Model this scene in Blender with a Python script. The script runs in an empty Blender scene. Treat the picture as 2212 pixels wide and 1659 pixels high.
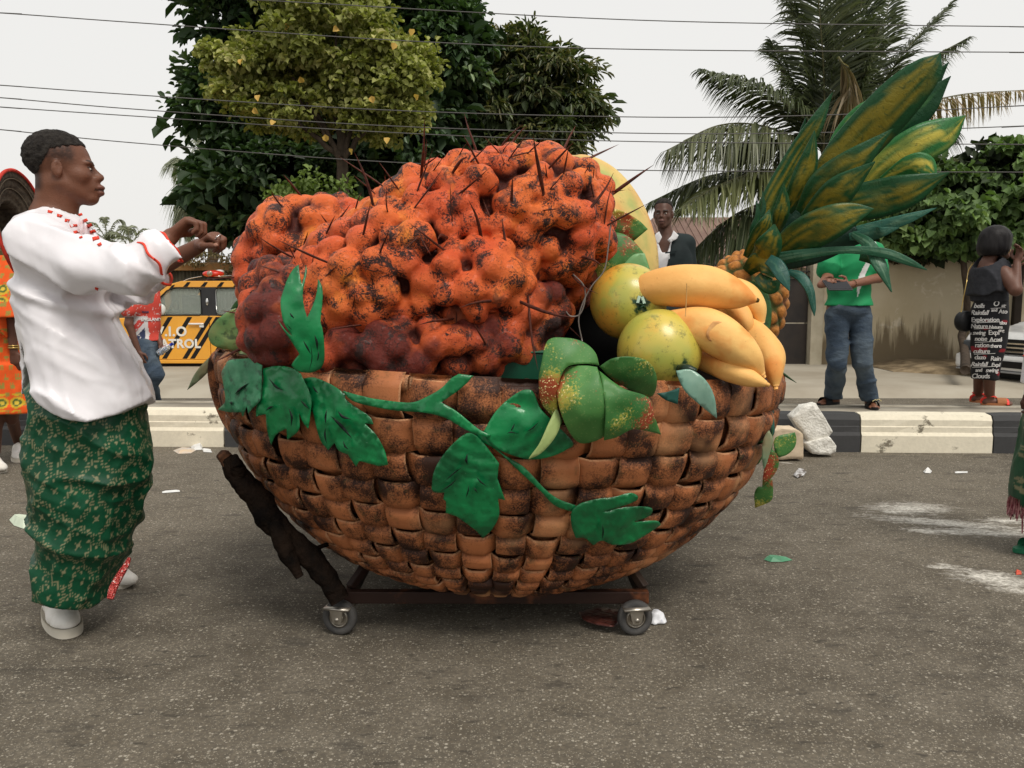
import bpy, bmesh, math, random
import numpy as np
from mathutils import Vector, Matrix
R = math.radians
rng = np.random.default_rng(7)
SC = bpy.context.scene
COL = SC.collection
# ---------------------------------------------------------------- camera, world, sun, exposure
CAM_H, F, CX, CY, PITCH = 1.28, 1800.0, 1106.0, 829.5, R(6.26)
cam = bpy.data.cameras.new('camera'); cam_o = bpy.data.objects.new('camera', cam); COL.objects.link(cam_o)
cam.sensor_width = 36; cam.lens = 36 * F / 2212; cam.clip_end = 2000; cam.clip_start = 0.05
cam_o.location = (0, 0, CAM_H); cam_o.rotation_euler = (R(90) - PITCH, 0, 0)
SC.camera = cam_o
SUN_EL, SUN_AZ = R(58), R(150)      # azimuth measured from +Y towards +X: behind the camera, to the right
W = bpy.data.worlds.new('World'); SC.world = W; W.use_nodes = True
nt = W.node_tree; nt.nodes.clear()
sky = nt.nodes.new('ShaderNodeTexSky'); sky.sky_type = 'NISHITA'; sky.sun_disc = False
sky.sun_elevation = SUN_EL; sky.sun_rotation = SUN_AZ; sky.air_density = 1.5; sky.dust_density = 6
bg1 = nt.nodes.new('ShaderNodeBackground'); bg1.inputs[1].default_value = 0.05
bg2 = nt.nodes.new('ShaderNodeBackground'); bg2.inputs[0].default_value = (0.94, 0.925, 0.895, 1); bg2.inputs[1].default_value = 0.63
mx = nt.nodes.new('ShaderNodeMixShader'); mx.inputs[0].default_value = 0.88     # a closed, milky layer of cloud over the sky
wo = nt.nodes.new('ShaderNodeOutputWorld')
nt.links.new(sky.outputs[0], bg1.inputs[0]); nt.links.new(bg1.outputs[0], mx.inputs[1]); nt.links.new(bg2.outputs[0], mx.inputs[2])
nt.links.new(mx.outputs[0], wo.inputs[0])
sun = bpy.data.lights.new('sun', 'SUN'); sun.energy = 1.5; sun.angle = R(24); sun.color = (1, .95, .87)
sun_o = bpy.data.objects.new('sun', sun); COL.objects.link(sun_o)
sd = Vector((math.sin(SUN_AZ) * math.cos(SUN_EL), math.cos(SUN_AZ) * math.cos(SUN_EL), math.sin(SUN_EL)))
sun_o.rotation_euler = sd.to_track_quat('Z', 'Y').to_euler()
vs = SC.view_settings; vs.view_transform = 'Standard'; vs.look = 'None'; vs.gamma = 1; vs.exposure = 0.70; vs.use_curve_mapping = False
SC.display_settings.display_device = 'sRGB'
SC.cycles.max_bounces = 6

# ---------------------------------------------------------------- helpers: places
def ray(px, py):
    u = (np.asarray(px, float) - CX) / F; v = (CY - np.asarray(py, float)) / F
    c, s = math.cos(PITCH), math.sin(PITCH)
    return u, c + v * s, -s + v * c
def V(px, py, Y):
    dx, dy, dz = ray(px, py); t = np.asarray(Y, float) / dy
    return np.stack(np.broadcast_arrays(dx * t, np.asarray(Y, float) + 0 * t, CAM_H + dz * t), -1)
def G(px, py, z=0.0):
    dx, dy, dz = ray(px, py); t = (z - CAM_H) / dz
    return np.stack(np.broadcast_arrays(dx * t, dy * t, z + 0 * t), -1)
# ---------------------------------------------------------------- helpers: objects
def tag(o, label=None, cat=None, group=None, kind=None):
    if label: o['label'] = label
    if cat: o['category'] = cat
    if group: o['group'] = group
    if kind: o['kind'] = kind
    return o
def link(name, me, parent=None, mat=None, loc=None):
    o = bpy.data.objects.new(name, me); COL.objects.link(o)
    if mat is not None and me is not None and len(me.materials) == 0: me.materials.append(mat)
    if loc is not None: o.location = loc
    if parent is not None:
        o.parent = parent
        o.location = Vector(o.location) - Vector(parent.location) if loc is None else o.location
    return o
def empty(name, loc, label=None, cat=None, group=None, kind=None):
    o = bpy.data.objects.new(name, None); COL.objects.link(o); o.location = tuple(float(a) for a in loc); o.empty_display_size = .1
    return tag(o, label, cat, group, kind)
def npmesh(name, Vt, Fc, smooth=True, col=None):
    """Fc: (n,4) or (n,3) array or list of lists"""
    me = bpy.data.meshes.new(name)
    Vt = np.asarray(Vt, np.float32)
    if isinstance(Fc, np.ndarray):
        n, k = Fc.shape
        me.vertices.add(len(Vt)); me.vertices.foreach_set('co', Vt.ravel())
        me.loops.add(n * k); me.loops.foreach_set('vertex_index', Fc.astype(np.int32).ravel())
        me.polygons.add(n); me.polygons.foreach_set('loop_start', np.arange(n, dtype=np.int32) * k)
    else:
        me.from_pydata([tuple(map(float, v)) for v in Vt], [], Fc)
    me.update(calc_edges=True)
    if smooth: me.polygons.foreach_set('use_smooth', np.ones(len(me.polygons), bool))
    if col is not None: setcol(me, col)
    return me
def setcol(me, col):
    col = np.asarray(col, np.float32)
    if col.ndim == 1: col = np.tile(col, (len(me.vertices), 1))
    if col.shape[1] == 3: col = np.concatenate([col, np.ones((len(col), 1), np.float32)], 1)
    a = me.color_attributes.new('Col', 'FLOAT_COLOR', 'POINT'); a.data.foreach_set('color', col.astype(np.float32).ravel())
def merge(lst):
    """lst of (V,F[,C]) -> one (V,F) keeping equal face sizes"""
    vs_, fs, off = [], [], 0
    for v, f in lst:
        vs_.append(np.asarray(v)); fs.append(np.asarray(f) + off); off += len(v)
    return np.concatenate(vs_), np.concatenate(fs)
def gridF(n, m, cu=False, cv=False, off=0, flip=False):
    i = np.arange(n if cu else n - 1)[:, None]; j = np.arange(m if cv else m - 1)[None, :]
    a = i * m + j; b = ((i + 1) % n) * m + j; c = ((i + 1) % n) * m + (j + 1) % m; d = i * m + (j + 1) % m
    f = np.stack([a + 0 * j, b + 0 * j, c, d], -1).reshape(-1, 4) + off
    return f[:, ::-1] if flip else f
def nrm(a):
    a = np.asarray(a, float); return a / np.maximum(np.linalg.norm(a, axis=-1, keepdims=True), 1e-9)
def catmull(P, n):
    P = np.asarray(P, float)
    if len(P) == 2: t = np.linspace(0, 1, n)[:, None]; return P[0] * (1 - t) + P[1] * t
    Q = np.concatenate([[2 * P[0] - P[1]], P, [2 * P[-1] - P[-2]]])
    t = np.linspace(0, len(P) - 1, n); i = np.minimum(t.astype(int), len(P) - 2); f = (t - i)[:, None]
    a, b, c, d = Q[i], Q[i + 1], Q[i + 2], Q[i + 3]
    return .5 * ((2 * b) + (-a + c) * f + (2 * a - 5 * b + 4 * c - d) * f ** 2 + (-a + 3 * b - 3 * c + d) * f ** 3)
def tubeVF(P, r, seg=8, n=None, cap=True, ry=None, up=None):
    P = np.asarray(P, float); rr = np.atleast_1d(np.asarray(r, float))
    if n:
        r_ = catmull(rr[:, None], n)[:, 0] if len(rr) > 1 else np.full(n, rr[0]); P = catmull(P, n); rr = np.maximum(r_, 1e-4)
    elif len(rr) == 1: rr = np.full(len(P), rr[0])
    T = nrm(np.gradient(P, axis=0)); up = np.array(up if up is not None else (0, 0, 1.0))
    if up is not None and abs(T[0] @ up) > .95: up = np.array((0, 1.0, 0))
    S = nrm(np.cross(T, up)); U = nrm(np.cross(S, T)); a = np.linspace(0, 2 * np.pi, seg, endpoint=False)
    k = 1 if ry is None else ry
    Vt = P[:, None] + rr[:, None, None] * (np.cos(a)[None, :, None] * S[:, None] + k * np.sin(a)[None, :, None] * U[:, None])
    Vt = Vt.reshape(-1, 3); Fc = gridF(len(P), seg, cv=True, flip=True)
    if cap:
        Vt = np.concatenate([Vt, P[:1], P[-1:]]); L = len(P) * seg; j = np.arange(seg); j2 = (j + 1) % seg
        e = np.stack([np.full(seg, L), j, j2, np.full(seg, L)], -1); e2 = np.stack([np.full(seg, L + 1), (len(P) - 1) * seg + j2, (len(P) - 1) * seg + j, np.full(seg, L + 1)], -1)
        return Vt, Fc, np.concatenate([e[:, :3], e2[:, :3]])
    return Vt, Fc, np.zeros((0, 3), int)
def vfmesh(name, parts, smooth=True, col=None):
    """parts: list of (V, quads, tris)"""
    vs_, fs, off = [], [], 0
    for p in parts:
        v, q = p[0], p[1]; t = p[2] if len(p) > 2 else []
        vs_.append(v); fs += (np.asarray(q) + off).tolist() if len(q) else []; fs += (np.asarray(t) + off).tolist() if len(t) else []; off += len(v)
    return npmesh(name, np.concatenate(vs_), fs, smooth, col)
def tube(name, P, r, mat, parent=None, seg=8, n=None, label=None, cat=None, ry=None, group=None):
    o = link(name, vfmesh(name, [tubeVF(P, r, seg, n, ry=ry)]), parent, mat)
    return tag(o, label, cat, group)
def boxVF(c, s, rz=0, rot=None):
    s = np.asarray(s, float) / 2
    v = np.array([(x, y, z) for x in (-1, 1) for y in (-1, 1) for z in (-1, 1)], float) * s
    if rot is not None: v = v @ np.asarray(rot, float).T
    elif rz: cz, sz = math.cos(rz), math.sin(rz); v = v @ np.array([[cz, sz, 0], [-sz, cz, 0], [0, 0, 1]])
    return v + np.asarray(c), np.array([[0, 1, 3, 2], [4, 6, 7, 5], [0, 4, 5, 1], [2, 3, 7, 6], [0, 2, 6, 4], [1, 5, 7, 3]]), np.zeros((0, 3), int)
def bevelmesh(me, w=.01, seg=2):
    bm = bmesh.new(); bm.from_mesh(me)
    bmesh.ops.bevel(bm, geom=bm.edges[:] , offset=w, segments=seg, affect='EDGES', profile=.5, clamp_overlap=True)
    bm.normal_update(); bm.to_mesh(me); bm.free(); return me
def box(name, c, s, mat, parent=None, rz=0, bev=0, rot=None, label=None, cat=None):
    me = vfmesh(name, [boxVF(c, s, rz, rot)], smooth=False)
    if bev: bevelmesh(me, bev)
    return tag(link(name, me, parent, mat), label, cat)
def discVF(c, r, thick, axis='y', seg=24, r_in=0):
    a = np.linspace(0, 2 * np.pi, seg, endpoint=False)
    prof = [(r_in, -thick / 2), (r * .94, -thick / 2), (r, -thick * .28), (r, thick * .28), (r * .94, thick / 2), (r_in, thick / 2)]
    L = []
    for (q, h) in prof:
        x, z, y = q * np.cos(a), q * np.sin(a), np.full(seg, h)
        L.append(np.stack([x, y, z], -1) if axis == 'y' else (np.stack([y, x, z], -1) if axis == 'x' else np.stack([x, z, y], -1)))
    return np.concatenate(L) + np.asarray(c), gridF(len(prof), seg, cu=r_in > 0, cv=True), np.zeros((0, 3), int)
def sphereVF(c, r, n=12, m=20, rot=None):
    u = np.linspace(0, np.pi, n)[:, None]; v = np.linspace(0, 2 * np.pi, m, endpoint=False)[None, :]
    P = np.stack([np.sin(u) * np.cos(v), np.sin(u) * np.sin(v), np.cos(u) + 0 * v], -1).reshape(-1, 3) * np.asarray(r)
    if rot is not None: P = P @ np.asarray(rot).T
    return P + np.asarray(c), gridF(n, m, cv=True), np.zeros((0, 3), int)
def rotz(a): c, s = math.cos(a), math.sin(a); return np.array([[c, -s, 0], [s, c, 0], [0, 0, 1.]])
def roty(a): c, s = math.cos(a), math.sin(a); return np.array([[c, 0, s], [0, 1, 0], [-s, 0, c]])
def rotx(a): c, s = math.cos(a), math.sin(a); return np.array([[1, 0, 0], [0, c, -s], [0, s, c]])
def fit(l, r, Yc, ry, py=800):      # centre and half width of an ellipse whose outline is seen between two lines of sight
    al, ar = [math.atan2(float(V(p, py, 1)[0]), 1) for p in (l, r)]; lo, hi = 1e-3, 3.
    for _ in range(50):
        rx = (lo + hi) / 2; h1, h2 = [math.hypot(rx * math.cos(a), ry * math.sin(a)) for a in (al, ar)]
        x1, x2 = Yc * math.tan(al) + h1 / math.cos(al), Yc * math.tan(ar) - h2 / math.cos(ar)
        if x1 > x2: hi = rx
        else: lo = rx
    return (x1 + x2) / 2, max(rx, ry * .5)
# value noise
_rt = rng.random(4096).astype(np.float32)
def vnoise(P, f=1.0, seed=0):
    P = np.asarray(P, np.float32) * f + seed * 17.31
    i = np.floor(P).astype(np.int64); t = P - i; t = t * t * (3 - 2 * t)
    def h(a, b, c): return _rt[(a * 73856093 ^ b * 19349663 ^ c * 83492791) & 4095]
    o = 0
    for dx in (0, 1):
        wx = t[..., 0] if dx else 1 - t[..., 0]
        for dy in (0, 1):
            wy = t[..., 1] if dy else 1 - t[..., 1]
            for dz in (0, 1):
                wz = t[..., 2] if dz else 1 - t[..., 2]
                o = o + wx * wy * wz * h(i[..., 0] + dx, i[..., 1] + dy, i[..., 2] + dz)
    return o
def fbm(P, f=1.0, o=3, seed=0):
    s, a, t = 0, 1, 0
    for k in range(o): s = s + a * vnoise(P, f * 2 ** k, seed + k); t += a; a *= .5
    return s / t
# ---------------------------------------------------------------- helpers: signed-distance modelling (one continuous surface)
class SDF:
    def __init__(self, lo, hi, h):
        self.lo = np.asarray(lo, float); self.h = h
        self.n = np.maximum(np.ceil((np.asarray(hi) - self.lo) / h).astype(int) + 1, 4)
        self.F = np.full(self.n, 1.0, np.float32)
        self.ax = [self.lo[i] + h * np.arange(self.n[i]) for i in range(3)]
    def block(self, lo, hi):
        a = np.clip(np.floor((np.asarray(lo) - self.lo) / self.h).astype(int), 0, self.n); b = np.clip(np.ceil((np.asarray(hi) - self.lo) / self.h).astype(int) + 1, 0, self.n)
        sl = tuple(slice(a[i], b[i]) for i in range(3))
        if any(b[i] <= a[i] for i in range(3)): return None, None
        X, Y, Z = np.meshgrid(*[self.ax[i][sl[i]].astype(np.float32) for i in range(3)], indexing='ij')
        return sl, np.stack([X, Y, Z], -1)
    def put(self, sl, d, k, sub):
        f = self.F[sl]
        if sub: d = -d; g = np.maximum(f, d); 
        else: g = np.minimum(f, d)
        if k > 0:
            hh = np.maximum(k - np.abs(f - d), 0) / k; g = g + hh * hh * k * .25 * (1 if sub else -1)
        self.F[sl] = g
    def cone(self, a, b, ra, rb=None, k=.01, sub=False):
        a = np.asarray(a, float); b = np.asarray(b, float); rb = ra if rb is None else rb; m = max(ra, rb) + 2 * k + 3 * self.h
        sl, P = self.block(np.minimum(a, b) - m, np.maximum(a, b) + m)
        if sl is None: return self
        ab = (b - a).astype(np.float32); L = float(ab @ ab) + 1e-12
        t = np.clip(((P - a.astype(np.float32)) @ ab) / L, 0, 1)
        d = np.linalg.norm(P - a.astype(np.float32) - t[..., None] * ab, axis=-1) - (ra + (rb - ra) * t)
        self.put(sl, d, k, sub); return self
    def ell(self, c, r, k=.01, rot=None, sub=False):
        c = np.asarray(c, float); r = np.asarray(r, float); m = r.max() + 2 * k + 3 * self.h
        sl, P = self.block(c - m, c + m)
        if sl is None: return self
        Q = P - c.astype(np.float32)
        if rot is not None: Q = Q @ np.asarray(rot, np.float32)      # columns of rot are the local axes
        q = Q / r.astype(np.float32); k0 = np.linalg.norm(q, axis=-1); k1 = np.linalg.norm(q / r.astype(np.float32), axis=-1)
        d = np.where(k1 > 1e-6, k0 * (k0 - 1) / np.maximum(k1, 1e-6), -r.min())
        self.put(sl, d, k, sub); return self
    def tower(self, zs, cx, rx, cy, ry, k=.02, e=2.0):      # stacked elliptical sections, one continuous skin
        zs = np.asarray(zs, float); o = np.argsort(zs); zz = self.ax[2]; f = lambda a: np.interp(zz, zs[o], np.broadcast_to(np.asarray(a, float), zs.shape)[o]).astype(np.float32)
        c, r, d, q = f(cx), f(rx), f(cy), f(ry); X, Y, Z = np.meshgrid(*[a.astype(np.float32) for a in self.ax], indexing='ij')
        X = X - c; Y = Y - d; v = ((np.abs(X) / r) ** e + (np.abs(Y) / q) ** e) ** (1 / e); D = v * (v - 1) / np.maximum(np.sqrt((X / r ** 2) ** 2 + (Y / q ** 2) ** 2), 1e-3)
        D = np.maximum(D, np.maximum(zs.min() - Z, Z - zs.max())); self.put((slice(None),) * 3, D.astype(np.float32), k, False); return self
    def hit(self, px, py, off=.004, y0=None):          # first surface met by the line of sight through a point
        px = np.asarray(px, float); py = np.asarray(py, float); st = self.h * .5; ys = np.arange(self.lo[1] + st, self.lo[1] + self.n[1] * self.h, st)
        out = np.full(px.shape, np.nan); pf = np.full(px.shape, 1.)
        for y in ys:
            Q = (V(px, py, y) - self.lo) / self.h; i = np.floor(Q).astype(int); ok = np.all((i >= 0) & (i < self.n - 1), -1); i = np.clip(i, 0, self.n - 2); t = np.clip(Q - i, 0, 1); f = 0
            for a in (0, 1):
                for b in (0, 1):
                    for c in (0, 1): f = f + np.where(a, t[..., 0], 1 - t[..., 0]) * np.where(b, t[..., 1], 1 - t[..., 1]) * np.where(c, t[..., 2], 1 - t[..., 2]) * self.F[i[..., 0] + a, i[..., 1] + b, i[..., 2] + c]
            f = np.where(ok, f, 1.); m = (f < 0) & np.isnan(out); out[m] = y - st * (f / np.minimum(f - pf, -1e-9))[m]; pf = f
        fill = np.nanmedian(out) if np.isfinite(out).any() else (y0 or ys.mean()); out = np.where(np.isnan(out), fill if y0 is None else y0, out)
        return V(px, py, out - off)
    def pts(self):
        return self.block(self.lo, self.lo + self.h * self.n)[1]
    def clip(self, f):           # f(P)->value >0 is removed
        self.F = np.maximum(self.F, f(self.pts()).astype(np.float32)); return self
    def disp(self, f):
        near = np.abs(self.F) < .12
        idx = np.nonzero(near); P = np.stack([self.ax[i][idx[i]] for i in range(3)], -1)
        self.F[near] += np.asarray(f(P), np.float32); return self
    def mesh(self):
        Fd = self.F; Fd[0] = Fd[-1] = 1; Fd[:, 0] = Fd[:, -1] = 1; Fd[:, :, 0] = Fd[:, :, -1] = 1
        I = Fd < 0; n = np.array(Fd.shape) - 1
        c = [(dx, dy, dz) for dx in (0, 1) for dy in (0, 1) for dz in (0, 1)]
        cnt = np.zeros(n, np.int8)
        for d in c: cnt += I[d[0]:d[0] + n[0], d[1]:d[1] + n[1], d[2]:d[2] + n[2]]
        act = np.nonzero((cnt > 0) & (cnt < 8)); A = np.stack(act, -1); idm = np.full(n, -1, np.int32); idm[act] = np.arange(len(A))
        val = np.stack([Fd[A[:, 0] + d[0], A[:, 1] + d[1], A[:, 2] + d[2]] for d in c], -1)
        S = np.zeros((len(A), 3)); N = np.zeros(len(A))
        for p in range(8):
            for q in range(p + 1, 8):
                if sum(abs(c[p][i] - c[q][i]) for i in range(3)) != 1: continue
                a, b = val[:, p], val[:, q]; x = (a < 0) != (b < 0); t = np.where(x, a / np.where(x, a - b, 1), 0)[:, None]
                S += x[:, None] * (np.array(c[p]) * (1 - t) + np.array(c[q]) * t); N += x
        Vt = self.lo + self.h * (A + S / N[:, None]); Q = []
        for ax in range(3):
            o1, o2 = [i for i in range(3) if i != ax]
            sA = [slice(1, n[i]) for i in range(3)]; sA[ax] = slice(0, n[ax]); sB = list(sA); sB[ax] = slice(1, n[ax] + 1)
            a, b = I[tuple(sA)], I[tuple(sB)]; e = np.stack(np.nonzero(a != b), -1); ins = a[tuple(e.T)]
            e = e + 1; e[:, ax] -= 1
            def cell(d1, d2):
                g = e.copy(); g[:, o1] -= d1; g[:, o2] -= d2; return idm[tuple(g.T)]
            q = np.stack([cell(1, 1), cell(0, 1), cell(0, 0), cell(1, 0)], -1)
            fl = ins if ax != 1 else ~ins
            q[~fl] = q[~fl][:, ::-1]; Q.append(q)
        return Vt, np.concatenate(Q)
    def obj(self, name, mat, parent=None, colf=None, relax=1):
        Vt, Q = self.mesh()
        for _ in range(relax):      # a light smoothing pass over the quad mesh
            acc = np.zeros_like(Vt); w = np.zeros(len(Vt))
            for i in range(4):
                for j in ((i + 1) % 4,):
                    np.add.at(acc, Q[:, i], Vt[Q[:, j]]); np.add.at(acc, Q[:, j], Vt[Q[:, i]]); np.add.at(w, Q[:, i], 1); np.add.at(w, Q[:, j], 1)
            Vt = Vt * .5 + .5 * acc / np.maximum(w, 1)[:, None]
        me = npmesh(name, Vt, Q, col=colf(Vt) if colf else None)
        return link(name, me, parent, mat)
# ---------------------------------------------------------------- helpers: materials
def hexc(h):      # sRGB hex of the paint itself -> linear
    c = [int(h[i:i + 2], 16) / 255 for i in (0, 2, 4)]; return tuple((x / 12.92 if x <= .04045 else ((x + .055) / 1.055) ** 2.4) for x in c)
class NB:
    def __init__(s, name):
        s.m = bpy.data.materials.new(name); s.m.use_nodes = True; s.t = s.m.node_tree; s.b = s.t.nodes['Principled BSDF']
    def n(s, typ, **kw):
        x = s.t.nodes.new(typ)
        for k, v in kw.items():
            if k.startswith('i_'): x.inputs[int(k[2:]) if k[2:].isdigit() else k[2:]].default_value = v
            else: setattr(x, k, v)
        return x
    def l(s, a, b): s.t.links.new(a, b)
    def coord(s, sc=(1, 1, 1), space='Object'):
        if space == 'World': c = s.n('ShaderNodeNewGeometry').outputs['Position']
        else: c = s.n('ShaderNodeTexCoord').outputs[space]
        mp = s.n('ShaderNodeMapping'); mp.inputs['Scale'].default_value = sc; s.l(c, mp.inputs[0]); return mp.outputs[0]
    def noise(s, co, scale, det=4, rough=.55, dist=0):
        x = s.n('ShaderNodeTexNoise'); x.inputs['Scale'].default_value = scale; x.inputs['Detail'].default_value = det; x.inputs['Roughness'].default_value = rough; x.inputs['Distortion'].default_value = dist
        s.l(co, x.inputs['Vector']); return x.outputs['Fac']
    def ramp(s, f, stops):
        x = s.n('ShaderNodeValToRGB'); e = x.color_ramp.elements
        while len(e) < len(stops): e.new(.5)
        for i, (p, c) in enumerate(stops): e[i].position = p; e[i].color = (*c, 1) if not np.isscalar(c) else (c, c, c, 1)
        s.l(f, x.inputs[0]); return x.outputs[0]
    def mix(s, f, a, b, mode='MIX'):
        x = s.n('ShaderNodeMix', data_type='RGBA', blend_type=mode)
        for k, v in ((0, f), (6, a), (7, b)):
            if hasattr(v, 'is_linked') or hasattr(v, 'links'): s.l(v, x.inputs[k])
            elif k == 0: x.inputs[0].default_value = v
            else: x.inputs[k].default_value = (*v, 1) if len(v) == 3 else v
        return x.outputs[2]
    def math(s, op, a, b=0.0, clamp=False):
        x = s.n('ShaderNodeMath', operation=op); x.use_clamp = clamp
        for k, v in ((0, a), (1, b)):
            if isinstance(v, (int, float)): x.inputs[k].default_value = v
            else: s.l(v, x.inputs[k])
        return x.outputs[0]
    def attr(s): 
        x = s.n('ShaderNodeAttribute'); x.attribute_name = 'Col'; return x.outputs['Color']
    def bump(s, f, strength=.3, dist=.01):
        x = s.n('ShaderNodeBump'); x.inputs['Strength'].default_value = strength; x.inputs['Distance'].default_value = dist
        s.l(f, x.inputs['Height'])
        if s.b.inputs['Normal'].is_linked: s.l(s.b.inputs['Normal'].links[0].from_socket, x.inputs['Normal'])
        s.l(x.outputs[0], s.b.inputs['Normal'])
    def fin(s, col=None, rough=.6, metal=0, spec=.25, coat=0):
        if col is not None:
            if hasattr(col, 'links'): s.l(col, s.b.inputs['Base Color'])
            else: s.b.inputs['Base Color'].default_value = (*col, 1)
        if hasattr(rough, 'links'): s.l(rough, s.b.inputs['Roughness'])
        else: s.b.inputs['Roughness'].default_value = rough
        s.b.inputs['Metallic'].default_value = metal; s.b.inputs['Specular IOR Level'].default_value = spec; s.b.inputs['Coat Weight'].default_value = coat
        s.b.inputs['Coat Roughness'].default_value = .12
        return s.m
MC = {}
def mat(name, c, c2=None, sc=8, lo=.35, hi=.65, rough=.6, bump=0, bsc=40, metal=0, spec=.22, attr=False, coat=0, space='Object', stretch=(1, 1, 1), bdist=.004, dirt=.18):
    if name in MC: return MC[name]
    b = NB(name); co = b.coord(stretch, space); base = b.attr() if attr else c
    n1 = b.noise(co, sc, 5)
    f = b.ramp(n1, [(lo, 0.), (hi, 1.)])
    col = b.mix(f, base, c2 if c2 is not None else tuple(max(0, x * (1 - dirt)) for x in c) if not attr else b.mix(1, base, (1 - dirt,) * 3, 'MULTIPLY'))
    if bump: b.bump(b.noise(co, bsc, 4), bump, bdist)
    MC[name] = b.fin(col, rough, metal, spec, coat); return MC[name]
# ================================================================ SETTING
# ---- road with worn aggregate, oil marks and spilled white powder
def road_mat():
    b = NB('worn_asphalt'); co = b.coord((1, 1, 1), 'World')
    big = b.noise(co, .55, 5, .6); mid = b.noise(co, 5, 4, .6); fine = b.noise(co, 60, 3, .7)
    base = b.mix(b.ramp(big, [(.36, 0.), (.64, 1.)]), (.064, .053, .038), (.148, .124, .090))
    crk = b.n('ShaderNodeTexVoronoi', feature='DISTANCE_TO_EDGE'); crk.inputs['Scale'].default_value = .45; wv_ = b.n('ShaderNodeVectorMath', operation='ADD'); nz_ = b.n('ShaderNodeTexNoise'); nz_.inputs['Scale'].default_value = 3; nz_.inputs['Detail'].default_value = 6; b.l(co, nz_.inputs['Vector']); sc_v = b.n('ShaderNodeVectorMath', operation='SCALE'); sc_v.inputs['Scale'].default_value = .55; b.l(nz_.outputs['Color'], sc_v.inputs[0]); b.l(co, wv_.inputs[0]); b.l(sc_v.outputs[0], wv_.inputs[1]); b.l(wv_.outputs[0], crk.inputs['Vector'])
    base = b.mix(b.math('MULTIPLY', b.ramp(crk.outputs['Distance'], [(.0, 1.), (.006, 0.)]), b.ramp(b.noise(co, 1.3, 2), [(.5, 0.), (.6, .7)])), base, (.025, .021, .017))
    base = b.mix(b.ramp(mid, [(.35, 0.), (.7, 1.)]), base, (.165, .142, .108)); 
    base = b.mix(b.math('MULTIPLY', b.ramp(fine, [(.42, 1.), (.62, 0.)]), .55), base, (.06, .053, .043))
    for sc_, th, colr in ((120, .86, (.42, .38, .30)), (210, .78, (.34, .31, .25)), (80, .955, (.50, .46, .38))):
        vo = b.n('ShaderNodeTexVoronoi'); vo.inputs['Scale'].default_value = sc_; b.l(co, vo.inputs['Vector'])
        sp = b.n('ShaderNodeSeparateColor'); b.l(vo.outputs['Color'], sp.inputs[0])
        m1 = b.math('MULTIPLY', b.math('GREATER_THAN', sp.outputs[0], th), b.math('LESS_THAN', vo.outputs['Distance'], .42))
        base = b.mix(b.math('MULTIPLY', m1, .5), base, colr)
    st = b.noise(b.coord((1.1, 3.2, 1), 'World'), 2.6, 4, .6); base = b.mix(b.math('MULTIPLY', b.ramp(st, [(.60, 0.), (.70, 1.)]), .6), base, (.035, .031, .026))
    st2 = b.noise(b.coord((6, 14, 1), 'World'), 1.7, 3, .6); base = b.mix(b.math('MULTIPLY', b.ramp(st2, [(.62, 0.), (.68, 1.)]), .65), base, (.04, .035, .028))
    # spilled powder: a few streaky patches
    geo = b.n('ShaderNodeNewGeometry')
    for (px, py, wx, wy, ang, amp) in ((1965, 1098, .30, .10, .10, 1.1), (2045, 1130, .42, .055, -.35, 1.25), (2120, 1150, .40, .05, -.12, 1.1), (2010, 1147, .16, .05, -.2, .9), (2180, 1125, .22, .05, 0, 1.),
                                    (2150, 1250, .20, .07, -.45, 1.2), (2195, 1275, .14, .04, -.3, 1.), (2040, 1224, .12, .035, 0, .95), (2105, 1243, .07, .02, 0, .9), (1930, 1105, .1, .03, .4, .9), (1700, 1000, .1, .02, -.5, .8)):
        c = G(px, py); mp = b.n('ShaderNodeMapping'); mp.vector_type = 'TEXTURE'
        mp.inputs['Location'].default_value = (*c[:2], 0); mp.inputs['Rotation'].default_value = (0, 0, ang); mp.inputs['Scale'].default_value = (wx * .9, wy * 1.5, 1)
        b.l(geo.outputs['Position'], mp.inputs[0])
        ln = b.n('ShaderNodeVectorMath', operation='LENGTH'); b.l(mp.outputs[0], ln.inputs[0])
        wob = b.noise(b.coord((4, 9, 1), 'World'), 3.2, 6, .72, .5)
        v = b.math('SUBTRACT', b.math('ADD', amp, 0), b.math('ADD', ln.outputs['Value'], b.math('MULTIPLY', b.math('SUBTRACT', wob, .5), 3.2)))
        f = b.math('MULTIPLY', b.math('MULTIPLY', v, 1.0, True), b.math('MULTIPLY', b.math('SUBTRACT', fine, .22), 2.2, True))
        base = b.mix(f, base, (.70, .67, .60))
    b.bump(fine, .5, .006); b.bump(mid, .25, .01)
    return b.fin(base, .88, 0, .25)
ROAD = road_mat()
g = npmesh('ground', [(-300, -60, 0), (300, -60, 0), (300, 600, 0), (-300, 600, 0)], np.array([[0, 1, 2, 3]]), False)
tag(link('ground', g, None, ROAD), kind='structure')
# ---- median with painted kerb blocks
KA = -R(2.5); KO = G(1106, 971); KU = np.array([math.cos(KA), math.sin(KA), 0]); KV = np.array([-math.sin(KA), math.cos(KA), 0])
def K(u, v, z): return KO + KU * u + KV * v + np.array([0, 0, z])
def kerb_mat(name, c, under, thr):
    b = NB(name); co = b.coord((1, 1, 1), 'World')
    n = b.noise(b.coord((1, 1, 1.4), 'World'), 4.5, 6, .65); f = b.ramp(n, [(thr, 0.), (thr + .05, 1.)])
    d = b.noise(co, 30, 4, .7)
    col = b.mix(b.math('MULTIPLY', b.ramp(d, [(.35, 0.), (.75, 1.)]), .35), c, tuple(x * .62 for x in c))
    b.l(col, b.b.inputs[0]); col = b.mix(f, col, under)
    b.bump(d, .35, .006); return b.fin(col, .8, 0, .3)
KW = kerb_mat('chalky_white_kerb_paint', (.74, .68, .54), (.20, .175, .13), .59)
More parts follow.
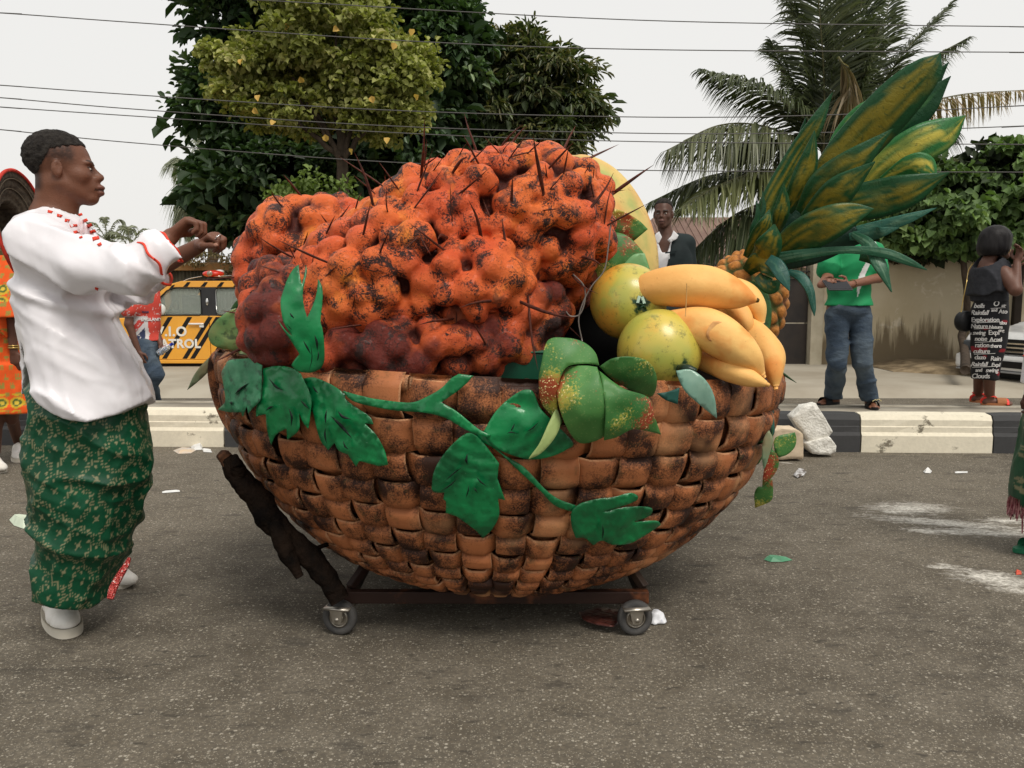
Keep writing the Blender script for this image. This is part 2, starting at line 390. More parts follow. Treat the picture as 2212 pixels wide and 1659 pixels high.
KB = kerb_mat('faded_black_kerb_paint', (.050, .050, .051), (.15, .135, .11), .66)
KC = mat('kerb_concrete', (.36, .33, .27), (.24, .215, .17), 6, bump=.5, bsc=60, rough=.9, space='World')
med = empty('median', K(0, 0, 0), kind='structure')
prof = [(0, 0), (0, .135), (.018, .162), (.018, .205), (.024, .211), (.024, .262), (.05, .302), (.16, .312), (.16, 0)]
jw = 278 / 1800 * 6.75
k0 = (1862 - 1106) / 1800 * 6.69 / math.cos(KA)
for i in range(-8, 6):
    u0 = k0 + i * jw + .006; u1 = u0 + jw - .012
    n_ = 9; L = []
    for a in range(n_):
        u = u0 + (u1 - u0) * a / (n_ - 1)
        for (v, z) in prof:
            w = (vnoise(np.array([[u * 1.0, v, z]]), 14, 3)[0] - .5) * (.009 if z > 0 and v < .1 else 0)
            L.append(K(u, v + w + (.006 if a in (0, n_ - 1) and v < .1 else 0), z - (.005 if a in (0, n_ - 1) and z > .25 else 0)))
    m_ = len(prof); Fq = gridF(n_, m_).tolist()
    Fq += [list(range(m_)), list(range((n_ - 1) * m_, n_ * m_))[::-1]]
    me = npmesh('kerb_block', L, Fq, False)
    o = link('kerb_block', me, None, KW if i % 2 == 0 else KB); o.parent = med; o.location = -Vector(K(0, 0, 0)); tag(o, 'white painted kerb block' if i % 2 == 0 else 'black painted kerb block')
    if i % 2:      # thin splashed white paint line on the black blocks
        pass
def slab(name, u0, u1, v0, v1, z0, z1, m, parent=None, kind='structure'):
    me = npmesh(name, [K(u, v, z) for u in (u0, u1) for v in (v0, v1) for z in (z0, z1)], boxVF((0, 0, 0), (1, 1, 1))[1], False)
    o = link(name, me, None, m)
    if parent: o.parent = parent; o.location = -Vector(parent.location)
    else: tag(o, kind=kind)
    return o
TOP = mat('median_screed', (.33, .30, .245), (.22, .195, .155), 3, bump=.4, bsc=70, rough=.92, space='World')
slab('median_top', -12, 8, .158, .52, .2, .300, TOP, med)
slab('rear_kerb', -12, 8, .52, .64, 0, .306, KC, med)
# ---- far pavement and dirt verge
PV = mat('dusty_concrete', (.37, .335, .27), (.27, .235, .18), .9, bump=.3, bsc=25, rough=.95, space='World')
n_ = 160; xs = np.linspace(-40, 40, n_); P_ = []
for x in xs:
    w = (vnoise(np.array([[x, 0, 0]]), 1.2, 5)[0] - .5) * .12
    P_ += [(x, 10.05 + w, 0.002), (x, 10.22 + w, .075), (x, 10.5, .10), (x, 12.4, .125), (x, 14, .13), (x, 60, .14)]
tag(link('pavement', npmesh('pavement', P_, gridF(n_, 6, flip=True)), None, PV), kind='structure')
DIRT = mat('dry_dirt', (.27, .205, .125), (.12, .088, .052), 5, lo=.4, hi=.62, bump=.6, bsc=20, rough=1, space='World')
nx, ny = 90, 16; P_ = []
for i in range(nx):
    for j in range(ny):
        x = 5.6 + i * .1; t = j / (ny - 1); y0 = 11.35 + .75 * math.exp(-max(x - 5.7, 0) * 1.2); y = y0 + (13.7 - y0) * t
        h = .05 * min(1, t * 7) + .06 * vnoise(np.array([[x, y, 0]]), 2.4, 2)[0] * min(1, t * 8)
        P_.append((x, y, (.10 if j == 0 else .13 + h * min(1, i / 6 + .02))))
tag(link('dirt_verge', npmesh('dirt_verge', P_, gridF(nx, ny, flip=False)), None, DIRT), kind='structure')
# ---- compound wall, gate
def wall_mat():
    b = NB('stained_render'); co = b.coord((1, 1, 1), 'World')
    n1 = b.noise(co, .9, 5, .6); col = b.mix(b.ramp(n1, [(.35, 0.), (.68, 1.)]), (.50, .42, .28), (.62, .54, .39))
    col = b.mix(b.math('MULTIPLY', b.ramp(b.noise(co, 3.1, 5, .65, .6), [(.60, 0.), (.66, 1.)]), .55), col, (.72, .65, .52))
    geo = b.n('ShaderNodeSeparateXYZ'); b.l(co, geo.inputs[0]); z = geo.outputs[2]
    colm = b.noise(b.coord((2.2, 1, .22), 'World'), 1.9, 5, .7)
    hgt = b.math('ADD', b.math('MULTIPLY', colm, 2.0), -.38)
    f = b.math('MULTIPLY', b.math('SUBTRACT', hgt, b.math('SUBTRACT', z, .12)), 3.5, True)
    col = b.mix(b.math('MULTIPLY', f, .85), col, (.13, .095, .055))
    f2 = b.math('MULTIPLY', b.math('SUBTRACT', b.math('ADD', z, b.math('MULTIPLY', b.noise(co, 2.2, 4), .6)), 1.95), 3., True)
    col = b.mix(b.math('MULTIPLY', f2, .75), col, (.10, .078, .05))
    b.bump(b.noise(co, 25, 4), .3, .01); return b.fin(col, .93, 0, .2)
WM = wall_mat()
YW = 13.4
def XA(px, Y): return float(V(px, 632, Y)[0])
cw = empty('compound_wall', (XA(2000, YW), YW, 0), 'long cream rendered wall with brown damp stains along its foot', 'wall')
def wbox(name, x0, x1, y0, y1, z0, z1, m, par, bev=.006):
    return link(name, bevelmesh(vfmesh(name, [boxVF(((x0 + x1) / 2, (y0 + y1) / 2, (z0 + z1) / 2), (x1 - x0, y1 - y0, z1 - z0))], False), bev), None, m)
def adopt(o, par):
    o.parent = par; o.location = Vector(o.location) - Vector(par.location); return o
adopt(wbox('wall_panel', XA(1779, YW), XA(2188, YW), YW, YW + .2, .08, 1.84, WM, cw), cw)
adopt(wbox('wall_panel', XA(2206, YW), 16, YW + .05, YW + .25, .08, 1.84, WM, cw), cw)
adopt(wbox('coping', XA(1779, YW), 16, YW - .04, YW + .28, 1.84, 1.90, mat('dark_coping', (.10, .085, .06), (.05, .04, .03), 4, rough=.95), cw), cw)
for px in (1752, 2189):
    adopt(wbox('pillar', XA(px, YW) , XA(px + (26 if px < 2000 else 16), YW), YW - .06, YW + .26, .08, 1.95, mat('pillar_render', (.46, .41, .31), (.30, .26, .18), 2.5, rough=.9) if px < 2000 else mat('dark_pillar', (.05, .04, .032), rough=.9), cw), cw)
adopt(wbox('wall_panel', XA(1000, YW), XA(1325, YW), YW, YW + .2, .08, 1.84, WM, cw), cw)
BLK = mat('black_painted_steel', (.018, .017, .017), (.035, .028, .024), 3, rough=.5, bump=.1, bsc=10)
gt = empty('metal_gate', (XA(1540, YW), YW + .1, .1), 'black sheet metal gate with spiked rail beside the cream wall', 'gate')
gx0, gx1 = XA(1330, YW), XA(1750, YW); gm = (gx0 + gx1) / 2
for a, c_ in ((gx0, gm - .01), (gm + .01, gx1)):
    for z0, z1 in ((.12, .78), (.80, 1.50)): adopt(wbox('gate_sheet', a, c_, YW + .08, YW + .10, z0, z1, BLK, gt, .004), gt)
    adopt(wbox('gate_rail', a, c_, YW + .05, YW + .11, 1.505, 1.545, BLK, gt, .004), gt); adopt(wbox('gate_rail', a, c_, YW + .05, YW + .11, 1.60, 1.625, BLK, gt, .004), gt)
    nb = int((c_ - a) / .085)
    for i in range(nb):
        x = a + (i + .5) * (c_ - a) / nb; h = .27 if i % 2 else .2
        o = link('gate_spike', vfmesh('gate_spike', [tubeVF([(x, YW + .08, 1.545), (x, YW + .08, 1.545 + h * .75), (x, YW + .08, 1.545 + h * .8), (x, YW + .08, 1.545 + h)], [.009, .009, .017, .001], 5)]), None, BLK); adopt(o, gt)
# ---- corrugated fence on the left
YF = 15.0
fe = empty('corrugated_fence', (XA(430, YF), YF, 0), 'rusty corrugated sheet fence under an orange brown timber rail', 'fence')
SHEET = mat('weathered_sheet', (.115, .105, .07), (.05, .042, .028), 2.5, rough=.7, bump=.3, bsc=12, stretch=(3, 1, .4), space='World')
TIM = mat('fence_timber', (.34, .20, .085), (.22, .12, .05), 4, rough=.85, bump=.3, bsc=14, space='World')
xa, xb = XA(-500, YF), XA(1000, YF); pw = .80; x = xa
while x < xb:
    n_ = 65; u = np.linspace(0, pw, n_); yy = YF + .012 * np.sin(u * 2 * np.pi / .066) + .01 * rng.random()
    P_ = np.concatenate([np.stack([x + u, yy + d, np.full(n_, z)], -1) for z, d in ((.12, 0), (1.70, 0), (1.70, .006), (.12, .006))])
    o = adopt(link('corrugated_sheet', npmesh('corrugated_sheet', P_.reshape(4, n_, 3).reshape(-1, 3), gridF(4, n_)), None, SHEET), fe); x += pw - .03
adopt(wbox('top_rail', xa, xb, YF - .09, YF - .02, 1.67, 1.81, TIM, fe), fe)
for px in (366, 640, 900, 100, -180, -430): adopt(wbox('fence_post', XA(px - 6, YF), XA(px + 6, YF), YF - .10, YF - .025, .12, 1.668, TIM, fe), fe)
vt = []
for i in range(108):
    x = xa + i * .115 + rng.random() * .02; vt.append(tubeVF([(x, YF - .05, 1.80), (x + rng.normal() * .01, YF - .05, 1.95 + rng.random() * .05)], [.004, .003], 4))
for z in (1.86, 1.92): vt.append(tubeVF([(xa, YF - .05, z), (xb, YF - .05, z)], [.003, .003], 4))
ms = link('wire_topping', vfmesh('wire_topping', vt), None, mat('rusty_wire', (.10, .06, .035), rough=.8)); ms['kind'] = 'stuff'; adopt(ms, fe)
# ---- house with a brown roof behind the gate
hs = empty('house', (XA(1600, 24), 24, 0), 'low house with a brown sheet metal roof behind the gate', 'house')
YH = 21.; hx0, hx1 = XA(1330, YH), XA(1960, YH)
adopt(wbox('wall', hx0 + .5, hx1 - .5, YH + .5, YH + 7, 0, 2.0, mat('house_render', (.42, .38, .30), rough=.9), hs), hs)
RF = mat('brown_roof_sheet', (.20, .125, .095), (.15, .09, .07), 1.5, rough=.6, space='World')
zr = float(V(1500, 466, YH + 3)[2]); ze = 1.9
P_ = np.array([(hx0, YH, ze), (hx1, YH, ze), (hx1, YH + 7.5, ze), (hx0, YH + 7.5, ze), (hx0 + 1.5, YH + 3.5, zr), (hx1 - 2.2, YH + 3.5, zr)])
adopt(link('roof', npmesh('roof', P_, [[0, 1, 5, 4], [1, 2, 5], [2, 3, 4, 5], [3, 0, 4], [3, 2, 1, 0]], False), None, RF), hs)
for i in range(40):
    x = hx0 + .3 + i * .19; fx = min(max(x, hx0 + 1.5), hx1 - 2.2)
    if x > hx1: break
    t = 1 if abs(fx - x) < 1e-6 else (1 - abs(fx - x) / (1.5 if x < fx else 2.2))
    o = link('roof_rib', vfmesh('roof_rib', [boxVF(((x), YH + 1.75 * t, ze + (zr - ze) * t / 2 + .012), (.03, math.hypot(3.5, zr - ze) * t, .02), rot=rotx(math.atan2(zr - ze, 3.5)))], False), None, RF); adopt(o, hs)
# ================================================================ TREES
def leavesVF(B, D, L, Wd, U, fold=.35):
    """B base, D direction, L length, Wd width, U approx normal; 6-vertex leaf with a folded midrib"""
    D = nrm(D); S = nrm(np.cross(D, U)); N = nrm(np.cross(S, D)); L = L[:, None]; w = Wd[:, None]
    dr = -N * L * .12
    P = np.stack([B, B + D * L * .35 + S * w * .5 + N * w * fold, B + D * L * .72 + S * w * .42 + N * w * fold + dr * .5, B + D * L + dr * 1.6, B + D * L * .72 - S * w * .42 + N * w * fold + dr * .5, B + D * L * .35 - S * w * .5 + N * w * fold], 1)
    n = len(B); o = np.arange(n)[:, None] * 6
    Fq = np.concatenate([o + np.array([[0, 1, 2, 3]]), o + np.array([[0, 3, 4, 5]])])
    return P.reshape(-1, 3), Fq
def leafmat(name, rough=.45, spec=.4):
    b = NB(name); c = b.attr(); b.fin(c, rough, 0, spec)
    tr = b.n('ShaderNodeBsdfTranslucent'); b.l(b.mix(1, c, (1., 1.15, .5), 'MULTIPLY'), tr.inputs[0])
    ms = b.n('ShaderNodeMixShader'); ms.inputs[0].default_value = .28
    out = b.t.nodes['Material Output']; b.l(b.b.outputs[0], ms.inputs[1]); b.l(tr.outputs[0], ms.inputs[2]); b.l(ms.outputs[0], out.inputs[0]); return b.m
LEAF = leafmat('glossy_tree_leaf', .42, .45); LEAFM = leafmat('matt_tree_leaf', .6, .3)
BARK = mat('grey_brown_bark', (.085, .062, .045), (.04, .03, .022), 14, rough=.95, bump=.8, bsc=50, stretch=(1, 1, .3))
def crown(name, ells, nsub, rs, nleaf, L, Wd, cols, droop, par, m=LEAF, seed=0, up=.35, spread=.55, flat=.8):
    """ells: (center, radii). leaf sprays spread over many small clumps on and in the large ellipsoids"""
    g = np.random.default_rng(seed); vol = np.array([np.prod(e[1]) ** (2 / 3) for e in ells]); pr = vol / vol.sum(); subs = []
    for _ in range(nsub):
        e = ells[g.choice(len(ells), p=pr)]; d = nrm(g.normal(size=3)); q = g.random() ** .45 * .55 + .45
        subs.append((np.array(e[0]) + d * np.array(e[1]) * q * (1 + .04 * g.normal()), d, q, rs * (0.65 + .7 * g.random())))
    k = g.integers(0, nsub, nleaf); C = np.array([s[0] for s in subs])[k]; dr = np.array([s[1] for s in subs])[k]; rr = np.array([s[3] for s in subs])[k]
    d = nrm(g.normal(size=(nleaf, 3))); d[:, 2] = np.abs(d[:, 2]) * .9 - .15; d = nrm(d)
    B = C + d * rr[:, None] * (g.random(nleaf)[:, None] ** .5) * np.array([1, 1, flat])
    Dn = nrm(d * .7 + dr * .5 + g.normal(size=(nleaf, 3)) * spread + np.array([0, -.15, -droop]))
    U = nrm(np.array([0, -.25, up + .5]) + dr * .5 + g.normal(size=(nleaf, 3)) * .35)
    Ls = L * (.65 + .6 * g.random(nleaf)); Ws = Wd * (.7 + .5 * g.random(nleaf))
    P, Fq = leavesVF(B, Dn, Ls, Ws, U)
    sc_ = g.random(nsub)[k] * .45 + g.random(nleaf) * .55
    cs = np.array(cols); t = np.clip(sc_, 0, .999) * (len(cs) - 1); i = t.astype(int); c = cs[i] * (1 - (t - i))[:, None] + cs[i + 1] * (t - i)[:, None]
    c = np.repeat(c * (.8 + .4 * g.random((nleaf, 1))), 6, 0)
    o = link(name, npmesh(name, P, Fq, False, c), None, m); return adopt(o, par), subs
def limb(par, pts, r, name='branch', n=10, seg=7):
    P = catmull(pts, n); P[1:-1] += rng.normal(size=(n - 2, 3)) * r[0] * .25
    return adopt(link(name, vfmesh(name, [tubeVF(P, np.linspace(r[0], r[1], n), seg)]), None, BARK), par)
def E(px, py, Y, rx, ry, rd): s = Y / F; return (V(px, py, Y), (rx * s, rd, ry * s))
# big dark tree
YT = 16.5
bt = empty('broadleaf_tree', (XA(700, YT), YT, .1), 'tall dense tree with large dark green leaves rising above the fence', 'tree')
ells = [E(500, 250, YT, 105, 95, .7), E(530, 50, YT, 95, 110, .7), E(510, 420, YT, 70, 110, .6), E(640, 420, YT, 190, 130, 1.6), E(700, 200, YT + .8, 260, 220, 1.8), E(860, 90, YT, 130, 150, 1.2), E(860, 330, YT, 160, 160, 1.5), E(700, -60, YT, 300, 120, 2), E(960, 130, YT, 75, 120, 1.2)]
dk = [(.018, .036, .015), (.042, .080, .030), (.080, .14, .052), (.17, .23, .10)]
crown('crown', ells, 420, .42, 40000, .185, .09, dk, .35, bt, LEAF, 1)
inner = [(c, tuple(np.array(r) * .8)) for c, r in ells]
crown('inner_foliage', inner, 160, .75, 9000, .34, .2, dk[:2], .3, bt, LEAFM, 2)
limb(bt, [(XA(700, YT), YT, 0), V(705, 560, YT), V(700, 330, YT), V(690, 100, YT)], (.30, .1), 'trunk')
for q in ((560, 300), (850, 260), (500, 150), (900, 120), (620, 60)): limb(bt, [V(702, 450, YT), V((702 + q[0]) / 2, q[1] + 90, YT), V(*q, YT)], (.13, .03))
# yellow-green tree in front
YY = 13.2
yt = empty('flowering_tree', (XA(742, YY), YY, .1), 'yellow green round leaved tree standing before the dark tree', 'tree')
ells = [E(700, 95, YY, 165, 105, 1.0), E(560, 170, YY, 95, 75, .8), E(830, 175, YY, 100, 90, .8), E(700, 10, YY, 120, 60, .9), E(520, 130, YY, 55, 60, .6), E(890, 190, YY, 50, 60, .6), E(640, 245, YY, 120, 45, .7), E(830, 265, YY, 80, 40, .6), E(500, 205, YY, 55, 25, .4)]
yl = [(.10, .125, .025), (.19, .21, .045), (.28, .30, .08), (.38, .38, .14), (.50, .45, .18)]
crown('crown', ells, 300, .27, 17000, .105, .085, yl, .15, yt, LEAFM, 3, spread=.8)
g_ = np.random.default_rng(5)
for c in ((476, 322), (498, 375), (938, 430), (540, 300)): pass
P_, Fq = leavesVF(np.array([V(*q, YY - .9) for q in ((525, 128), (648, 165), (595, 262), (548, 232), (762, 322), (895, 63), (853, 92), (802, 207), (702, 290), (838, 297), (625, 52), (560, 205), (730, 60), (905, 205))]), g_.normal(size=(14, 3)) * .4 + (0, 0, -.6), np.full(14, .105), np.full(14, .095), g_.normal(size=(14, 3)) * .3 + (0, -1, .2))
adopt(link('yellowed_leaves', npmesh('yellowed_leaves', P_, Fq, False, np.array((.62, .40, .10))), None, LEAFM), yt)
limb(yt, [(XA(742, YY), YY, .05), V(744, 520, YY), V(742, 420, YY), V(738, 335, YY)], (.12, .085), 'trunk', 12, 10)
for q in ((640, 200), (600, 120), (700, 110), (760, 60), (800, 150), (860, 200), (720, 20), (540, 190)): limb(yt, [V(740, 345, YY), V((740 + q[0] * .7) / 1.7, (345 + q[1]) / 2 + 10, YY - .1), V(*q, YY - .1)], (.055, .012))
# mango tree
YM = 17.5
mg = empty('mango_tree', (XA(1100, YM), YM, .1), 'drooping narrow leaved tree on the right of the dark tree', 'tree')
ells = [E(1070, 145, YM, 75, 72, .8), E(1150, 140, YM, 60, 58, .7), E(1060, 250, YM, 100, 90, 1.), E(1180, 200, YM, 95, 80, 1.), E(1255, 245, YM, 45, 36, .6), E(1150, 320, YM, 110, 60, .9), E(1010, 330, YM, 100, 80, 1.), E(1130, 440, YM, 120, 60, .9), E(1245, 300, YM, 35, 25, .4)]
ml = [(.03, .045, .018), (.06, .085, .03), (.10, .12, .042), (.16, .14, .055), (.14, .2, .07)]
crown('crown', ells, 230, .36, 15000, .22, .05, ml, .75, mg, LEAF, 4, spread=.6)
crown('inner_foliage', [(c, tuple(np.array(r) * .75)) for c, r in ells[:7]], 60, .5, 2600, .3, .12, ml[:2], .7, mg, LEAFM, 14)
limb(mg, [(XA(1090, YM), YM, 0), V(1090, 520, YM), V(1085, 330, YM), V(1100, 150, YM)], (.2, .06), 'trunk')
for q in ((1160, 200), (1270, 240), (1030, 180), (1160, 90)): limb(mg, [V(1088, 400, YM), V((1088 + q[0]) / 2, q[1] + 70, YM), V(*q, YM)], (.08, .015))
# small shrub behind the basket
sb = empty('shrub', (XA(690, 12.8), 12.8, .1), 'small bright green bush below the trunk of the yellow green tree', 'bush')
crown('foliage', [E(640, 440, 12.8, 45, 35, .4), E(700, 425, 12.8, 60, 40, .5), E(742, 445, 12.8, 35, 35, .4), E(690, 500, 12.8, 110, 70, .6)], 60, .2, 3600, .085, .065, [(.06, .10, .02), (.14, .2, .05), (.22, .3, .09)], .1, sb, LEAFM, 6, spread=.8)
limb(sb, [(XA(690, 12.8), 12.8, .05), V(690, 560, 12.8), V(690, 470, 12.8)], (.04, .02), 'stem')
# big-leaved hedge tree at the right
YR = 12.6
ht = empty('wall_tree', (XA(2088, YR), YR, .3), 'slim trunked tree with heart shaped leaves before the cream wall', 'tree')
ells = [E(2010, 470, YR, 100, 60, .8), E(2110, 440, YR, 90, 70, .8), E(2190, 400, YR, 70, 90, .8), E(1950, 500, YR, 60, 40, .5), E(2090, 510, YR, 90, 45, .7), E(2190, 500, YR, 70, 60, .7), E(2000, 400, YR + .4, 60, 40, .6), E(1930, 490, YR, 40, 30, .4), E(2205, 350, YR, 30, 30, .5), E(2290, 430, YR, 60, 100, .8)]
rl = [(.035, .06, .02), (.09, .15, .05), (.16, .25, .08), (.26, .36, .14)]
crown('crown', ells, 230, .23, 8600, .135, .125, rl, .85, ht, LEAFM, 7, spread=.5, up=.2)
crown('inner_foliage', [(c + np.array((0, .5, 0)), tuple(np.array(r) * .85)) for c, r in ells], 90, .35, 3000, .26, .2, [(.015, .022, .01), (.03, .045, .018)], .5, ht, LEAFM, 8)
limb(ht, [G(2085, 800, .3), V(2083, 720, YR), V(2086, 640, YR), V(2080, 540, YR), V(2090, 450, YR)], (.062, .035), 'trunk', 14, 9)
for q in ((2020, 450), (2150, 430), (2190, 380), (1950, 500)): limb(ht, [V(2084, 545, YR), V((2084 + q[0]) / 2, q[1] + 30, YR), V(*q, YR)], (.03, .01))
fb = empty('distant_tree', (XA(1950, 20), 20, 0), 'feathery tree top seen behind the pineapple leaves', 'tree')
crown('crown', [E(1965, 375, 20, 60, 45, .8), E(2010, 390, 20, 45, 40, .8), E(1930, 440, 20, 60, 60, .8)], 70, .4, 4500, .13, .05, [(.035, .055, .02), (.07, .10, .035), (.10, .15, .05)], -.2, fb, LEAFM, 9)
limb(fb, [(XA(1960, 20), 20, 0), V(1960, 400, 20)], (.15, .05), 'trunk')
cr = empty('wall_creeper', (XA(2020, YW), YW, 1.9), 'dark withered creeper matted along the top of the cream wall', 'creeper')
crown('foliage', [E(1920, 545, YW - .1, 60, 22, .2), E(2010, 545, YW - .1, 70, 22, .2), E(2100, 548, YW - .1, 70, 20, .2), E(2190, 545, YW - .1, 70, 24, .2), E(1980, 520, YW + .3, 120, 30, .3), E(2140, 515, YW + .3, 120, 35, .3)], 150, .12, 5200, .10, .03, [(.02, .016, .01), (.05, .04, .02), (.08, .07, .035)], .4, cr, LEAFM, 10, spread=1)
# ---- coconut palms
def frond(par, pts, Lf, n=78, col=(.045, .06, .03), col2=(.10, .115, .06), droop=.5, r=.022, seed=0, wl=.036, spread=1.0, name='frond'):
    g = np.random.default_rng(seed + 100); P = catmull(pts, n); T = nrm(np.gradient(P, axis=0)); parts = []
    v, q, t3 = tubeVF(P, np.linspace(r, .004, n), 5); cv = [np.tile((.16, .15, .07), (len(v), 1))]; VV, FF = [v], [q]; off = len(v)
    i = np.repeat(np.arange(4, n), 2); i = np.concatenate([i, i]); m = len(i); sgn = np.tile([1., -1.], m // 2); fr = (i + g.random(m) * .9) / n
    B = P[i] + T[i] * (g.random(m)[:, None] - .5) * .05; up = np.array([0, 0, 1.])
    side = nrm(np.cross(T[i], up + 0 * T[i]) + 1e-6); nn = nrm(np.cross(side, T[i]))
    L = Lf * np.clip(np.sin(np.clip(fr * 1.02, 0, 1) ** .75 * np.pi) ** .55, .25, 1) * (.85 + .25 * g.random(m))
    D = nrm(side * sgn[:, None] * (.75 * spread) + T[i] * .62 + nn * .25 * (1 - droop) + g.normal(size=(m, 3)) * .09)
    gz = np.array([0, 0, -1.]); S = nrm(np.cross(D, nn + g.normal(size=(m, 3)) * .4)); w = (wl * (.7 + .5 * g.random(m)))[:, None]; L = L[:, None]
    p0 = B; p1 = B + D * L * .4 + gz * L * droop * .10; p2 = B + D * L * .75 + gz * L * droop * .42; p3 = B + D * L * .95 + gz * L * droop * .80
    LV = np.stack([p0 - S * w * .2, p0 + S * w * .2, p1 - S * w * .5, p1 + S * w * .5, p2 - S * w * .38, p2 + S * w * .38, p3, p3 + S * .002], 1).reshape(-1, 3)
    o = np.arange(m)[:, None] * 8; LF = np.concatenate([o + np.array([[0, 1, 3, 2]]), o + np.array([[2, 3, 5, 4]]), o + np.array([[4, 5, 7, 6]])]) + off
    c = np.array(col) + (np.array(col2) - np.array(col)) * g.random((m, 1)); cv.append(np.repeat(c, 8, 0)); VV.append(LV); FF.append(LF)
    return adopt(link(name, npmesh(name, np.concatenate(VV), np.concatenate(FF), False, np.concatenate(cv)), None, PALM), par)
PALM = leafmat('palm_leaflet', .4, .45)
YP = 14.6
pt = empty('coconut_palm', (XA(1790, YP), YP + .6, .1), 'tall coconut palm with broad fronds behind the pineapple crown', 'palm tree')
q6 = lambda x, y, Y: V(1389.9 + .3968 * x, .3968 * y, Y)
c0 = (980, 850)
FR = [([(980, 860), (900, 600), (760, 380), (700, 230)], .9, 21, .6, YP, YP + .6), ([(1000, 860), (1040, 600), (1000, 300), (960, 60)], 1.1, 22, .5, YP, YP + .2), ([(1000, 860), (1130, 640), (1230, 380), (1290, 120)], 1.0, 23, .6, YP, YP - .3), ([(930, 900), (800, 800), (640, 760), (430, 800)], .9, 24, 1., YP, YP + .5), ([(1100, 880), (1300, 760), (1500, 700), (1700, 720)], .8, 25, 1.1, YP, YP + .6),
      ([c0, (985, 480), (960, 80), (930, -260)], 1.25, 0, .45, YP, YP - .6), ([c0, (1090, 500), (1170, 120), (1230, -260)], 1.2, 1, .45, YP, YP + .2), ([c0, (940, 560), (840, 150), (700, -150)], 1.15, 2, .5, YP, YP + .4),
      ([c0, (1060, 450), (1080, 80), (1080, -300)], 1.1, 12, .4, YP, YP + .8), ([c0, (1150, 560), (1280, 250), (1350, -60)], .9, 13, .5, YP, YP + .9),
      ([(940, 800), (820, 610), (620, 470), (315, 380)], .95, 3, .75, YP, YP - .5), ([(940, 850), (700, 700), (420, 680), (130, 815)], 1.05, 4, 1.15, YP, YP - .9),
      ([(920, 930), (650, 925), (350, 960), (45, 1095)], .85, 5, 1., YP, YP + .1), ([(900, 960), (680, 930), (430, 1000), (215, 1130)], 1.0, 6, .8, YP, YP - 1.0),
      ([(880, 980), (700, 1080), (480, 1180), (240, 1390)], 1.15, 7, 1.3, YP, YP - .5), ([(900, 1000), (780, 1150), (650, 1320), (560, 1500)], 1.0, 14, 1.2, YP, YP - .2),
      ([(1050, 850), (1230, 560), (1440, 260), (1705, -10)], .72, 8, .5, YP, YP + .3), ([(1100, 850), (1320, 560), (1520, 350), (1775, 200)], .62, 9, .9, YP, YP + .5),
      ([(1150, 850), (1400, 620), (1700, 520), (2070, 490)], .62, 10, 1.4, YP, YP + .2), ([(1200, 950), (1500, 900), (1720, 870), (1950, 880)], .5, 15, .7, YP, YP + .8)]
for pts, Lf, sd_, dr_, ya, yb in FR:
    P3 = [q6(p[0], p[1], ya + (yb - ya) * k / (len(pts) - 1)) for k, p in enumerate(pts)]
    if sd_ == 10: frond(pt, P3, Lf, 46, (.20, .14, .07), (.34, .26, .15), dr_, seed=sd_)
    elif sd_ in (6, 15): frond(pt, P3, Lf, 70, (.10, .12, .045), (.21, .22, .10), dr_, seed=sd_)
    elif sd_ == 4: frond(pt, P3, Lf, 80, (.07, .085, .04), (.16, .17, .09), dr_, seed=sd_)
    else: frond(pt, P3, Lf, 96, wl=.035, seed=sd_, droop=dr_, col=(.040, .055, .026), col2=(.12, .14, .07))
dd = frond(pt, [q6(1060, 310, YP - 1.0), q6(1120, 420, YP - 1.0), q6(1110, 600, YP - 1), q6(1050, 760, YP - .9)], .5, 46, (.15, .11, .06), (.30, .23, .13), 1.2, seed=33); tag(dd, 'dead folded brown frond')
limb(pt, [(XA(1795, YP), YP + .6, 0), V(1792, 560, YP + .5), V(1780, 350, YP)], (.17, .13), 'trunk', 14, 10)
sp = empty('distant_palm', (XA(450, 26), 26, 0), 'pale coconut palm seen in the gap beside the dark tree', 'palm tree')
for k, (pts, s_) in enumerate((([(450, 400), (425, 385), (400, 400), (380, 470)], 1.1), ([(450, 400), (420, 370), (395, 345), (375, 350)], 1.), ([(450, 410), (420, 420), (400, 450), (395, 500)], 1.1), ([(450, 400), (440, 340), (430, 300), (420, 280)], 1.))):
    frond(sp, [V(*p, 26) for p in pts], s_, 50, (.16, .18, .11), (.26, .28, .2), 1.1, seed=50 + k, wl=.04)
limb(sp, [(XA(452, 26), 26.3, 0), V(450, 400, 26)], (.2, .15), 'trunk')
for k, (cx, cy, Y) in enumerate(((283, 535, 32), (232, 512, 34))):
    s2 = empty('far_palm', (XA(cx, Y), Y, 0), ('small far palm top above the fence beside the forearm', 'faint feathery tree top far off above the white sleeve')[k], 'palm tree')
    for a in range(9):
        an = a * 2 * math.pi / 9 + .3; dx, dz = math.cos(an) * 1.1, math.sin(an) * .8; c = V(cx, cy + 8, Y)
        frond(s2, [c, c + (dx * .5, 0, .35 + dz * .5), c + (dx * .9, .1, .3 + dz * .8), c + (dx * 1.15, .1, dz)], .55 if k == 0 else .3, 26, (.14, .15, .09), (.22, .24, .15), .8, seed=60 + a + 10 * k, wl=.05)
    limb(s2, [(XA(cx, Y), Y + .1, 0), V(cx, cy + 12, Y)], (.15, .1), 'trunk')
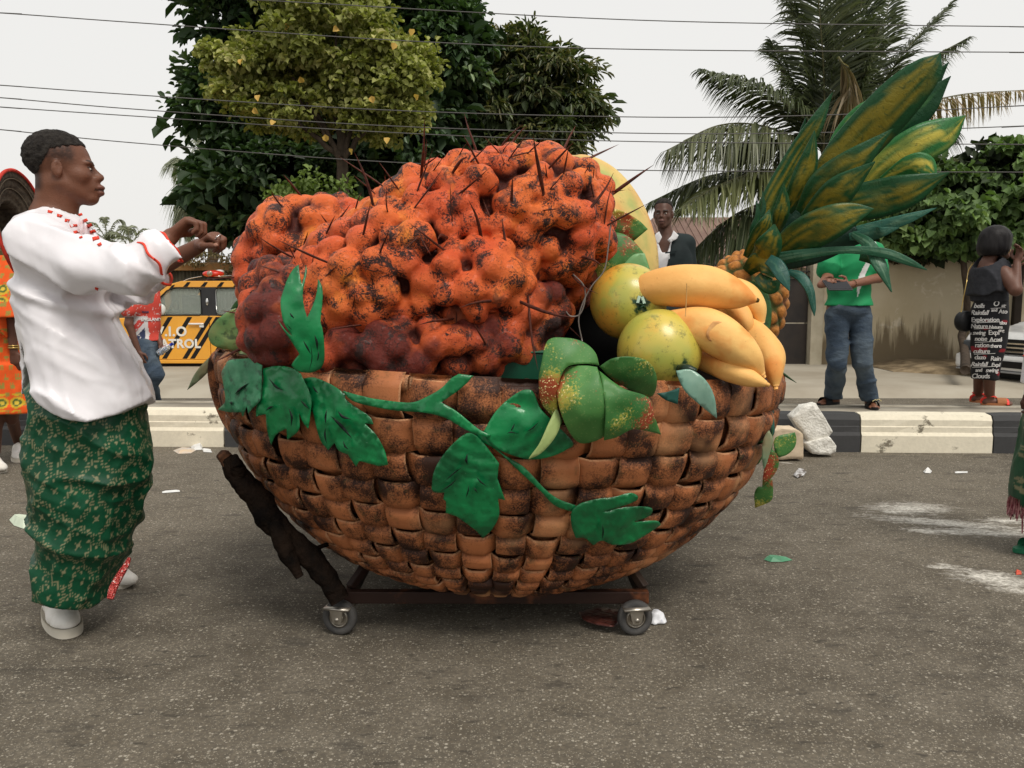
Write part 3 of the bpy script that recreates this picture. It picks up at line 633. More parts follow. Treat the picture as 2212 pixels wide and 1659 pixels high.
# ---- dry vine on the fence
dv = empty('dry_vine', (XA(490, YF - .15), YF - .15, 1.6), 'leafless dry vine twisting over the fence behind the truck', 'vine')
DRY = mat('dry_stem', (.28, .20, .11), (.16, .11, .06), 10, rough=.9)
c3 = lambda x, y: V((450 + x * 300 / 1991) * .7315, (600 + y * 300 / 1991) * .7315, YF - .2)
for pts, r in (([(1580, 950), (1620, 1020), (1560, 1180), (1590, 1400), (1680, 1560)], .022), ([(1030, 1240), (1120, 1180), (1280, 1190), (1400, 1280), (1440, 1480)], .01), ([(1300, 1150), (1450, 1120), (1580, 1060), (1700, 1120)], .009), ([(1040, 1100), (1180, 1220), (1300, 1350), (1340, 1460)], .008),
               ([(1180, 1100), (1320, 1090), (1500, 1150), (1580, 1250)], .009), ([(650, 1120), (800, 1040), (1000, 1080), (1200, 1090)], .007), ([(1500, 1280), (1540, 1350), (1500, 1500)], .006), ([(900, 1000), (980, 1080), (1100, 1120)], .006)):
    adopt(link('stem', vfmesh('stem', [tubeVF([c3(*p) for p in pts], [r, r * .5], 6, 16)]), None, DRY), dv)
crown('leaves', [(c3(1000, 1080), (1.0, .15, .12)), (c3(1520, 1380), (.28, .1, .35)), (c3(700, 1080), (.5, .15, .15)), (c3(1650, 1380), (.15, .1, .3))], 50, .12, 700, .07, .035, [(.10, .10, .04), (.22, .18, .09), (.40, .33, .2)], .6, dv, LEAFM, 21, spread=1)
# ---- overhead wires
WIRE = mat('overhead_cable', (.10, .095, .09), rough=.5)
WL = [([(-200, 18), (0, 28), (293, 49), (888, 89), (1390, 107), (2212, 113), (2400, 113)], 'second overhead cable from the top, crossing the palm top'),
      ([(100, -25), (590, 2), (1390, 44), (2212, 58), (2400, 61)], 'topmost overhead cable above the trees'),
      ([(-200, 170), (0, 184), (293, 205), (838, 238), (1390, 253), (1800, 248), (2212, 228), (2400, 218)], 'third overhead cable down, just below the yellow tree crown'),
      ([(-200, 196), (0, 211), (293, 236), (838, 272), (1390, 288), (1800, 286), (2212, 272), (2400, 262)], 'fourth overhead cable down, upper of a close pair'),
      ([(-200, 216), (0, 231), (293, 251), (838, 286), (1390, 306), (2212, 312), (2400, 312)], 'fifth overhead cable down, lower of a close pair'),
      ([(-200, 262), (0, 280), (293, 309), (838, 350), (1390, 368), (2212, 372), (2400, 372)], 'lowest overhead cable, passing behind the man\'s head')]
for k, (pts, lb) in enumerate(WL):
    Yw = 9.2 + .15 * k; a, b, c, d = pts[0], pts[1], pts[-2], pts[-1]
    pts = [(a[0] - 2600, a[1] - 2600 * (b[1] - a[1]) / (b[0] - a[0]))] + pts + [(d[0] + 2600, d[1] + 2600 * (d[1] - c[1]) / (d[0] - c[0]))]
    tube('overhead_cable', [V(*p, Yw) for p in pts], [.0058], WIRE, seg=5, n=140, label=lb, cat='cable', group='overhead cables across the sky')
# ================================================================ THE FLOAT: trolley, basket, fruit
BC = np.array([V(1078, 800, 3.6)[0] - .022, 3.6])
TILT = roty(R(2.4))
PZ = np.array([1.0, .93, .85, .71, .55, .42, .32, .25, .205]); PA = np.array([1.155, 1.152, 1.14, 1.10, 1.02, .915, .805, .685, .54]); PB = np.array([.95, .955, .95, .92, .86, .80, .745, .70, .635])
_P = catmull(np.stack([PZ, PA, PB], -1), 200); _s = np.concatenate([[0], np.cumsum(np.linalg.norm(np.diff(_P[:, :2], axis=0), axis=1))]); SL = _s[-1]
_th = np.linspace(0, 2 * np.pi, 721); _e = np.stack([1.19 * np.cos(_th), .95 * np.sin(_th)], -1); _al = np.concatenate([[0], np.cumsum(np.linalg.norm(np.diff(_e, axis=0), axis=1))]); _al /= _al[-1]
def bowl0(c, s):      # c: fraction around, s: arc length down from the rim
    th = np.interp(np.mod(c, 1), _al, _th); s = np.asarray(s, float)
    z = np.interp(s, _s, _P[:, 0]); a = np.interp(s, _s, _P[:, 1]); b = np.interp(s, _s, _P[:, 2])
    ext = np.minimum(s, 0)
    return np.stack(np.broadcast_arrays(a * np.cos(th), b * np.sin(th), z - ext - .2), -1)
def bowl(c, s, off=0):
    c, s = np.broadcast_arrays(np.asarray(c, float), np.asarray(s, float))
    p = bowl0(c, s); du = bowl0(c + 1e-3, s) - bowl0(c - 1e-3, s); dv = bowl0(c, s + 5e-3) - bowl0(c, s - 5e-3)
    n = nrm(np.cross(dv, du)); p = p + n * np.asarray(off)[..., None]
    return p @ TILT.T + np.array([BC[0], BC[1], .2])
def basket_in(P, e=0.):
    Q = (P - np.array([BC[0], BC[1], .2])) @ TILT; z = Q[..., 2] + .2 + e * .7
    a = np.interp(z, _P[::-1, 0], _P[::-1, 1]) + e; b = np.interp(z, _P[::-1, 0], _P[::-1, 2]) + e
    return ((Q[..., 0] / a) ** 2 + (Q[..., 1] / b) ** 2 < 1) & (z > .2)
def onbasket(px, py, off=.02):
    px = np.asarray(px, float); py = np.asarray(py, float); Y = np.full(px.shape, 2.3); hit = np.full(px.shape, 2.75); done = np.zeros(px.shape, bool)
    for y in np.arange(2.4, 3.65, .008):
        i = basket_in(V(px, py, y), off) & ~done; hit[i] = y; done |= i
    return V(px, py, hit)
WICK = None
def wick_mat():
    b = NB('painted_foam_wicker'); co = b.coord((1, 1, 1), 'World'); a = b.attr()
    n1 = b.noise(co, 7, 5, .6); n2 = b.noise(co, 170, 3, .75); n3 = b.noise(co, 22, 4, .6)
    f = b.math('ADD', b.math('MULTIPLY', n1, .74), b.math('MULTIPLY', n2, .34))
    col = b.mix(b.ramp(f, [(.475, 0.), (.60, 1.)]), a, (.030, .011, .006))
    col = b.mix(b.math('MULTIPLY', b.ramp(n3, [(.58, 0.), (.7, 1.)]), .45), col, (.045, .042, .014))
    col = b.mix(b.math('MULTIPLY', b.ramp(b.noise(co, 3.3, 3), [(.56, 0.), (.7, 1.)]), .5), col, (.66, .33, .15))
    b.bump(n2, .35, .004); b.bump(n3, .2, .006)
    return b.fin(col, b.ramp(n2, [(.3, .45), (.7, .7)]), 0, .25)
WICK = wick_mat()
bk = empty('wicker_basket', (BC[0], BC[1], .19), 'giant round basket woven from broad brown strips, piled with carnival fruit', 'basket')
NV = 46; rw = np.array([.128, .122, .118, .113, .108, .102, .095, .088, .08, .072, .066]); rw = rw * SL / rw.sum(); NR = len(rw)
edge = np.concatenate([[0], np.cumsum(rw)]); cen = (edge[1:] + edge[:-1]) / 2
s2r = lambda s: np.interp(s, np.concatenate([[cen[0] - rw[0]], cen, [cen[-1] + rw[-1]]]), np.arange(-1, NR + 1))
BR = np.array([.37, .130, .048]); AMP = .027
def strip(C, S_, offf, nacross, half_c=None, half_s=None, name='weave_strip', closed=False, thick=.008):
    """C,S_: centreline; half widths across either direction"""
    w = np.array([-1, -.93, -.5, 0, .5, .93, 1.]); lift = np.array([-.007, 0, .004, .0055, .004, 0, -.007])
    n = len(C)
    cc = C[:, None] + (half_c[:, None] * w[None] if half_c is not None else 0 * w[None]); ss = S_[:, None] + (half_s[:, None] * w[None] if half_s is not None else 0 * w[None])
    top = bowl(cc, ss, offf[:, None] + lift[None]); bot = bowl(cc, ss, offf[:, None] + lift[None] - thick)
    m = len(w); Vt = np.concatenate([top.reshape(-1, 3), bot[:, ::-1].reshape(-1, 3)])
    ring = np.concatenate([top, bot[:, ::-1]], 1); Vt = ring.reshape(-1, 3); Fq = gridF(n, 2 * m, cu=closed, cv=True)
    cl = np.ones((n, 2 * m, 3)) * BR * (.82 + .36 * vnoise(ring, 9, 4)[..., None])
    cl[:, [0, 6, 7, 13]] = np.array([.62, .33, .17])
    return npmesh(name, Vt, Fq, True, cl.reshape(-1, 3))
def addb(name, me, m=None): o = link(name, me, None, m or WICK); o.parent = bk; o.location = -Vector(bk.location); return o
g_ = np.random.default_rng(11)
jit = g_.normal(size=NV) * .0012
for k in range(NV):
    n_ = NR * 7 + 6; S_ = np.linspace(-.012, SL, n_); row = s2r(S_); C = np.full(n_, k / NV) + jit[k] + .0016 * np.sin(S_ * 7 + k * 1.7)
    off = AMP * np.clip(1.5 * np.cos(np.pi * (row + k)), -1, 1) * .9 + .012; hw = np.full(n_, .455 / NV) * (1 + .06 * np.sin(k * 5 + S_ * 9))
    hw = hw * np.interp(S_, [0, SL * .8, SL], [1, 1.0, .9])
    addb('upright_strip', strip(C, S_, off, 7, half_c=hw))
for j in range(NR):
    n_ = NV * 7; C = np.arange(n_) / n_; col_ = C * NV; off = -AMP * np.clip(1.5 * np.cos(np.pi * (j + col_)), -1, 1) * .9 + .012
    S_ = cen[j] + .006 * np.sin(C * 2 * np.pi * 3 + j) + .003 * np.sin(C * 2 * np.pi * 11 + 2 * j)
    addb('weave_strip', strip(C, S_, off, 7, half_s=np.full(n_, rw[j] * .465), closed=True))
# rolled rim: short wraps between longer folded uprights
for k in range(NV):
    c0_, c1_ = (k - .47) / NV, (k + .47) / NV; c_ = np.linspace(c0_, c1_, 7); big = k % 2
    rr = .030 + (.006 if big else 0); a = np.linspace(-.45 * np.pi, 1.2 * np.pi, 10)
    base = bowl(c_[:, None], np.full((7, 1), .026), np.zeros((7, 1))); o_ = bowl(c_[:, None], np.full((7, 1), .026), np.full((7, 1), .05)); dn = nrm(o_ - base)
    up = np.array([0, 0, 1.]); P = base - dn * .012 + rr * (np.cos(a)[None, :, None] * dn + np.sin(a)[None, :, None] * up) * (1 + .05 * g_.normal(size=(7, 1, 1)))
    Pi = base - dn * .012 + (rr - .008) * (np.cos(a)[None, :, None] * dn + np.sin(a)[None, :, None] * up)
    ring = np.concatenate([P, Pi[:, ::-1]], 1)
    cl = np.ones((7, 20, 3)) * BR * (.95 + .3 * vnoise(ring, 8, 9)[..., None]); cl[0] = cl[-1] = (.50, .26, .13)
    addb('rim_wrap', npmesh('rim_wrap', ring.reshape(-1, 3), gridF(7, 20, cv=True), True, cl.reshape(-1, 3)))
# inner lining and false floor the fruit stands on
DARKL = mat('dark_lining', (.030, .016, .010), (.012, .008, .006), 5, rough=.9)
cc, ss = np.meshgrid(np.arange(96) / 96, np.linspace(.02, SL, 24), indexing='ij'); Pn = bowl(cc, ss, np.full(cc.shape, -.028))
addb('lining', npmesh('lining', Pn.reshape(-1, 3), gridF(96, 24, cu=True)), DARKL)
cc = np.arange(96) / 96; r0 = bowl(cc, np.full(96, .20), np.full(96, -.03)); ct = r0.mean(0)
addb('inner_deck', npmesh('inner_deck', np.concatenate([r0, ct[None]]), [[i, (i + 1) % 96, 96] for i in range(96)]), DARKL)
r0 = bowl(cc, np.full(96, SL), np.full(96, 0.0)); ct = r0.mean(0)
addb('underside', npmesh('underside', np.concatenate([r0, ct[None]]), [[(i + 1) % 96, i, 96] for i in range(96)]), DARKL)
# frayed outer strap standing off at the left end
P = [V(x, y, Y) for x, y, Y in ((497, 772, 3.45), (478, 768, 3.47), (464, 790, 3.5), (470, 850, 3.5), (487, 905, 3.47), (500, 930, 3.42))]
a_, b_, c_ = tubeVF(P, [.022, .03, .032, .028, .02, .012], 10, 22, ry=.35, up=(0, 1, 0)); me = vfmesh('frayed_strap', [(a_, b_, c_)], col=BR * 1.1); addb('frayed_strap', me)
tb = tubeVF([V(x, y, Y) for x, y, Y in ((470, 776, 3.5), (500, 776, 3.3), (560, 790, 3.1), (620, 792, 3.0))], [.03, .034, .03, .02], 10, 16); addb('rim_roll', vfmesh('rim_roll', [tb], col=BR * 1.1))
# ---------------- trolley
RUST = mat('painted_angle_iron', (.022, .010, .007), (.26, .085, .03), 4, lo=.58, hi=.72, rough=.55, bump=.3, bsc=30)
BLKI = mat('black_iron', (.018, .014, .012), (.05, .03, .02), 6, rough=.5)
ZINC = mat('zinc_plated_steel', (.42, .39, .34), (.25, .22, .18), 12, rough=.35, metal=.85)
RUB = mat('grey_black_rubber', (.045, .045, .045), (.085, .08, .075), 12, rough=.8, bump=.2, bsc=60)
Yt = 3.06
tx0, tx1 = V(742, 1300, Yt)[0], V(1400, 1300, Yt)[0]; zt = V(900, 1300, Yt)[2]
tr = empty('trolley', ((tx0 + tx1) / 2, Yt + .45, 0), 'low welded iron trolley on four rubber casters under the giant basket', 'trolley')
def adt(o): return adopt(o, tr)
def bar(name, p, q, w, h, m, par): 
    p, q = np.array(p, float), np.array(q, float); d = q - p; L = np.linalg.norm(d); d = d / L; up = np.array([0, 0, 1.]) if abs(d[2]) < .9 else np.array([0, 1., 0]); s = nrm(np.cross(d, up)); u = np.cross(s, d)
    return adopt(link(name, bevelmesh(vfmesh(name, [boxVF((p + q) / 2, (L, w, h), rot=np.stack([d, s, u], 1))], False), .003), None, m), par)
bar('front_rail', (tx0, Yt, zt + .022), (tx1, Yt, zt + .022), .04, .046, RUST, tr)
bar('rear_rail', (tx0, Yt + 1.0, zt + .022), (tx1, Yt + 1.0, zt + .022), .04, .044, BLKI, tr)
for x in (tx0 + .02, (tx0 + tx1) / 2, tx1 - .02): bar('side_rail', (x, Yt + .021, zt + .02), (x, Yt + .979, zt + .02), .04, .04, BLKI, tr)
for x, y in ((tx0 + .04, Yt + .25), (tx1 - .05, Yt + .25), (tx0 + .04, Yt + .8), (tx1 - .05, Yt + .8)):
    bar('upright', (x, y, zt + .04), (x + (.06 if x < 0 else -.02), y, zt + .17), .035, .035, BLKI, tr)
bar('upper_rail', (tx1 - .06, Yt + .06, zt + .13), (tx1 - .10, Yt + .9, zt + .16), .035, .035, BLKI, tr); bar('upper_rail', (tx0 + .10, Yt + .06, zt + .13), (tx0 + .12, Yt + .9, zt + .16), .035, .035, BLKI, tr)
bar('brace', (tx1 - .01, Yt + .03, zt + .045), (tx1 - .09, Yt + .12, zt + .15), .03, .03, BLKI, tr); bar('brace', (tx0 + .02, Yt + .03, zt + .045), (tx0 + .10, Yt + .12, zt + .15), .03, .03, RUST, tr)
def caster(px, py, Y, yaw):
    c = V(px, py, Y); rw_ = .066; c[2] = rw_
    f = empty('caster', (c[0], c[1], 0)); f.parent = tr; f.location = Vector(c * (1, 1, 0)) - Vector(tr.location)
    M = rotz(yaw)
    def ad(n, vf, m):
        v = [((p[0]) @ M.T, *p[1:]) for p in vf]; o = link(n, vfmesh(n, v), None, m); o.parent = f; return o
    ad('tyre', [discVF((0, 0, rw_), rw_, .034, 'y', 40, .040)], RUB)
    ad('rim', [discVF((0, 0, rw_), .042, .026, 'y', 32, .008), discVF((0, -.014, rw_), .036, .006, 'y', 32, .030), discVF((0, -.014, rw_), .020, .008, 'y', 24, .0)], ZINC)
    ad('axle_bolt', [discVF((0, 0, rw_), .009, .074, 'y', 6)], ZINC)
    h = zt - .004
    for s in (-1, 1):
        P = np.array([(-.016, 0, rw_ - .014), (.016, 0, rw_ - .014), (.026, 0, h), (-.030, 0, h)]) + (0, s * .030, 0)
        Pv = np.concatenate([P - (0, .002, 0), P + (0, .002, 0)]); v = Pv @ M.T
        o = link('fork_plate', npmesh('fork_plate', v, [[0, 1, 2, 3], [7, 6, 5, 4], [0, 4, 5, 1], [1, 5, 6, 2], [2, 6, 7, 3], [3, 7, 4, 0]], False), None, ZINC); o.parent = f
    ad('mounting_plate', [boxVF((0, 0, h), (.10, .08, .008)), discVF((0, 0, h - .012), .032, .012, 'z', 20)], ZINC)
caster(735, 1352, Yt - .035, R(-12)); caster(1371, 1358, Yt - .04, R(8)); caster(735, 1352, Yt + 1.0, R(20)); caster(1371, 1358, Yt + 1.0, R(-25))
for o in bpy.data.objects:
    if o.name.startswith('caster.001') or o.name == 'caster.003': pass
# ---------------- burnt log leaning from the trolley
CHAR = mat('charred_wood', (.005, .004, .0035), (.016, .010, .007), 12, spec=.04, rough=.9, bump=1, bsc=35, bdist=.02)
lg = empty('burnt_log', V(740, 1290, 3.0), 'charred black tree branch propped against the left side of the basket', 'log')
def rough_tube(P, r, seg, n, amp, f, seed):
    v, q, t = tubeVF(P, r, seg, n); c = catmull(P, n); d = v[:n * seg].reshape(n, seg, 3) - c[:, None]
    k = 1 + amp * (fbm(v[:n * seg], f, 3, seed) - .5).reshape(n, seg, 1) * 2; v[:n * seg] = (c[:, None] + d * k).reshape(-1, 3); return v, q, t
LP = [V(x, y, Y) for x, y, Y in ((488, 990, 3.1), (510, 1020, 3.1), (555, 1075, 3.08), (600, 1140, 3.05), (655, 1190, 3.02), (700, 1240, 3.0), (735, 1298, 2.98))]
adopt(link('trunk', vfmesh('trunk', [rough_tube(LP, [.028, .045, .048, .046, .042, .042, .034], 14, 60, .4, 22, 3)]), None, CHAR), lg)
adopt(link('branch', vfmesh('branch', [rough_tube([V(595, 1130, 3.04), V(610, 1170, 3.0), V(625, 1205, 2.98), V(648, 1247, 2.96)], [.036, .034, .028, .016], 12, 30, .4, 25, 5)]), None, CHAR), lg)
adopt(link('twig', vfmesh('twig', [rough_tube([V(668, 1193, 3.02), V(690, 1182, 3.05), V(720, 1172, 3.12)], [.013, .009, .008], 8, 14, .4, 40, 6)]), None, CHAR), lg)
adopt(link('twig', vfmesh('twig', [rough_tube([V(522, 1040, 3.1), V(512, 1010, 3.06), V(507, 985, 3.1)], [.03, .025, .012], 8, 14, .4, 40, 7)]), None, CHAR), lg)
adopt(tag(link('broken_end', vfmesh('broken_end', [rough_tube([V(474, 978, 3.1), V(482, 985, 3.1), V(497, 1003, 3.1)], [.014, .027, .026], 12, 14, .5, 50, 8)]), None, mat('raw_broken_wood', (.16, .065, .03), (.04, .02, .012), 30, rough=.9, bump=1, bsc=60)), 'raw reddish broken end'), lg)
# ---------------- palm fruit bunches
def bunch_mat(dark=False):
    b = NB('dark_red_shaded_lacquer' if dark else 'lacquered_papier_mache'); co = b.coord((1, 1, 1), 'World'); a = b.attr(); sp = b.n('ShaderNodeSeparateColor'); b.l(a, sp.inputs[0])
    dst = b.noise(co, 9, 5, .65, .8); fib = b.noise(b.coord((1, 1, 1), 'World'), 55, 5, .75, 2.5); big = b.noise(co, 3.2, 3)
    col = b.mix(b.ramp(big, [(.38, 0.), (.62, 1.)]), (.66, .10, .028), (.74, .16, .032))
    col = b.mix(b.ramp(b.noise(co, 6.5, 4, .6), [(.58, 0.), (.72, .8)]), col, (.84, .27, .03))
    col = b.mix(b.math('MULTIPLY', b.ramp(b.noise(co, 4.4, 4, .6), [(.60, 0.), (.70, 1.)]), .6), col, (.42, .04, .02))
    col = b.mix(b.math('MULTIPLY', b.ramp(b.noise(co, 12, 5, .7), [(.56, 0.), (.63, 1.)]), .7), col, (.10, .035, .020))
    if dark: col = b.mix(b.ramp(b.noise(co, 5, 3), [(.46, 1.), (.60, .2)]), col, (.13, .018, .010))  # low bunch: dark red lacquer, plus heavy shade put into the colour
    f = b.math('ADD', b.math('MULTIPLY', dst, .6), b.math('MULTIPLY', fib, .5))
    col = b.mix(b.ramp(f, [(.555, 0.), (.61, 1.)]), col, (.030, .012, .010))
    col = b.mix(b.math('MULTIPLY', sp.outputs[0], b.ramp(f, [(.30, .55), (.50, 1.)])), col, (.070, .014, .009))     # darker in between the fruits
    b.bump(fib, .8, .009); b.bump(b.noise(co, 24, 4, .6), .5, .012)
    m_ = b.fin(col, b.ramp(fib, [(.4, .40), (.65, .70)]), 0, .3, .05); return m_
BUN = bunch_mat()
SPN = mat('dry_red_brown_spine', (.035, .010, .007), (.12, .03, .016), 12, rough=.55, bump=.3, bsc=60)
def bunch(label, ells, lo, hi, h, br, nb, seed, nspine, m=None, name='palm_fruit_bunch', group=None, extra=()):
    """ells: (centre, radii, rot) ; br = fruit radius"""
    g = np.random.default_rng(seed); S = SDF(lo, hi, h)
    for c, r, ro in ells: S.ell(c, np.array(r) - .036, .05, ro)
    base = S.F.copy(); cand = []
    for c, r, ro in ells:
        d = nrm(g.normal(size=(2600, 3))); p = d * np.array(r); p = p @ (ro.T if ro is not None else np.eye(3)) + np.array(c); cand.append(p)
    cand = np.concatenate(cand); idx = np.clip(((cand - S.lo) / h).round().astype(int), 0, S.n - 1); fv = base[idx[:, 0], idx[:, 1], idx[:, 2]]
    cand = cand[np.abs(fv - .036) < .02]; g.shuffle(cand); keep = np.zeros((0, 3))
    for p in cand:
        if len(keep) == 0 or np.min(np.linalg.norm(keep - p, axis=1)) > br * 1.34: keep = np.concatenate([keep, p[None]])
        if len(keep) >= nb: break
    gr = np.stack(np.gradient(ndsm(base), h), -1)
    N = []
    for p in keep:
        i = tuple(np.clip(((p - S.lo) / h).round().astype(int), 0, S.n - 1)); n = nrm(gr[i]); N.append(n)
        t1 = nrm(np.cross(n, g.normal(size=3))); t2 = np.cross(n, t1); rr = br * (.82 + .32 * g.random())
        S.ell(p - n * br * (.26 - .22 * g.random()), (rr * (.95 + .35 * g.random()), rr * (.92 + .3 * g.random()), rr * (1. + .3 * g.random())), br * .24, np.stack([t1, t2, n], 1))
    S.disp(lambda P: (fbm(P, 32, 3, seed) - .5) * .018)
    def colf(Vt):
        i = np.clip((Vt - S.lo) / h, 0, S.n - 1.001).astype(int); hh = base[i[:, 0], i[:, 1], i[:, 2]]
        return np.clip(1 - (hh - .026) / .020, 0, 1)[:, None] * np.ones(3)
    root = empty(name, (float(ells[0][0][0]), float(ells[0][0][1]), float(ells[0][0][2] - .2)), label, 'fruit bunch', group)
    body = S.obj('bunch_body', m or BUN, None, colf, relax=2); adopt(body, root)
    # spines: three shared shapes
    shp = []
    for k in range(4):
        bend = (.02, .16, -.12, .32)[k]; P = np.array([(0, 0, 0), (bend * .3, 0, .35), (bend * .9, .02, .7), (bend * 1.9, .03, 1)])
        shp.append(vfmesh('spine', [tubeVF(P, [.030, .040, .026, .002], 6, 9, ry=.6)])); shp[-1].materials.append(SPN)
    def spine(p, d, L, k, w=1, roll=0):
        o = bpy.data.objects.new('spine', shp[k]); COL.objects.link(o); q = Vector(d).to_track_quat('Z', 'Y'); o.rotation_mode = 'QUATERNION'
        from mathutils import Quaternion
        o.rotation_quaternion = q @ Quaternion((0, 0, 1), roll); o.location = Vector(p) - root.location.copy(); o.scale = (min(L, .15) * w * .85, min(L, .15) * w * .85, L); o.parent = root
    pick = g.permutation(len(keep))[:nspine]
    for i in pick:
        n = N[i]; d = nrm(n * .8 + g.normal(size=3) * .5 + np.array([0, -.1, .25])); t = nrm(np.cross(n, g.normal(size=3)))
        spine(keep[i] + n * br * .35 + t * br * .7, d, .11 + .13 * g.random(), int(g.integers(0, 3)), 1.0 + .5 * g.random(), g.random() * 6)
    for (a, b_, k, w) in extra:
        if len(a) == 2:
            h0 = S.hit(np.array([a[0]]), np.array([a[1]]), 0, y0=float(ells[0][0][1]) - .02)[0]; a, b_ = h0 + (0, .012, 0), V(b_[0], b_[1], h0[1] - .05)
        a = np.array(a); b_ = np.array(b_); spine(a, nrm(b_ - a), np.linalg.norm(b_ - a), k, w, g.random() * 6)
    return root, keep
def ndsm(a): return a
def fr(dx, ang): return roty(-R(ang))     # local x axis raised to the right by ang
def e3(px, py, Y, rx, rz, ry, ang=0): s = Y / F; return (V(px, py, Y), (rx * s, ry, rz * s), roty(-R(ang)))
big = [e3(1020, 500, 3.22, 278, 140, .34, 17), e3(845, 600, 3.12, 222, 132, .36, 24), e3(1170, 485, 3.2, 130, 128, .30, 0), e3(1000, 610, 2.98, 150, 85, .22, 8), e3(745, 640, 3.02, 90, 90, .22, 60)]
ex = []
def sx(x0, y0, x1, y1, Y0, Y1, k=0, w=.7): ex.append((V(x0, y0, Y0), V(x1, y1, Y1), k, w))
# spines read off against the sky and across the face (700-px crop coordinates)
for a in (((1290, 550), (1250, 360), 1), ((1110, 720), (1165, 480), 0), ((1385, 400), (1220, 180), 0), ((1465, 520), (1659, 260), 0), ((1225, 840), (1310, 640), 0), ((1520, 690), (1400, 810), 0), ((1510, 690), (1585, 840), 0), ((1240, 960), (1090, 930), 0), ((640, 870), (580, 740), 0),
          ((840, 1000), (960, 880), 0), ((1320, 1300), (1110, 1285), 2), ((1130, 1325), (860, 1350), 0), ((1040, 1240), (1065, 1100), 0), ((880, 1200), (850, 1130), 0), ((440, 1270), (120, 1230), 0), ((540, 1255), (290, 1380), 1), ((375, 1400), (230, 1520), 0), ((480, 1010), (500, 890), 2), ((550, 500), (445, 395), 2),
          ((1205, 410), (1050, 270), 0), ((1060, 520), (1090, 370), 2), ((700, 760), (740, 670), 0), ((850, 700), (915, 560), 0), ((1150, 1530), (1300, 1555), 3)):
    (x0, y0), (x1, y1), k = a; s = .30867; X = 438.9; ex.append(((X + x0 * s, 292.6 + y0 * s), (X + x1 * s, 292.6 + y1 * s), k, 1.05))
for a in (((320, 620), (305, 350), 1), ((275, 490), (590, 225), 0), ((40, 520), (270, 230), 0), ((700, 190), (850, -30), 0), ((830, 140), (975, 10), 0), ((985, 240), (1170, 40), 0), ((1100, 275), (1140, 80), 0), ((420, 205), (600, 50), 0), ((690, 205), (655, 120), 0), ((550, 410), (660, 330), 0), ((930, 525), (1090, 500), 1), ((985, 395), (1110, 275), 2),
          ((1385, 640), (1400, 380), 3), ((1420, 395), (1545, 378), 0), ((1245, 270), (1300, 180), 0), ((1160, 240), (1195, 195), 0), ((1310, 300), (1315, 205), 0), ((1300, 1050), (1255, 920), 2), ((570, 1320), (710, 1560), 0), ((850, 1100), (865, 1640), 2), ((1090, 1120), (1190, 1250), 1), ((1150, 965), (1245, 1140), 3), ((810, 1072), (660, 1075), 0),
          ((360, 150), (420, 25), 2), ((125, 240), (140, 20), 0), ((90, 230), (240, 130), 0), ((170, 265), (260, 150), 0), ((990, 320), (970, 180), 0), ((660, 130), (545, 0), 0), ((665, 110), (720, 45), 1), ((710, 155), (935, 80), 1), ((345, 1200), (355, 1385), 0), ((1050, 1250), (1230, 1440), 0)):
    (x0, y0), (x1, y1), k = a; s = .30867; X = 877.8
    ex.append(((X + x0 * s, 292.6 + y0 * s), (X + x1 * s, 292.6 + y1 * s), k, .95))
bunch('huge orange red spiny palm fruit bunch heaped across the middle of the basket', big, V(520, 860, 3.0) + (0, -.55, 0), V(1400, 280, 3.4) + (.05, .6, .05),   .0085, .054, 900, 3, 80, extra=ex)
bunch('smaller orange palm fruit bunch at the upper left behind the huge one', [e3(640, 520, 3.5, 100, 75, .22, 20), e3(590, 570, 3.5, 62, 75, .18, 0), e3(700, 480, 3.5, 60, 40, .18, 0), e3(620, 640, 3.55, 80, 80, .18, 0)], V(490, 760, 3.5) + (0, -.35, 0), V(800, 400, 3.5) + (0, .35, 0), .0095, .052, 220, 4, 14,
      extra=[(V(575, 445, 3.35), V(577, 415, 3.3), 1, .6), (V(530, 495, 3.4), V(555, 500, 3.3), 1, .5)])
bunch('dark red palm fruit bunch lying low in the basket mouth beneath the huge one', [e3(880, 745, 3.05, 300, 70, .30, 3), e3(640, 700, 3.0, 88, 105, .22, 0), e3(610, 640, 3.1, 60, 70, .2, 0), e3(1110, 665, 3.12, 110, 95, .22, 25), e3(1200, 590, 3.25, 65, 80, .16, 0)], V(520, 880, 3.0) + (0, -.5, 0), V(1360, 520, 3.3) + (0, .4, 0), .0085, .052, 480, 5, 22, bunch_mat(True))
# ================================================================ leaves and fruit in and on the basket
from mathutils.geometry import delaunay_2d_cdt
def outline(pts, q, closed=True):
    """smooth outline; a third element marks a sharp corner"""
    n = len(pts); P = [np.array(q(p[0], p[1])) for p in pts]; sh = [i for i in range(n) if len(pts[i]) > 2]
    if not sh: sh = [0]
    out = []
    for a, i in enumerate(sh):
        j = sh[(a + 1) % len(sh)]; idx = [i]; k = i
        while True:
            k = (k + 1) % n; idx.append(k)
            if k == j: break
        seg = np.array([P[t] for t in idx]); L = np.linalg.norm(np.diff(seg, axis=0), axis=1).sum()
        out.append(catmull(seg, max(3, int(L / 5)))[:-1])
    return np.concatenate(out)
def qm(s, ox, oy): return lambda x, y: (ox + s * x, oy + s * y)
qa, qb, qc, qd, qe = qm(.2811, 438.9, 731.5), qm(.3638, 914.4, 731.5), qm(.3087, 1170.4, 402.3), qm(.1764, 402.3, 570.6), qm(.3056, 1536.2, 841.2)
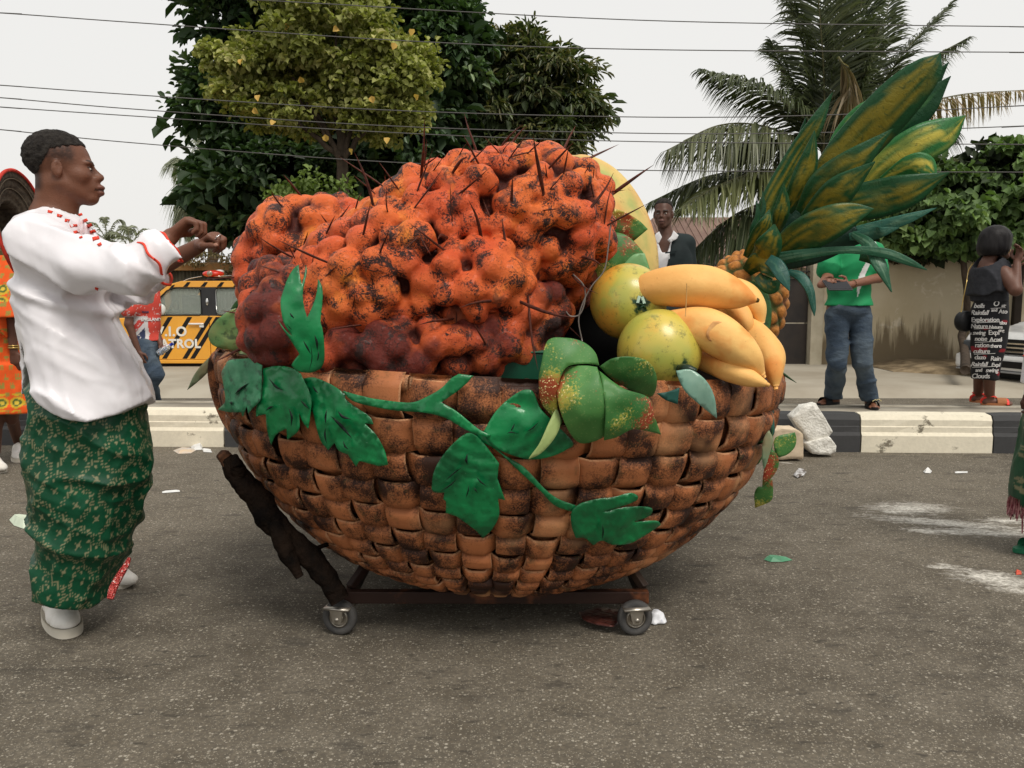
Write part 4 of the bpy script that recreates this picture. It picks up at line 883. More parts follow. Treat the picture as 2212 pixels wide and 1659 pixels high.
def sheet(name, pts, q, fn, m, parent=None, col=None, sp=7, thick=.006, label=None, cat=None, root=None, wrinkle=.0, seed=0, group=None):
    O = outline(pts, q); lo, hi = O.min(0), O.max(0); g = np.random.default_rng(seed)
    X, Y = np.meshgrid(np.arange(lo[0] + sp / 2, hi[0], sp), np.arange(lo[1] + sp / 2, hi[1], sp)); G_ = np.stack([X.ravel(), Y.ravel()], -1) + g.normal(size=(X.size, 2)) * sp * .12
    x, y = G_.T; ins = np.zeros(len(G_), bool); A, B = O, np.roll(O, -1, 0)
    for (x1, y1), (x2, y2) in zip(A, B): ins ^= ((y1 > y) != (y2 > y)) & (x < (x2 - x1) * (y - y1) / (y2 - y1 + 1e-12) + x1)
    G_ = G_[ins]; dmin = np.min(np.linalg.norm(G_[:, None] - O[None], axis=2), axis=1) if len(G_) else np.zeros(0); G_ = G_[dmin > sp * .45]
    allp = np.concatenate([O, G_]); n = len(O)
    r = delaunay_2d_cdt([Vector(p) for p in allp], [(i, (i + 1) % n) for i in range(n)], [list(range(n))], 1, 1e-4)
    P2 = np.array([tuple(v) for v in r[0]]); T = [list(f) for f in r[2]]
    T = [f if ((P2[f[1]] - P2[f[0]])[0] * (P2[f[2]] - P2[f[0]])[1] - (P2[f[1]] - P2[f[0]])[1] * (P2[f[2]] - P2[f[0]])[0]) < 0 else f[::-1] for f in T]
    W3 = fn(P2[:, 0], P2[:, 1])
    rd = nrm(W3 - np.array([0, 0, CAM_H]))
    if wrinkle: W3 = W3 + rd * ((fbm(W3, 16, 2, seed) - .5) * wrinkle)[:, None]
    m_ = len(P2); Vt = np.concatenate([W3, W3 + rd * thick]); F_ = T + [[a + m_ for a in f[::-1]] for f in T]
    cnt = {}
    for f in T:
        for a, b in zip(f, f[1:] + f[:1]): cnt[(a, b)] = 1
    for (a, b) in list(cnt):
        if (b, a) not in cnt: F_.append([b, a, a + m_, b + m_])
    c = None
    if col is not None: c1 = col(P2[:, 0], P2[:, 1], O); c = np.concatenate([c1, c1])
    me = npmesh(name, Vt, F_, True, c)
    o = link(name, me, None, m)
    if root is not None: adopt(o, root)
    else:
        ct = W3.mean(0); Vt2 = (Vt - ct).astype(np.float32); me.vertices.foreach_set('co', Vt2.ravel()); me.update(); o.location = ct; tag(o, label, cat, group)
    return o
def plane(Y0, c, gx=0, gy=0, cup=0, cx2=0):
    return lambda px, py: V(px, py, Y0 + gx * (px - c[0]) / 100 + gy * (py - c[1]) / 100 + cup * (((px - c[0]) / 100) ** 2 + ((py - c[1]) / 100) ** 2) + cx2 * ((px - c[0]) / 100) ** 2)
def folds_(A, fu, fv): return lambda P: A * (vnoise(P * (fu, fu, fv), 2, 3) - .5)
def paint_green():      # glossy hand-painted sheet with darker brushed clouds
    b = NB('glossy_green_foam'); co = b.coord((1, 1, 1), 'World'); n = b.noise(co, 6, 3, .5); n2 = b.noise(co, 90, 3, .7)
    col = b.mix(b.ramp(n, [(.36, 0.), (.62, 1.)]), (.003, .095, .030), (.004, .20, .058)); col = b.mix(b.math('MULTIPLY', b.ramp(b.noise(co, 9, 3), [(.55, 0.), (.72, 1.)]), .75), col, (.002, .040, .016))
    col = b.mix(b.math('MULTIPLY', b.math('GREATER_THAN', n2, .73), .6), col, (.3, .5, .4)); b.bump(b.noise(co, 14, 3), .35, .012)
    return b.fin(col, b.ramp(n2, [(.3, .26), (.7, .42)]), 0, .4, .15)
VG = paint_green()
def pale_green(name, a_, b_2):
    b = NB(name); co = b.coord((1, 1, 1), 'World'); n = b.noise(co, 10, 4, .6); col = b.mix(b.ramp(n, [(.35, 0.), (.65, 1.)]), a_, b_2)
    col = b.mix(b.math('MULTIPLY', b.ramp(b.noise(co, 24, 4, .6), [(.56, 0.), (.66, 1.)]), .7), col, (.012, .03, .018)); b.bump(n, .4, .01); return b.fin(col, .4, 0, .4)
VGP = pale_green('washed_green_foam', (.015, .16, .065), (.08, .28, .15))
def glitter():
    b = NB('glittered_leaf_foam'); co = b.coord((1, 1, 1), 'World'); base = b.mix(b.ramp(b.noise(co, 4, 3), [(.35, 0.), (.65, 1.)]), (.022, .115, .022), (.075, .215, .050))
    vo = b.n('ShaderNodeTexVoronoi'); vo.inputs['Scale'].default_value = 260; b.l(co, vo.inputs['Vector']); sp = b.n('ShaderNodeSeparateColor'); b.l(vo.outputs['Color'], sp.inputs[0]); fine = b.noise(co, 120, 3, .7)
    y = b.noise(b.coord((1, 1, 1), 'World'), 5.5, 2, .4, 0); r = b.noise(b.coord((1.01, 1, 1.02), 'World'), 7.3, 2, .4, 0)
    fy = b.math('MULTIPLY', b.math('ADD', b.math('SUBTRACT', y, .57), b.math('MULTIPLY', b.math('SUBTRACT', fine, .5), .45)), 9, True)
    base = b.mix(b.math('MULTIPLY', fy, .8), base, (.52, .42, .06))
    frd = b.math('MULTIPLY', b.math('ADD', b.math('SUBTRACT', r, .575), b.math('MULTIPLY', b.math('SUBTRACT', fine, .5), .4)), 10, True)
    base = b.mix(b.math('MULTIPLY', frd, .92), base, (.33, .035, .018))
    sk = b.math('MULTIPLY', b.math('GREATER_THAN', sp.outputs[0], .93), b.math('ADD', b.math('MULTIPLY', fy, .8), b.math('ADD', b.math('MULTIPLY', frd, .5), .05), True))
    base = b.mix(sk, base, (.9, .75, .35)); return b.fin(base, .5, 0, .4)
GL = glitter()
MATG = pale_green('matt_leaf_green', (.030, .10, .028), (.06, .17, .05)); GREYG = mat('grey_green_leaf', (.13, .27, .21), (.22, .36, .28), 9, rough=.25, bump=.5, bsc=9, coat=.3, space='World'); TEAL = mat('dark_teal_foam', (.010, .055, .045), (.02, .09, .07), 6, rough=.4, space='World')
PALE = mat('pale_hanging_leaf', (.17, .28, .17), (.26, .22, .12), 7, rough=.5, space='World')
INK = mat('black_paint_stroke', (.004, .012, .008), rough=.5)
# ---- green vine laid over the front of the basket
vn = empty('leaf_vine', onbasket(np.array([1040.]), np.array([950.]), .03)[0], 'glossy bright green cut out vine trailing across the front of the woven basket', 'vine')
ob = lambda off: (lambda px, py: onbasket(px, py, off + .010 + .018 * float(np.mean(np.asarray(py)) < 905) ))
sheet('leaf', [(205, 165), (350, 150, 1), (455, 205, 1), (450, 330), (440, 470), (380, 535), (345, 580, 1), (335, 520, 1), (305, 605, 1), (290, 565, 1), (200, 565), (110, 545, 1), (165, 490), (165, 420, 1), (150, 330), (140, 260), (170, 205)], qa, ob(.062), VGP, root=vn, wrinkle=.035, seed=1)
sheet('leaf', [(460, 230, 1), (560, 210), (660, 220), (740, 260), (765, 300), (830, 450), (825, 580), (808, 695, 1), (765, 640), (738, 570, 1), (735, 700), (645, 780, 1), (640, 690, 1), (560, 740), (522, 820, 1), (490, 700), (480, 580, 1), (405, 600, 1), (410, 520), (440, 440, 1), (455, 330)], qa, ob(.052), VG, root=vn, wrinkle=.025, seed=2)
sheet('leaf', [(770, 305, 1), (860, 300), (1000, 360), (1095, 430, 1), (1090, 460, 1), (1150, 510), (1280, 600), (1310, 660, 1), (1240, 650, 1), (1330, 740), (1395, 860), (1422, 970, 1), (1350, 980, 1), (1200, 940, 1), (1175, 985, 1), (1110, 890, 1), (1040, 860), (1010, 800, 1), (960, 858, 1), (900, 780), (860, 640), (820, 460)], qa, ob(.046), VG, root=vn, wrinkle=.03, seed=3)
sheet('stem', [(1070, 400, 1), (1200, 435), (1340, 465), (1590, 490), (1720, 445), (1830, 380), (1900, 310), (1965, 270, 1), (2078, 285, 1), (1985, 380), (1830, 490, 1), (1950, 560), (2110, 690), (2212, 740, 1), (2180, 760, 1), (2040, 712), (1860, 610), (1700, 570), (1500, 555), (1340, 530), (1150, 480)], qa, ob(.038), VG, root=vn)
sheet('stem', [(300, 535, 1), (370, 565), (470, 680), (600, 765), (720, 890), (800, 950), (905, 990, 1), (890, 1030, 1), (780, 990), (680, 890), (560, 780), (430, 660), (330, 600)], qb, ob(.036), VG, root=vn)
sheet('leaf', [(355, 555, 1), (440, 420), (560, 320), (630, 303), (660, 330), (700, 420), (800, 520), (890, 620), (850, 660), (760, 700), (640, 718), (520, 690), (420, 640)], qb, ob(.046), VG, root=vn, wrinkle=.02, seed=4)
sheet('leaf', [(265, 560), (340, 600), (450, 740, 1), (440, 830, 1), (487, 960, 1), (445, 950, 1), (450, 1050), (410, 1130), (355, 1185, 1), (300, 1130), (195, 1055, 1), (133, 1035, 1), (135, 970), (118, 955, 1), (125, 915, 1), (60, 910), (50, 860), (75, 760), (160, 640)], qb, ob(.048), VG, root=vn, wrinkle=.03, seed=5)
sheet('leaf', [(880, 1030), (930, 980), (1040, 950), (1130, 940), (1230, 915), (1275, 940), (1240, 975), (1060, 1033, 1), (1200, 1000), (1340, 1000), (1360, 1030), (1330, 1060), (1250, 1088, 1), (1380, 1080), (1412, 1105, 1), (1330, 1160), (1230, 1215), (1130, 1225), (1060, 1200), (1010, 1228, 1), (960, 1185), (905, 1185, 1), (880, 1110)], qb, ob(.044), VG, root=vn, wrinkle=.025, seed=6)
for q, off, A in ((qa, .052, [((500, 300), (560, 370), (610, 395), 9), ((840, 360), (860, 395), (885, 420), 8), ((745, 470), (780, 510), (815, 540), 7), ((655, 530), (680, 600), (675, 680), 9), ((480, 555), (510, 530), (545, 520), 9), ((950, 545), (940, 600), (942, 660), 8), ((1035, 555), (1070, 600), (1140, 620), 12), ((975, 590), (1060, 670), (1150, 775), 13), ((940, 680), (935, 740), (950, 810), 8), ((240, 430), (280, 390), (350, 340), 8), ((200, 490), (215, 500), (220, 480), 12), ((1075, 780), (1090, 830), (1120, 850), 7)]),
                  (qb, .050, [((262, 680), (255, 720), (262, 750), 8), ((235, 760), (180, 800), (125, 850), 4), ((315, 820), (340, 850), (380, 880), 5), ((270, 870), (265, 910), (250, 950), 4), ((200, 830), (160, 870), (100, 910), 4), ((300, 880), (310, 900), (325, 920), 4), ((1063, 1100), (1068, 1150), (1060, 1200), 5), ((545, 500), (530, 530), (520, 550), 5), ((690, 490), (650, 530), (610, 555), 4), ((495, 565), (520, 555), (565, 565), 4)])):
    for (a, b_, c, w) in A:
        d = np.array(c, float) - np.array(a); n_ = np.array([-d[1], d[0]]) / (np.linalg.norm(d) + 1e-6) * w
        mth = lambda p, s: (p[0] + n_[0] * s, p[1] + n_[1] * s)
        k = .2811 if q is qa else .3638
        sheet('painted_vein', [(*a, 1), mth(b_, 1), (*c, 1), mth(b_, -1)], q, ob(off + .018), INK, root=vn, thick=.014, sp=20)
# ---- standing split leaf
sl = sheet('split_leaf', [(1375, 5, 1), (1310, 60), (1240, 180), (1190, 320), (1155, 450), (1165, 600), (1205, 740), (1295, 880, 1), (1200, 790), (1115, 672, 1), (1180, 790), (1290, 950), (1385, 1100, 1), (1320, 1180), (1288, 1240, 1), (1330, 1290), (1400, 1320), (1520, 1330), (1640, 1280), (1690, 1180), (1692, 1000), (1670, 800), (1645, 700), (1665, 500), (1672, 330), (1650, 240), (1612, 178, 1), (1605, 300), (1570, 450), (1520, 570), (1480, 655, 1), (1440, 500), (1428, 350), (1450, 230), (1478, 100), (1468, 10, 1), (1440, 150), (1415, 245, 1), (1395, 150)],
           qd, plane(2.60, (655, 700), .02, 0, .03, -.02), VG, wrinkle=.03, seed=8, label='tall glossy green split leaf standing up before the left of the red fruit bunch', cat='leaf')
for a, b_, c, w in (((1265, 590), (1290, 630), (1325, 670), 12), ((1430, 930), (1480, 1020), (1530, 1110), 12), ((1570, 860), (1600, 960), (1605, 1060), 16), ((1615, 1060), (1620, 1130), (1600, 1190), 10), ((1520, 960), (1540, 1150), (1500, 1320), 6), ((1230, 730), (1260, 770), (1300, 810), 6)):
    n_ = nrm(np.array([-(c[1] - a[1]), c[0] - a[0]])) * w
    sheet('painted_vein', [(*a, 1), (b_[0] + n_[0], b_[1] + n_[1]), (*c, 1), (b_[0] - n_[0], b_[1] - n_[1])], qd, plane(2.575, (655, 700), .02, 0, .03, -.02), INK, root=sl, thick=.006, sp=20)
# ---- curled glitter leaves over the rim
gc = empty('glitter_leaf_cluster', V(1290, 840, 2.6), 'cluster of four broad green leaves with red and gold glitter over the basket rim', 'leaf cluster')
sheet('leaf', [(740, 10), (850, -5), (950, 20), (1020, 80), (1045, 160, 1), (960, 150), (860, 165), (815, 230), (795, 330), (800, 430), (822, 500), (760, 600), (620, 720, 1), (650, 640), (680, 560), (765, 480), (700, 380), (685, 250), (700, 150)], qb, plane(2.55, (1240, 800), .03, -.02, .07), GL, root=gc, wrinkle=.02, seed=1)
sheet('leaf', [(640, 690, 1), (690, 620), (745, 500), (790, 420), (815, 500), (780, 590), (700, 680), (622, 718, 1)], qb, plane(2.53, (1180, 950), .05, 0, .05), mat('pale_leaf_underside', (.30, .38, .14), (.2, .3, .1), 6, rough=.5), root=gc)
sheet('leaf', [(860, 170), (960, 160), (1032, 168, 1), (1050, 230), (1085, 400), (1082, 580, 1), (1010, 612), (930, 620), (870, 560), (820, 450), (795, 330), (815, 230)], qb, plane(2.50, (1260, 870), -.03, 0, .09), GL, root=gc, wrinkle=.02, seed=2)
sheet('leaf', [(1045, 165, 1), (1130, 115), (1250, 108), (1340, 140), (1385, 220), (1378, 310), (1335, 347), (1220, 300), (1120, 240)], qb, plane(2.55, (1350, 800), .02, .10, .10), GL, root=gc, wrinkle=.02, seed=3)
sheet('leaf', [(1045, 190, 1), (1120, 250), (1200, 300), (1338, 350), (1370, 450), (1412, 570, 1), (1330, 550), (1240, 540), (1150, 585), (1072, 605, 1), (1080, 400)], qb, plane(2.50, (1330, 880), .04, 0, .10, -.05), GL, root=gc, wrinkle=.03, seed=4)
# ---- added black mound standing in for the shade behind the fruit
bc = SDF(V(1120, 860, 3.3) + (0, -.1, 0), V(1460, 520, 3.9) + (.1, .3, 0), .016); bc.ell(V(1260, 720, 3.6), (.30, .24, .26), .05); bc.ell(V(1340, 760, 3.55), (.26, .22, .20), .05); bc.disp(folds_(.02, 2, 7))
bo_ = bc.obj('shade_mound', mat('black_shade_fill', (.006, .006, .006), spec=.03, rough=.95)); tag(bo_, 'added black mound standing in for shade behind the round fruit', 'filler')
# ---- round fruit, bananas
def fruit_mat(name, ca, cb, cc, dark, sc=3):
    b = NB(name); co = b.coord((1, 1, 1), 'World'); at = b.attr(); sp = b.n('ShaderNodeSeparateColor'); b.l(at, sp.inputs[0])
    col = b.mix(b.ramp(b.noise(co, sc, 3), [(.40, 0.), (.60, 1.)]), ca, cb); col = b.mix(b.ramp(b.noise(co, sc * 1.7, 4), [(.54, 0.), (.68, 1.)]), col, cc)
    col = b.mix(b.math('MULTIPLY', b.ramp(b.noise(co, 26, 5, .8), [(.55, 0.), (.64, 1.)]), .6), col, dark)
    n = b.noise(co, 60, 4, .8); f = b.math('MULTIPLY', b.math('ADD', sp.outputs[0], b.math('MULTIPLY', b.math('SUBTRACT', n, .5), .9)), 3.5, True)
    f = b.math('MULTIPLY', f, b.math('GREATER_THAN', sp.outputs[0], .02)); col = b.mix(f, col, (.006, .045, .018)); b.bump(b.noise(co, 9, 3), .12, .01)
    return b.fin(col, .34, 0, .5, .15)
GUA = fruit_mat('painted_guava', (.58, .44, .07), (.34, .38, .07), (.72, .36, .05), (.12, .13, .03))
def guava(c, r, cal, label, seed, mt=GUA, sq=1.0):
    v, q, t = sphereVF((0, 0, 0), (1, 1, sq), 50, 84, rotx(R(30)) ); g = np.random.default_rng(seed); v = v * r * (1 + .02 * (vnoise(v, 2.2, seed) - .5))[:, None]
    cal = nrm(np.array(cal)); n = nrm(v); ang = np.arccos(np.clip(n @ cal, -1, 1)); t1 = nrm(np.cross(cal, (0, 0, 1.))); t2 = np.cross(cal, t1); th = np.arctan2(n @ t2, n @ t1)
    star = .17 + .12 * np.abs(np.cos(th * 2.5 + seed)) ** 3 + .06 * np.abs(np.cos(th * 6.5)) ** 2
    f = np.clip((star - ang) * 6, -.5, 1) * .5; f[ang > .6] = 0; f = np.clip(f + .02 * (ang < .6), 0, 1)
    root = empty('guava', c, label, 'fruit'); o = link('fruit_body', vfmesh('fruit_body', [(v, q)], col=np.stack([f] * 3, -1)), None, mt); o.parent = root
    cx = []
    for k in range(5):
        a = k * 2 * np.pi / 5 + seed; d = math.cos(a) * t1 + math.sin(a) * t2
        cx.append(tubeVF([cal * r * 1.0 , cal * r * 1.03 + d * r * .07, cal * r * 1.0 + d * r * .17], [r * .05, r * .06, r * .012], 6, 6, ry=.5))
    o = link('calyx', vfmesh('calyx', cx), None, mat('calyx_green', (.008, .05, .022), (.02, .02, .012), 20, rough=.4)); o.parent = root
    return root
s_ = 3.08 / F; gA = guava(V(1357, 652, 3.08), 82 * s_, (.22, -1, -.06), 'upper green yellow round fruit with a dark calyx, left of the bananas', 1)
pp = V(1357, 652, 3.08) + nrm((.22, -1, -.06)) * 82 * s_ * 1.0
for k in (0, 1): 
    o = link('white_chip', vfmesh('white_chip', [boxVF(pp + np.array([-.014 + k * .017, -.006, .018 - k * .003]), (.010, .004, .026), rot=roty(.25 - k * .6))], False), None, mat('chip', (.45, .6, .5), rough=.5)); adopt(o, gA)
s_ = 2.90 / F; guava(V(1424, 759, 2.90), 91 * s_, (.40, -.85, -.36), 'lower yellow orange round fruit with a leaf and a stubby dark stem', 4)
st = tube('stem', [V(x, y, Y) for x, y, Y in ((*qc(960, 1270), 2.745), (*qc(1010, 1280), 2.71), (*qc(1080, 1300), 2.70))], [.010, .018, .013], mat('dark_stem', (.012, .03, .016), rough=.3), seg=9, n=8, label='stubby dark green stem lying against the lower round fruit', cat='stem')
sheet('fruit_leaf', [(1500, 190, 1), (1590, 185), (1680, 250), (1730, 350), (1744, 476, 1), (1650, 400), (1560, 320), (1520, 250)], qb, plane(2.66, (1500, 830), 0, 0, .05), GREYG, wrinkle=.02, seed=6, label='grey green pointed leaf hanging from the lower round fruit over the rim', cat='leaf')
sheet('leaf_tip', [(1385, 325, 1), (1450, 315), (1522, 290, 1), (1510, 390, 1), (1440, 365)], qb, plane(2.62, (1450, 860)), TEAL, label='dark teal leaf tip poking out under the lower round fruit', cat='leaf')
def ban_mat():
    b = NB('painted_banana'); co = b.coord((1, 1, 1), 'World'); col = b.mix(b.ramp(b.noise(co, 3.5, 4), [(.38, 0.), (.62, 1.)]), (.76, .39, .11), (.84, .50, .16))
    col = b.mix(b.ramp(b.noise(co, 6.5, 3), [(.54, 0.), (.68, 1.)]), col, (.74, .28, .06)); col = b.mix(b.math('MULTIPLY', b.ramp(b.noise(co, 60, 4, .8), [(.62, 0.), (.72, 1.)]), .5), col, (.35, .15, .04))
    b.bump(b.noise(co, 30, 4, .7), .35, .005); b.bump(b.noise(co, 8, 3), .3, .012); return b.fin(col, .62, 0, .35)
BAN = ban_mat(); BTIP = mat('dark_banana_tip', (.10, .07, .02), rough=.8)
def banana(pts, rad, label, seed):
    P = np.array([V(*qc(p[0], p[1]), p[2]) for p in pts]); r = np.array(rad) * .3087 * 2.95 / F
    v, q, t = tubeVF(P, r, 30, 44, up=(0, 1, 0)); th = np.tile(np.linspace(0, 2 * np.pi, 30, endpoint=False), 44); n = 30 * 44; c = np.repeat(catmull(P, 44), 30, 0)
    k = 1 + .055 * (np.abs(np.cos(2.5 * th + seed)) - .6); v[:n] = c + (v[:n] - c) * k[:, None]; v += ((fbm(v, 9, 2, seed) - .5) * .012)[:, None] * nrm(v - v.mean(0))
    root = empty('banana', P[len(P) // 2], label, 'banana', 'bananas at the right of the basket')
    adopt(link('banana_body', vfmesh('banana_body', [(v, q, t)]), None, BAN), root); d = nrm(P[-1] - P[-2])
    adopt(link('tip', vfmesh('tip', [tubeVF([P[-1] - d * .012, P[-1] + d * .012], [r[-1] * 1.0, r[-1] * .6], 8)]), None, BAN if seed != 1 else BTIP), root)
banana([(640, 760, 3.02), (800, 710, 2.98), (1000, 700, 2.95), (1200, 715, 2.93), (1370, 765, 2.93), (1495, 795, 2.94)], [90, 125, 150, 142, 95, 24], 'topmost thick banana lying level over the others, tip to the right', 1)
banana([(820, 990, 2.95), (960, 985, 2.90), (1150, 1000, 2.86), (1320, 1090, 2.83), (1450, 1200, 2.82), (1545, 1320, 2.82)], [100, 125, 145, 135, 100, 22], 'big middle banana with a torn patch sloping down to the right', 2)
banana([(1300, 690, 3.2), (1420, 740, 3.12), (1500, 840, 3.08), (1535, 960, 3.07)], [70, 80, 68, 26], 'banana curving down at the back right, beside the green disc leaf', 3)
banana([(1330, 820, 3.1), (1390, 900, 3.06), (1430, 960, 3.03), (1450, 1040, 3.03)], [60, 75, 60, 24], 'short banana wedged between the upper and the middle ones', 5)
banana([(1400, 960, 3.1), (1500, 1060, 3.04), (1590, 1170, 2.98), (1620, 1290, 2.94), (1635, 1400, 2.92)], [80, 110, 105, 70, 24], 'outermost banana hanging over the basket rim at the right', 6)
banana([(1020, 1180, 3.0), (1180, 1230, 2.92), (1320, 1290, 2.84), (1450, 1340, 2.80), (1570, 1385, 2.78)], [60, 80, 78, 60, 20], 'lowest banana underneath the middle one, just above the rim', 7)
sheet('torn_patch', [(1200, 945, 1), (1250, 945), (1270, 965, 1), (1240, 990), (1205, 1080), (1165, 1075), (1150, 1030), (1170, 980)], qc, lambda px, py: V(px, py, 2.86 - 146 * .3087 * 2.9 / F - .004), mat('raw_foam', (.80, .46, .18), (.55, .25, .09), 20, rough=.9), label='torn flap of skin on the middle banana', cat='torn patch', thick=.008)
tube('thread', [V(*qc(1012, 682), 2.66), V(*qc(1015, 720), 2.655), V(*qc(1005, 910), 2.64)], [.0018], mat('thread', (.55, .3, .1), rough=.8), seg=5, n=8, label='thin thread hanging down the face of the topmost banana', cat='thread')
sheet('disc_leaf', [(1430, 665), (1500, 670), (1570, 730), (1605, 830), (1605, 950), (1575, 1030), (1520, 1020), (1500, 900), (1460, 760)], qc, plane(3.22, (1640, 680)), MATG, label='flat rounded green leaf between the bananas and the pineapple', cat='leaf')
# ---- papaya
pm_ = NB('painted_papaya'); co = pm_.coord((1, 1, 1), 'World'); at = pm_.attr(); col = pm_.mix(pm_.ramp(pm_.noise(co, 5, 4), [(.42, 0.), (.6, 1.)]), at, (.62, .45, .14)); col = pm_.mix(pm_.math('MULTIPLY', pm_.ramp(pm_.noise(co, 15, 5, .7), [(.6, 0.), (.66, 1.)]), .5), col, (.20, .12, .04)); pm_.bump(pm_.noise(co, 12, 4), .3, .01); PAP = pm_.fin(col, .5, 0, .4)
AX = [V(1140, 352, 3.75), V(1200, 400, 3.72), V(1270, 448, 3.68), V(1318, 550, 3.62), V(1326, 690, 3.55)]
rp = np.array([22, 72, 94, 95, 80]) * 3.65 / F
v, q, t = tubeVF(AX, rp, 60, 60, up=(0, 1, 0)); th = np.tile(np.linspace(0, 2 * np.pi, 60, endpoint=False), 60); n_ = 3600; c = np.repeat(catmull(AX, 60), 60, 0)
v[:n_] = c + (v[:n_] - c) * (1 + .05 * np.cos(5 * th + .6))[:, None]; kk = .5 + .5 * np.cos(5 * th + .6)
cl = np.array([.68, .30, .085])[None] * kk[:, None] + np.array([.30, .36, .10])[None] * (1 - kk)[:, None]; cl = np.concatenate([cl, [[.2, .25, .06]] * 2])
pr_ = empty('papaya', AX[2], 'tall ridged papaya shaded from green to orange behind the red bunch', 'papaya'); adopt(link('fruit_body', vfmesh('fruit_body', [(v, q, t)], col=cl), None, PAP), pr_)
adopt(link('stalk_end', vfmesh('stalk_end', [sphereVF(AX[0], (.045, .045, .04))]), None, mat('papaya_stalk', (.18, .24, .05), rough=.5)), pr_)
sheet('papaya_leaf', [(440, 150, 1), (560, 170), (680, 240), (742, 300, 1), (690, 345), (620, 400), (540, 440), (440, 430), (400, 300)], qc, plane(3.34, (1330, 490), 0, .05, .03), GL, wrinkle=.03, seed=9, label='upper glittered leaf standing between the red bunch and the papaya', cat='leaf')
sheet('papaya_leaf', [(285, 610), (340, 480), (440, 320, 1), (560, 330), (640, 380), (720, 480), (756, 580, 1), (640, 640), (500, 670), (380, 690), (320, 670)], qc, plane(3.28, (1330, 560), 0, 0, .05), GL, wrinkle=.03, seed=10, label='lower glittered leaf behind the upper round fruit', cat='leaf')
sheet('papaya_leaf', [(560, 560, 1), (640, 480), (720, 470, 1), (755, 585, 1), (640, 590)], qc, plane(3.25, (1370, 570), 0, 0, 0), pale_green('pale_leaf_green', (.10, .30, .10), (.22, .42, .2)), label='small pale green leaf flap resting on the upper round fruit', cat='leaf')
# ---- pineapple
pn = empty('pineapple', V(1600, 668, 3.42), 'huge pineapple with a spreading crown of olive and dark green leaves', 'pineapple')
u, w_ = np.meshgrid(np.linspace(0.02, .98, 110), np.arange(150) / 150, indexing='ij')
def pbody(u, w):
    th = u * np.pi; a = w * 2 * np.pi; rx_, rz_ = 90 * 3.4 / F, 118 * 3.4 / F
    P = np.stack([rx_ * np.sin(th) ** .85 * np.cos(a), rx_ * np.sin(th) ** .85 * np.sin(a), rz_ * np.cos(th)], -1)
    e1 = u * 9 + w * 9; e2 = u * 9 - w * 9; k = np.abs(np.cos(np.pi * e1)) * np.abs(np.cos(np.pi * e2)); return P, k
P, k = pbody(u, w_); P = P * (1 + .10 * k ** .7 + .05 * (fbm(P, 22, 3, 5) - .5))[..., None]; P = P.reshape(-1, 3) @ roty(R(20)).T + V(1598, 668, 3.42)
kf = k.reshape(-1); nz = fbm(P, 30, 3, 8); seam = np.clip(1.2 - kf * 2.6 + (nz - .5) * 1.2, 0, 1)[:, None]; gr_ = (fbm(P, 5, 2, 3) > .57)[:, None] * seam
cl = (1 - seam) * np.array([.62, .25, .055]) + seam * np.array([.17, .065, .022]); cl = cl * (1 - gr_ * .8) + gr_ * .8 * np.array([.05, .10, .02])
adopt(link('fruit_body', npmesh('fruit_body', P, gridF(110, 150, cv=True), True, cl), None, mat('pineapple_skin', (.5, .2, .05), attr=True, sc=40, rough=.55, bump=.8, bsc=45, bdist=.01, space='World', dirt=.5)), pn)
def crown_mat():
    b = NB('painted_crown_leaf'); co = b.coord((1, 1, 1), 'World'); a = b.attr(); st = b.noise(b.coord((1, 1, 1), 'World'), 38, 4, .7, 1.5)
    col = b.mix(b.math('MULTIPLY', b.ramp(st, [(.55, 0.), (.66, 1.)]), .55), a, (.008, .045, .014)); b.bump(b.noise(co, 20, 4, .7, 2), .45, .008); return b.fin(col, .42, 0, .25, .06)
CRM = crown_mat()
def strap(name, pts, hw, m, parent=None, cup=.25, olive=.6, n=26, mm=11, q=None, seed=0, thick=.006, label=None, cat=None, cols=((.012, .075, .036), (.33, .27, .035)), group=None):
    q = q or (lambda x, y: (1389.9 + .3968 * x, .3968 * y)); s = .3968
    g = np.random.default_rng(seed + 40); P = catmull([(*q(p[0], p[1]), p[2]) for p in pts], n); T = nrm(np.gradient(P[:, :2], axis=0)); S = np.stack([-T[:, 1], T[:, 0]], -1)
    hwv = np.maximum(catmull(np.array(hw, float)[:, None], n)[:, 0] * s, .4); v = np.linspace(-1, 1, mm)
    XY = P[:, None, :2] + S[:, None] * (v[None] * hwv[:, None])[..., None]; Yd = P[:, 2][:, None] + cup * .5 * (np.abs(v)[None] ** 1.5) * hwv[:, None] * 3.2 / F
    W3 = V(XY[..., 0], XY[..., 1], Yd); W3 = W3 + ((fbm(W3, 9, 2, seed) - .5) * .02)[..., None] * np.array([0, 1, 0])
    bk_ = W3[:, ::-1] + np.array([0, thick, 0]); ring = np.concatenate([W3, bk_], 1)
    t = np.linspace(0, 1, n)[:, None]; nz = fbm(np.stack(np.broadcast_arrays(t * 3.5, np.abs(v)[None] * 1.2 + v[None] * 4.5, seed * 3.7), -1), 1.6, 3, seed + 5)
    f = np.clip((1.05 - np.abs(v)[None] ** 2 * 1.25 - np.clip(t - .72, 0, 1) * 3.0 - np.clip(.12 - t, 0, 1) * 4 + (nz - .5) * 3.2) * 1.5 - (1 - olive) * 2.2, 0, 1)[..., None]
    c0_, c1_ = np.array(cols[0]), np.array(cols[1]); cf = c0_ * (1 - f) + c1_ * f; cb = np.ones_like(cf) * c0_ * .8
    me = npmesh(name, ring.reshape(-1, 3), gridF(n, 2 * mm, cv=True), True, np.concatenate([cf, cb], 1).reshape(-1, 3))
    o = link(name, me, None, m)
    if parent is not None: adopt(o, parent)
    else: tag(o, label, cat, group)
    return o
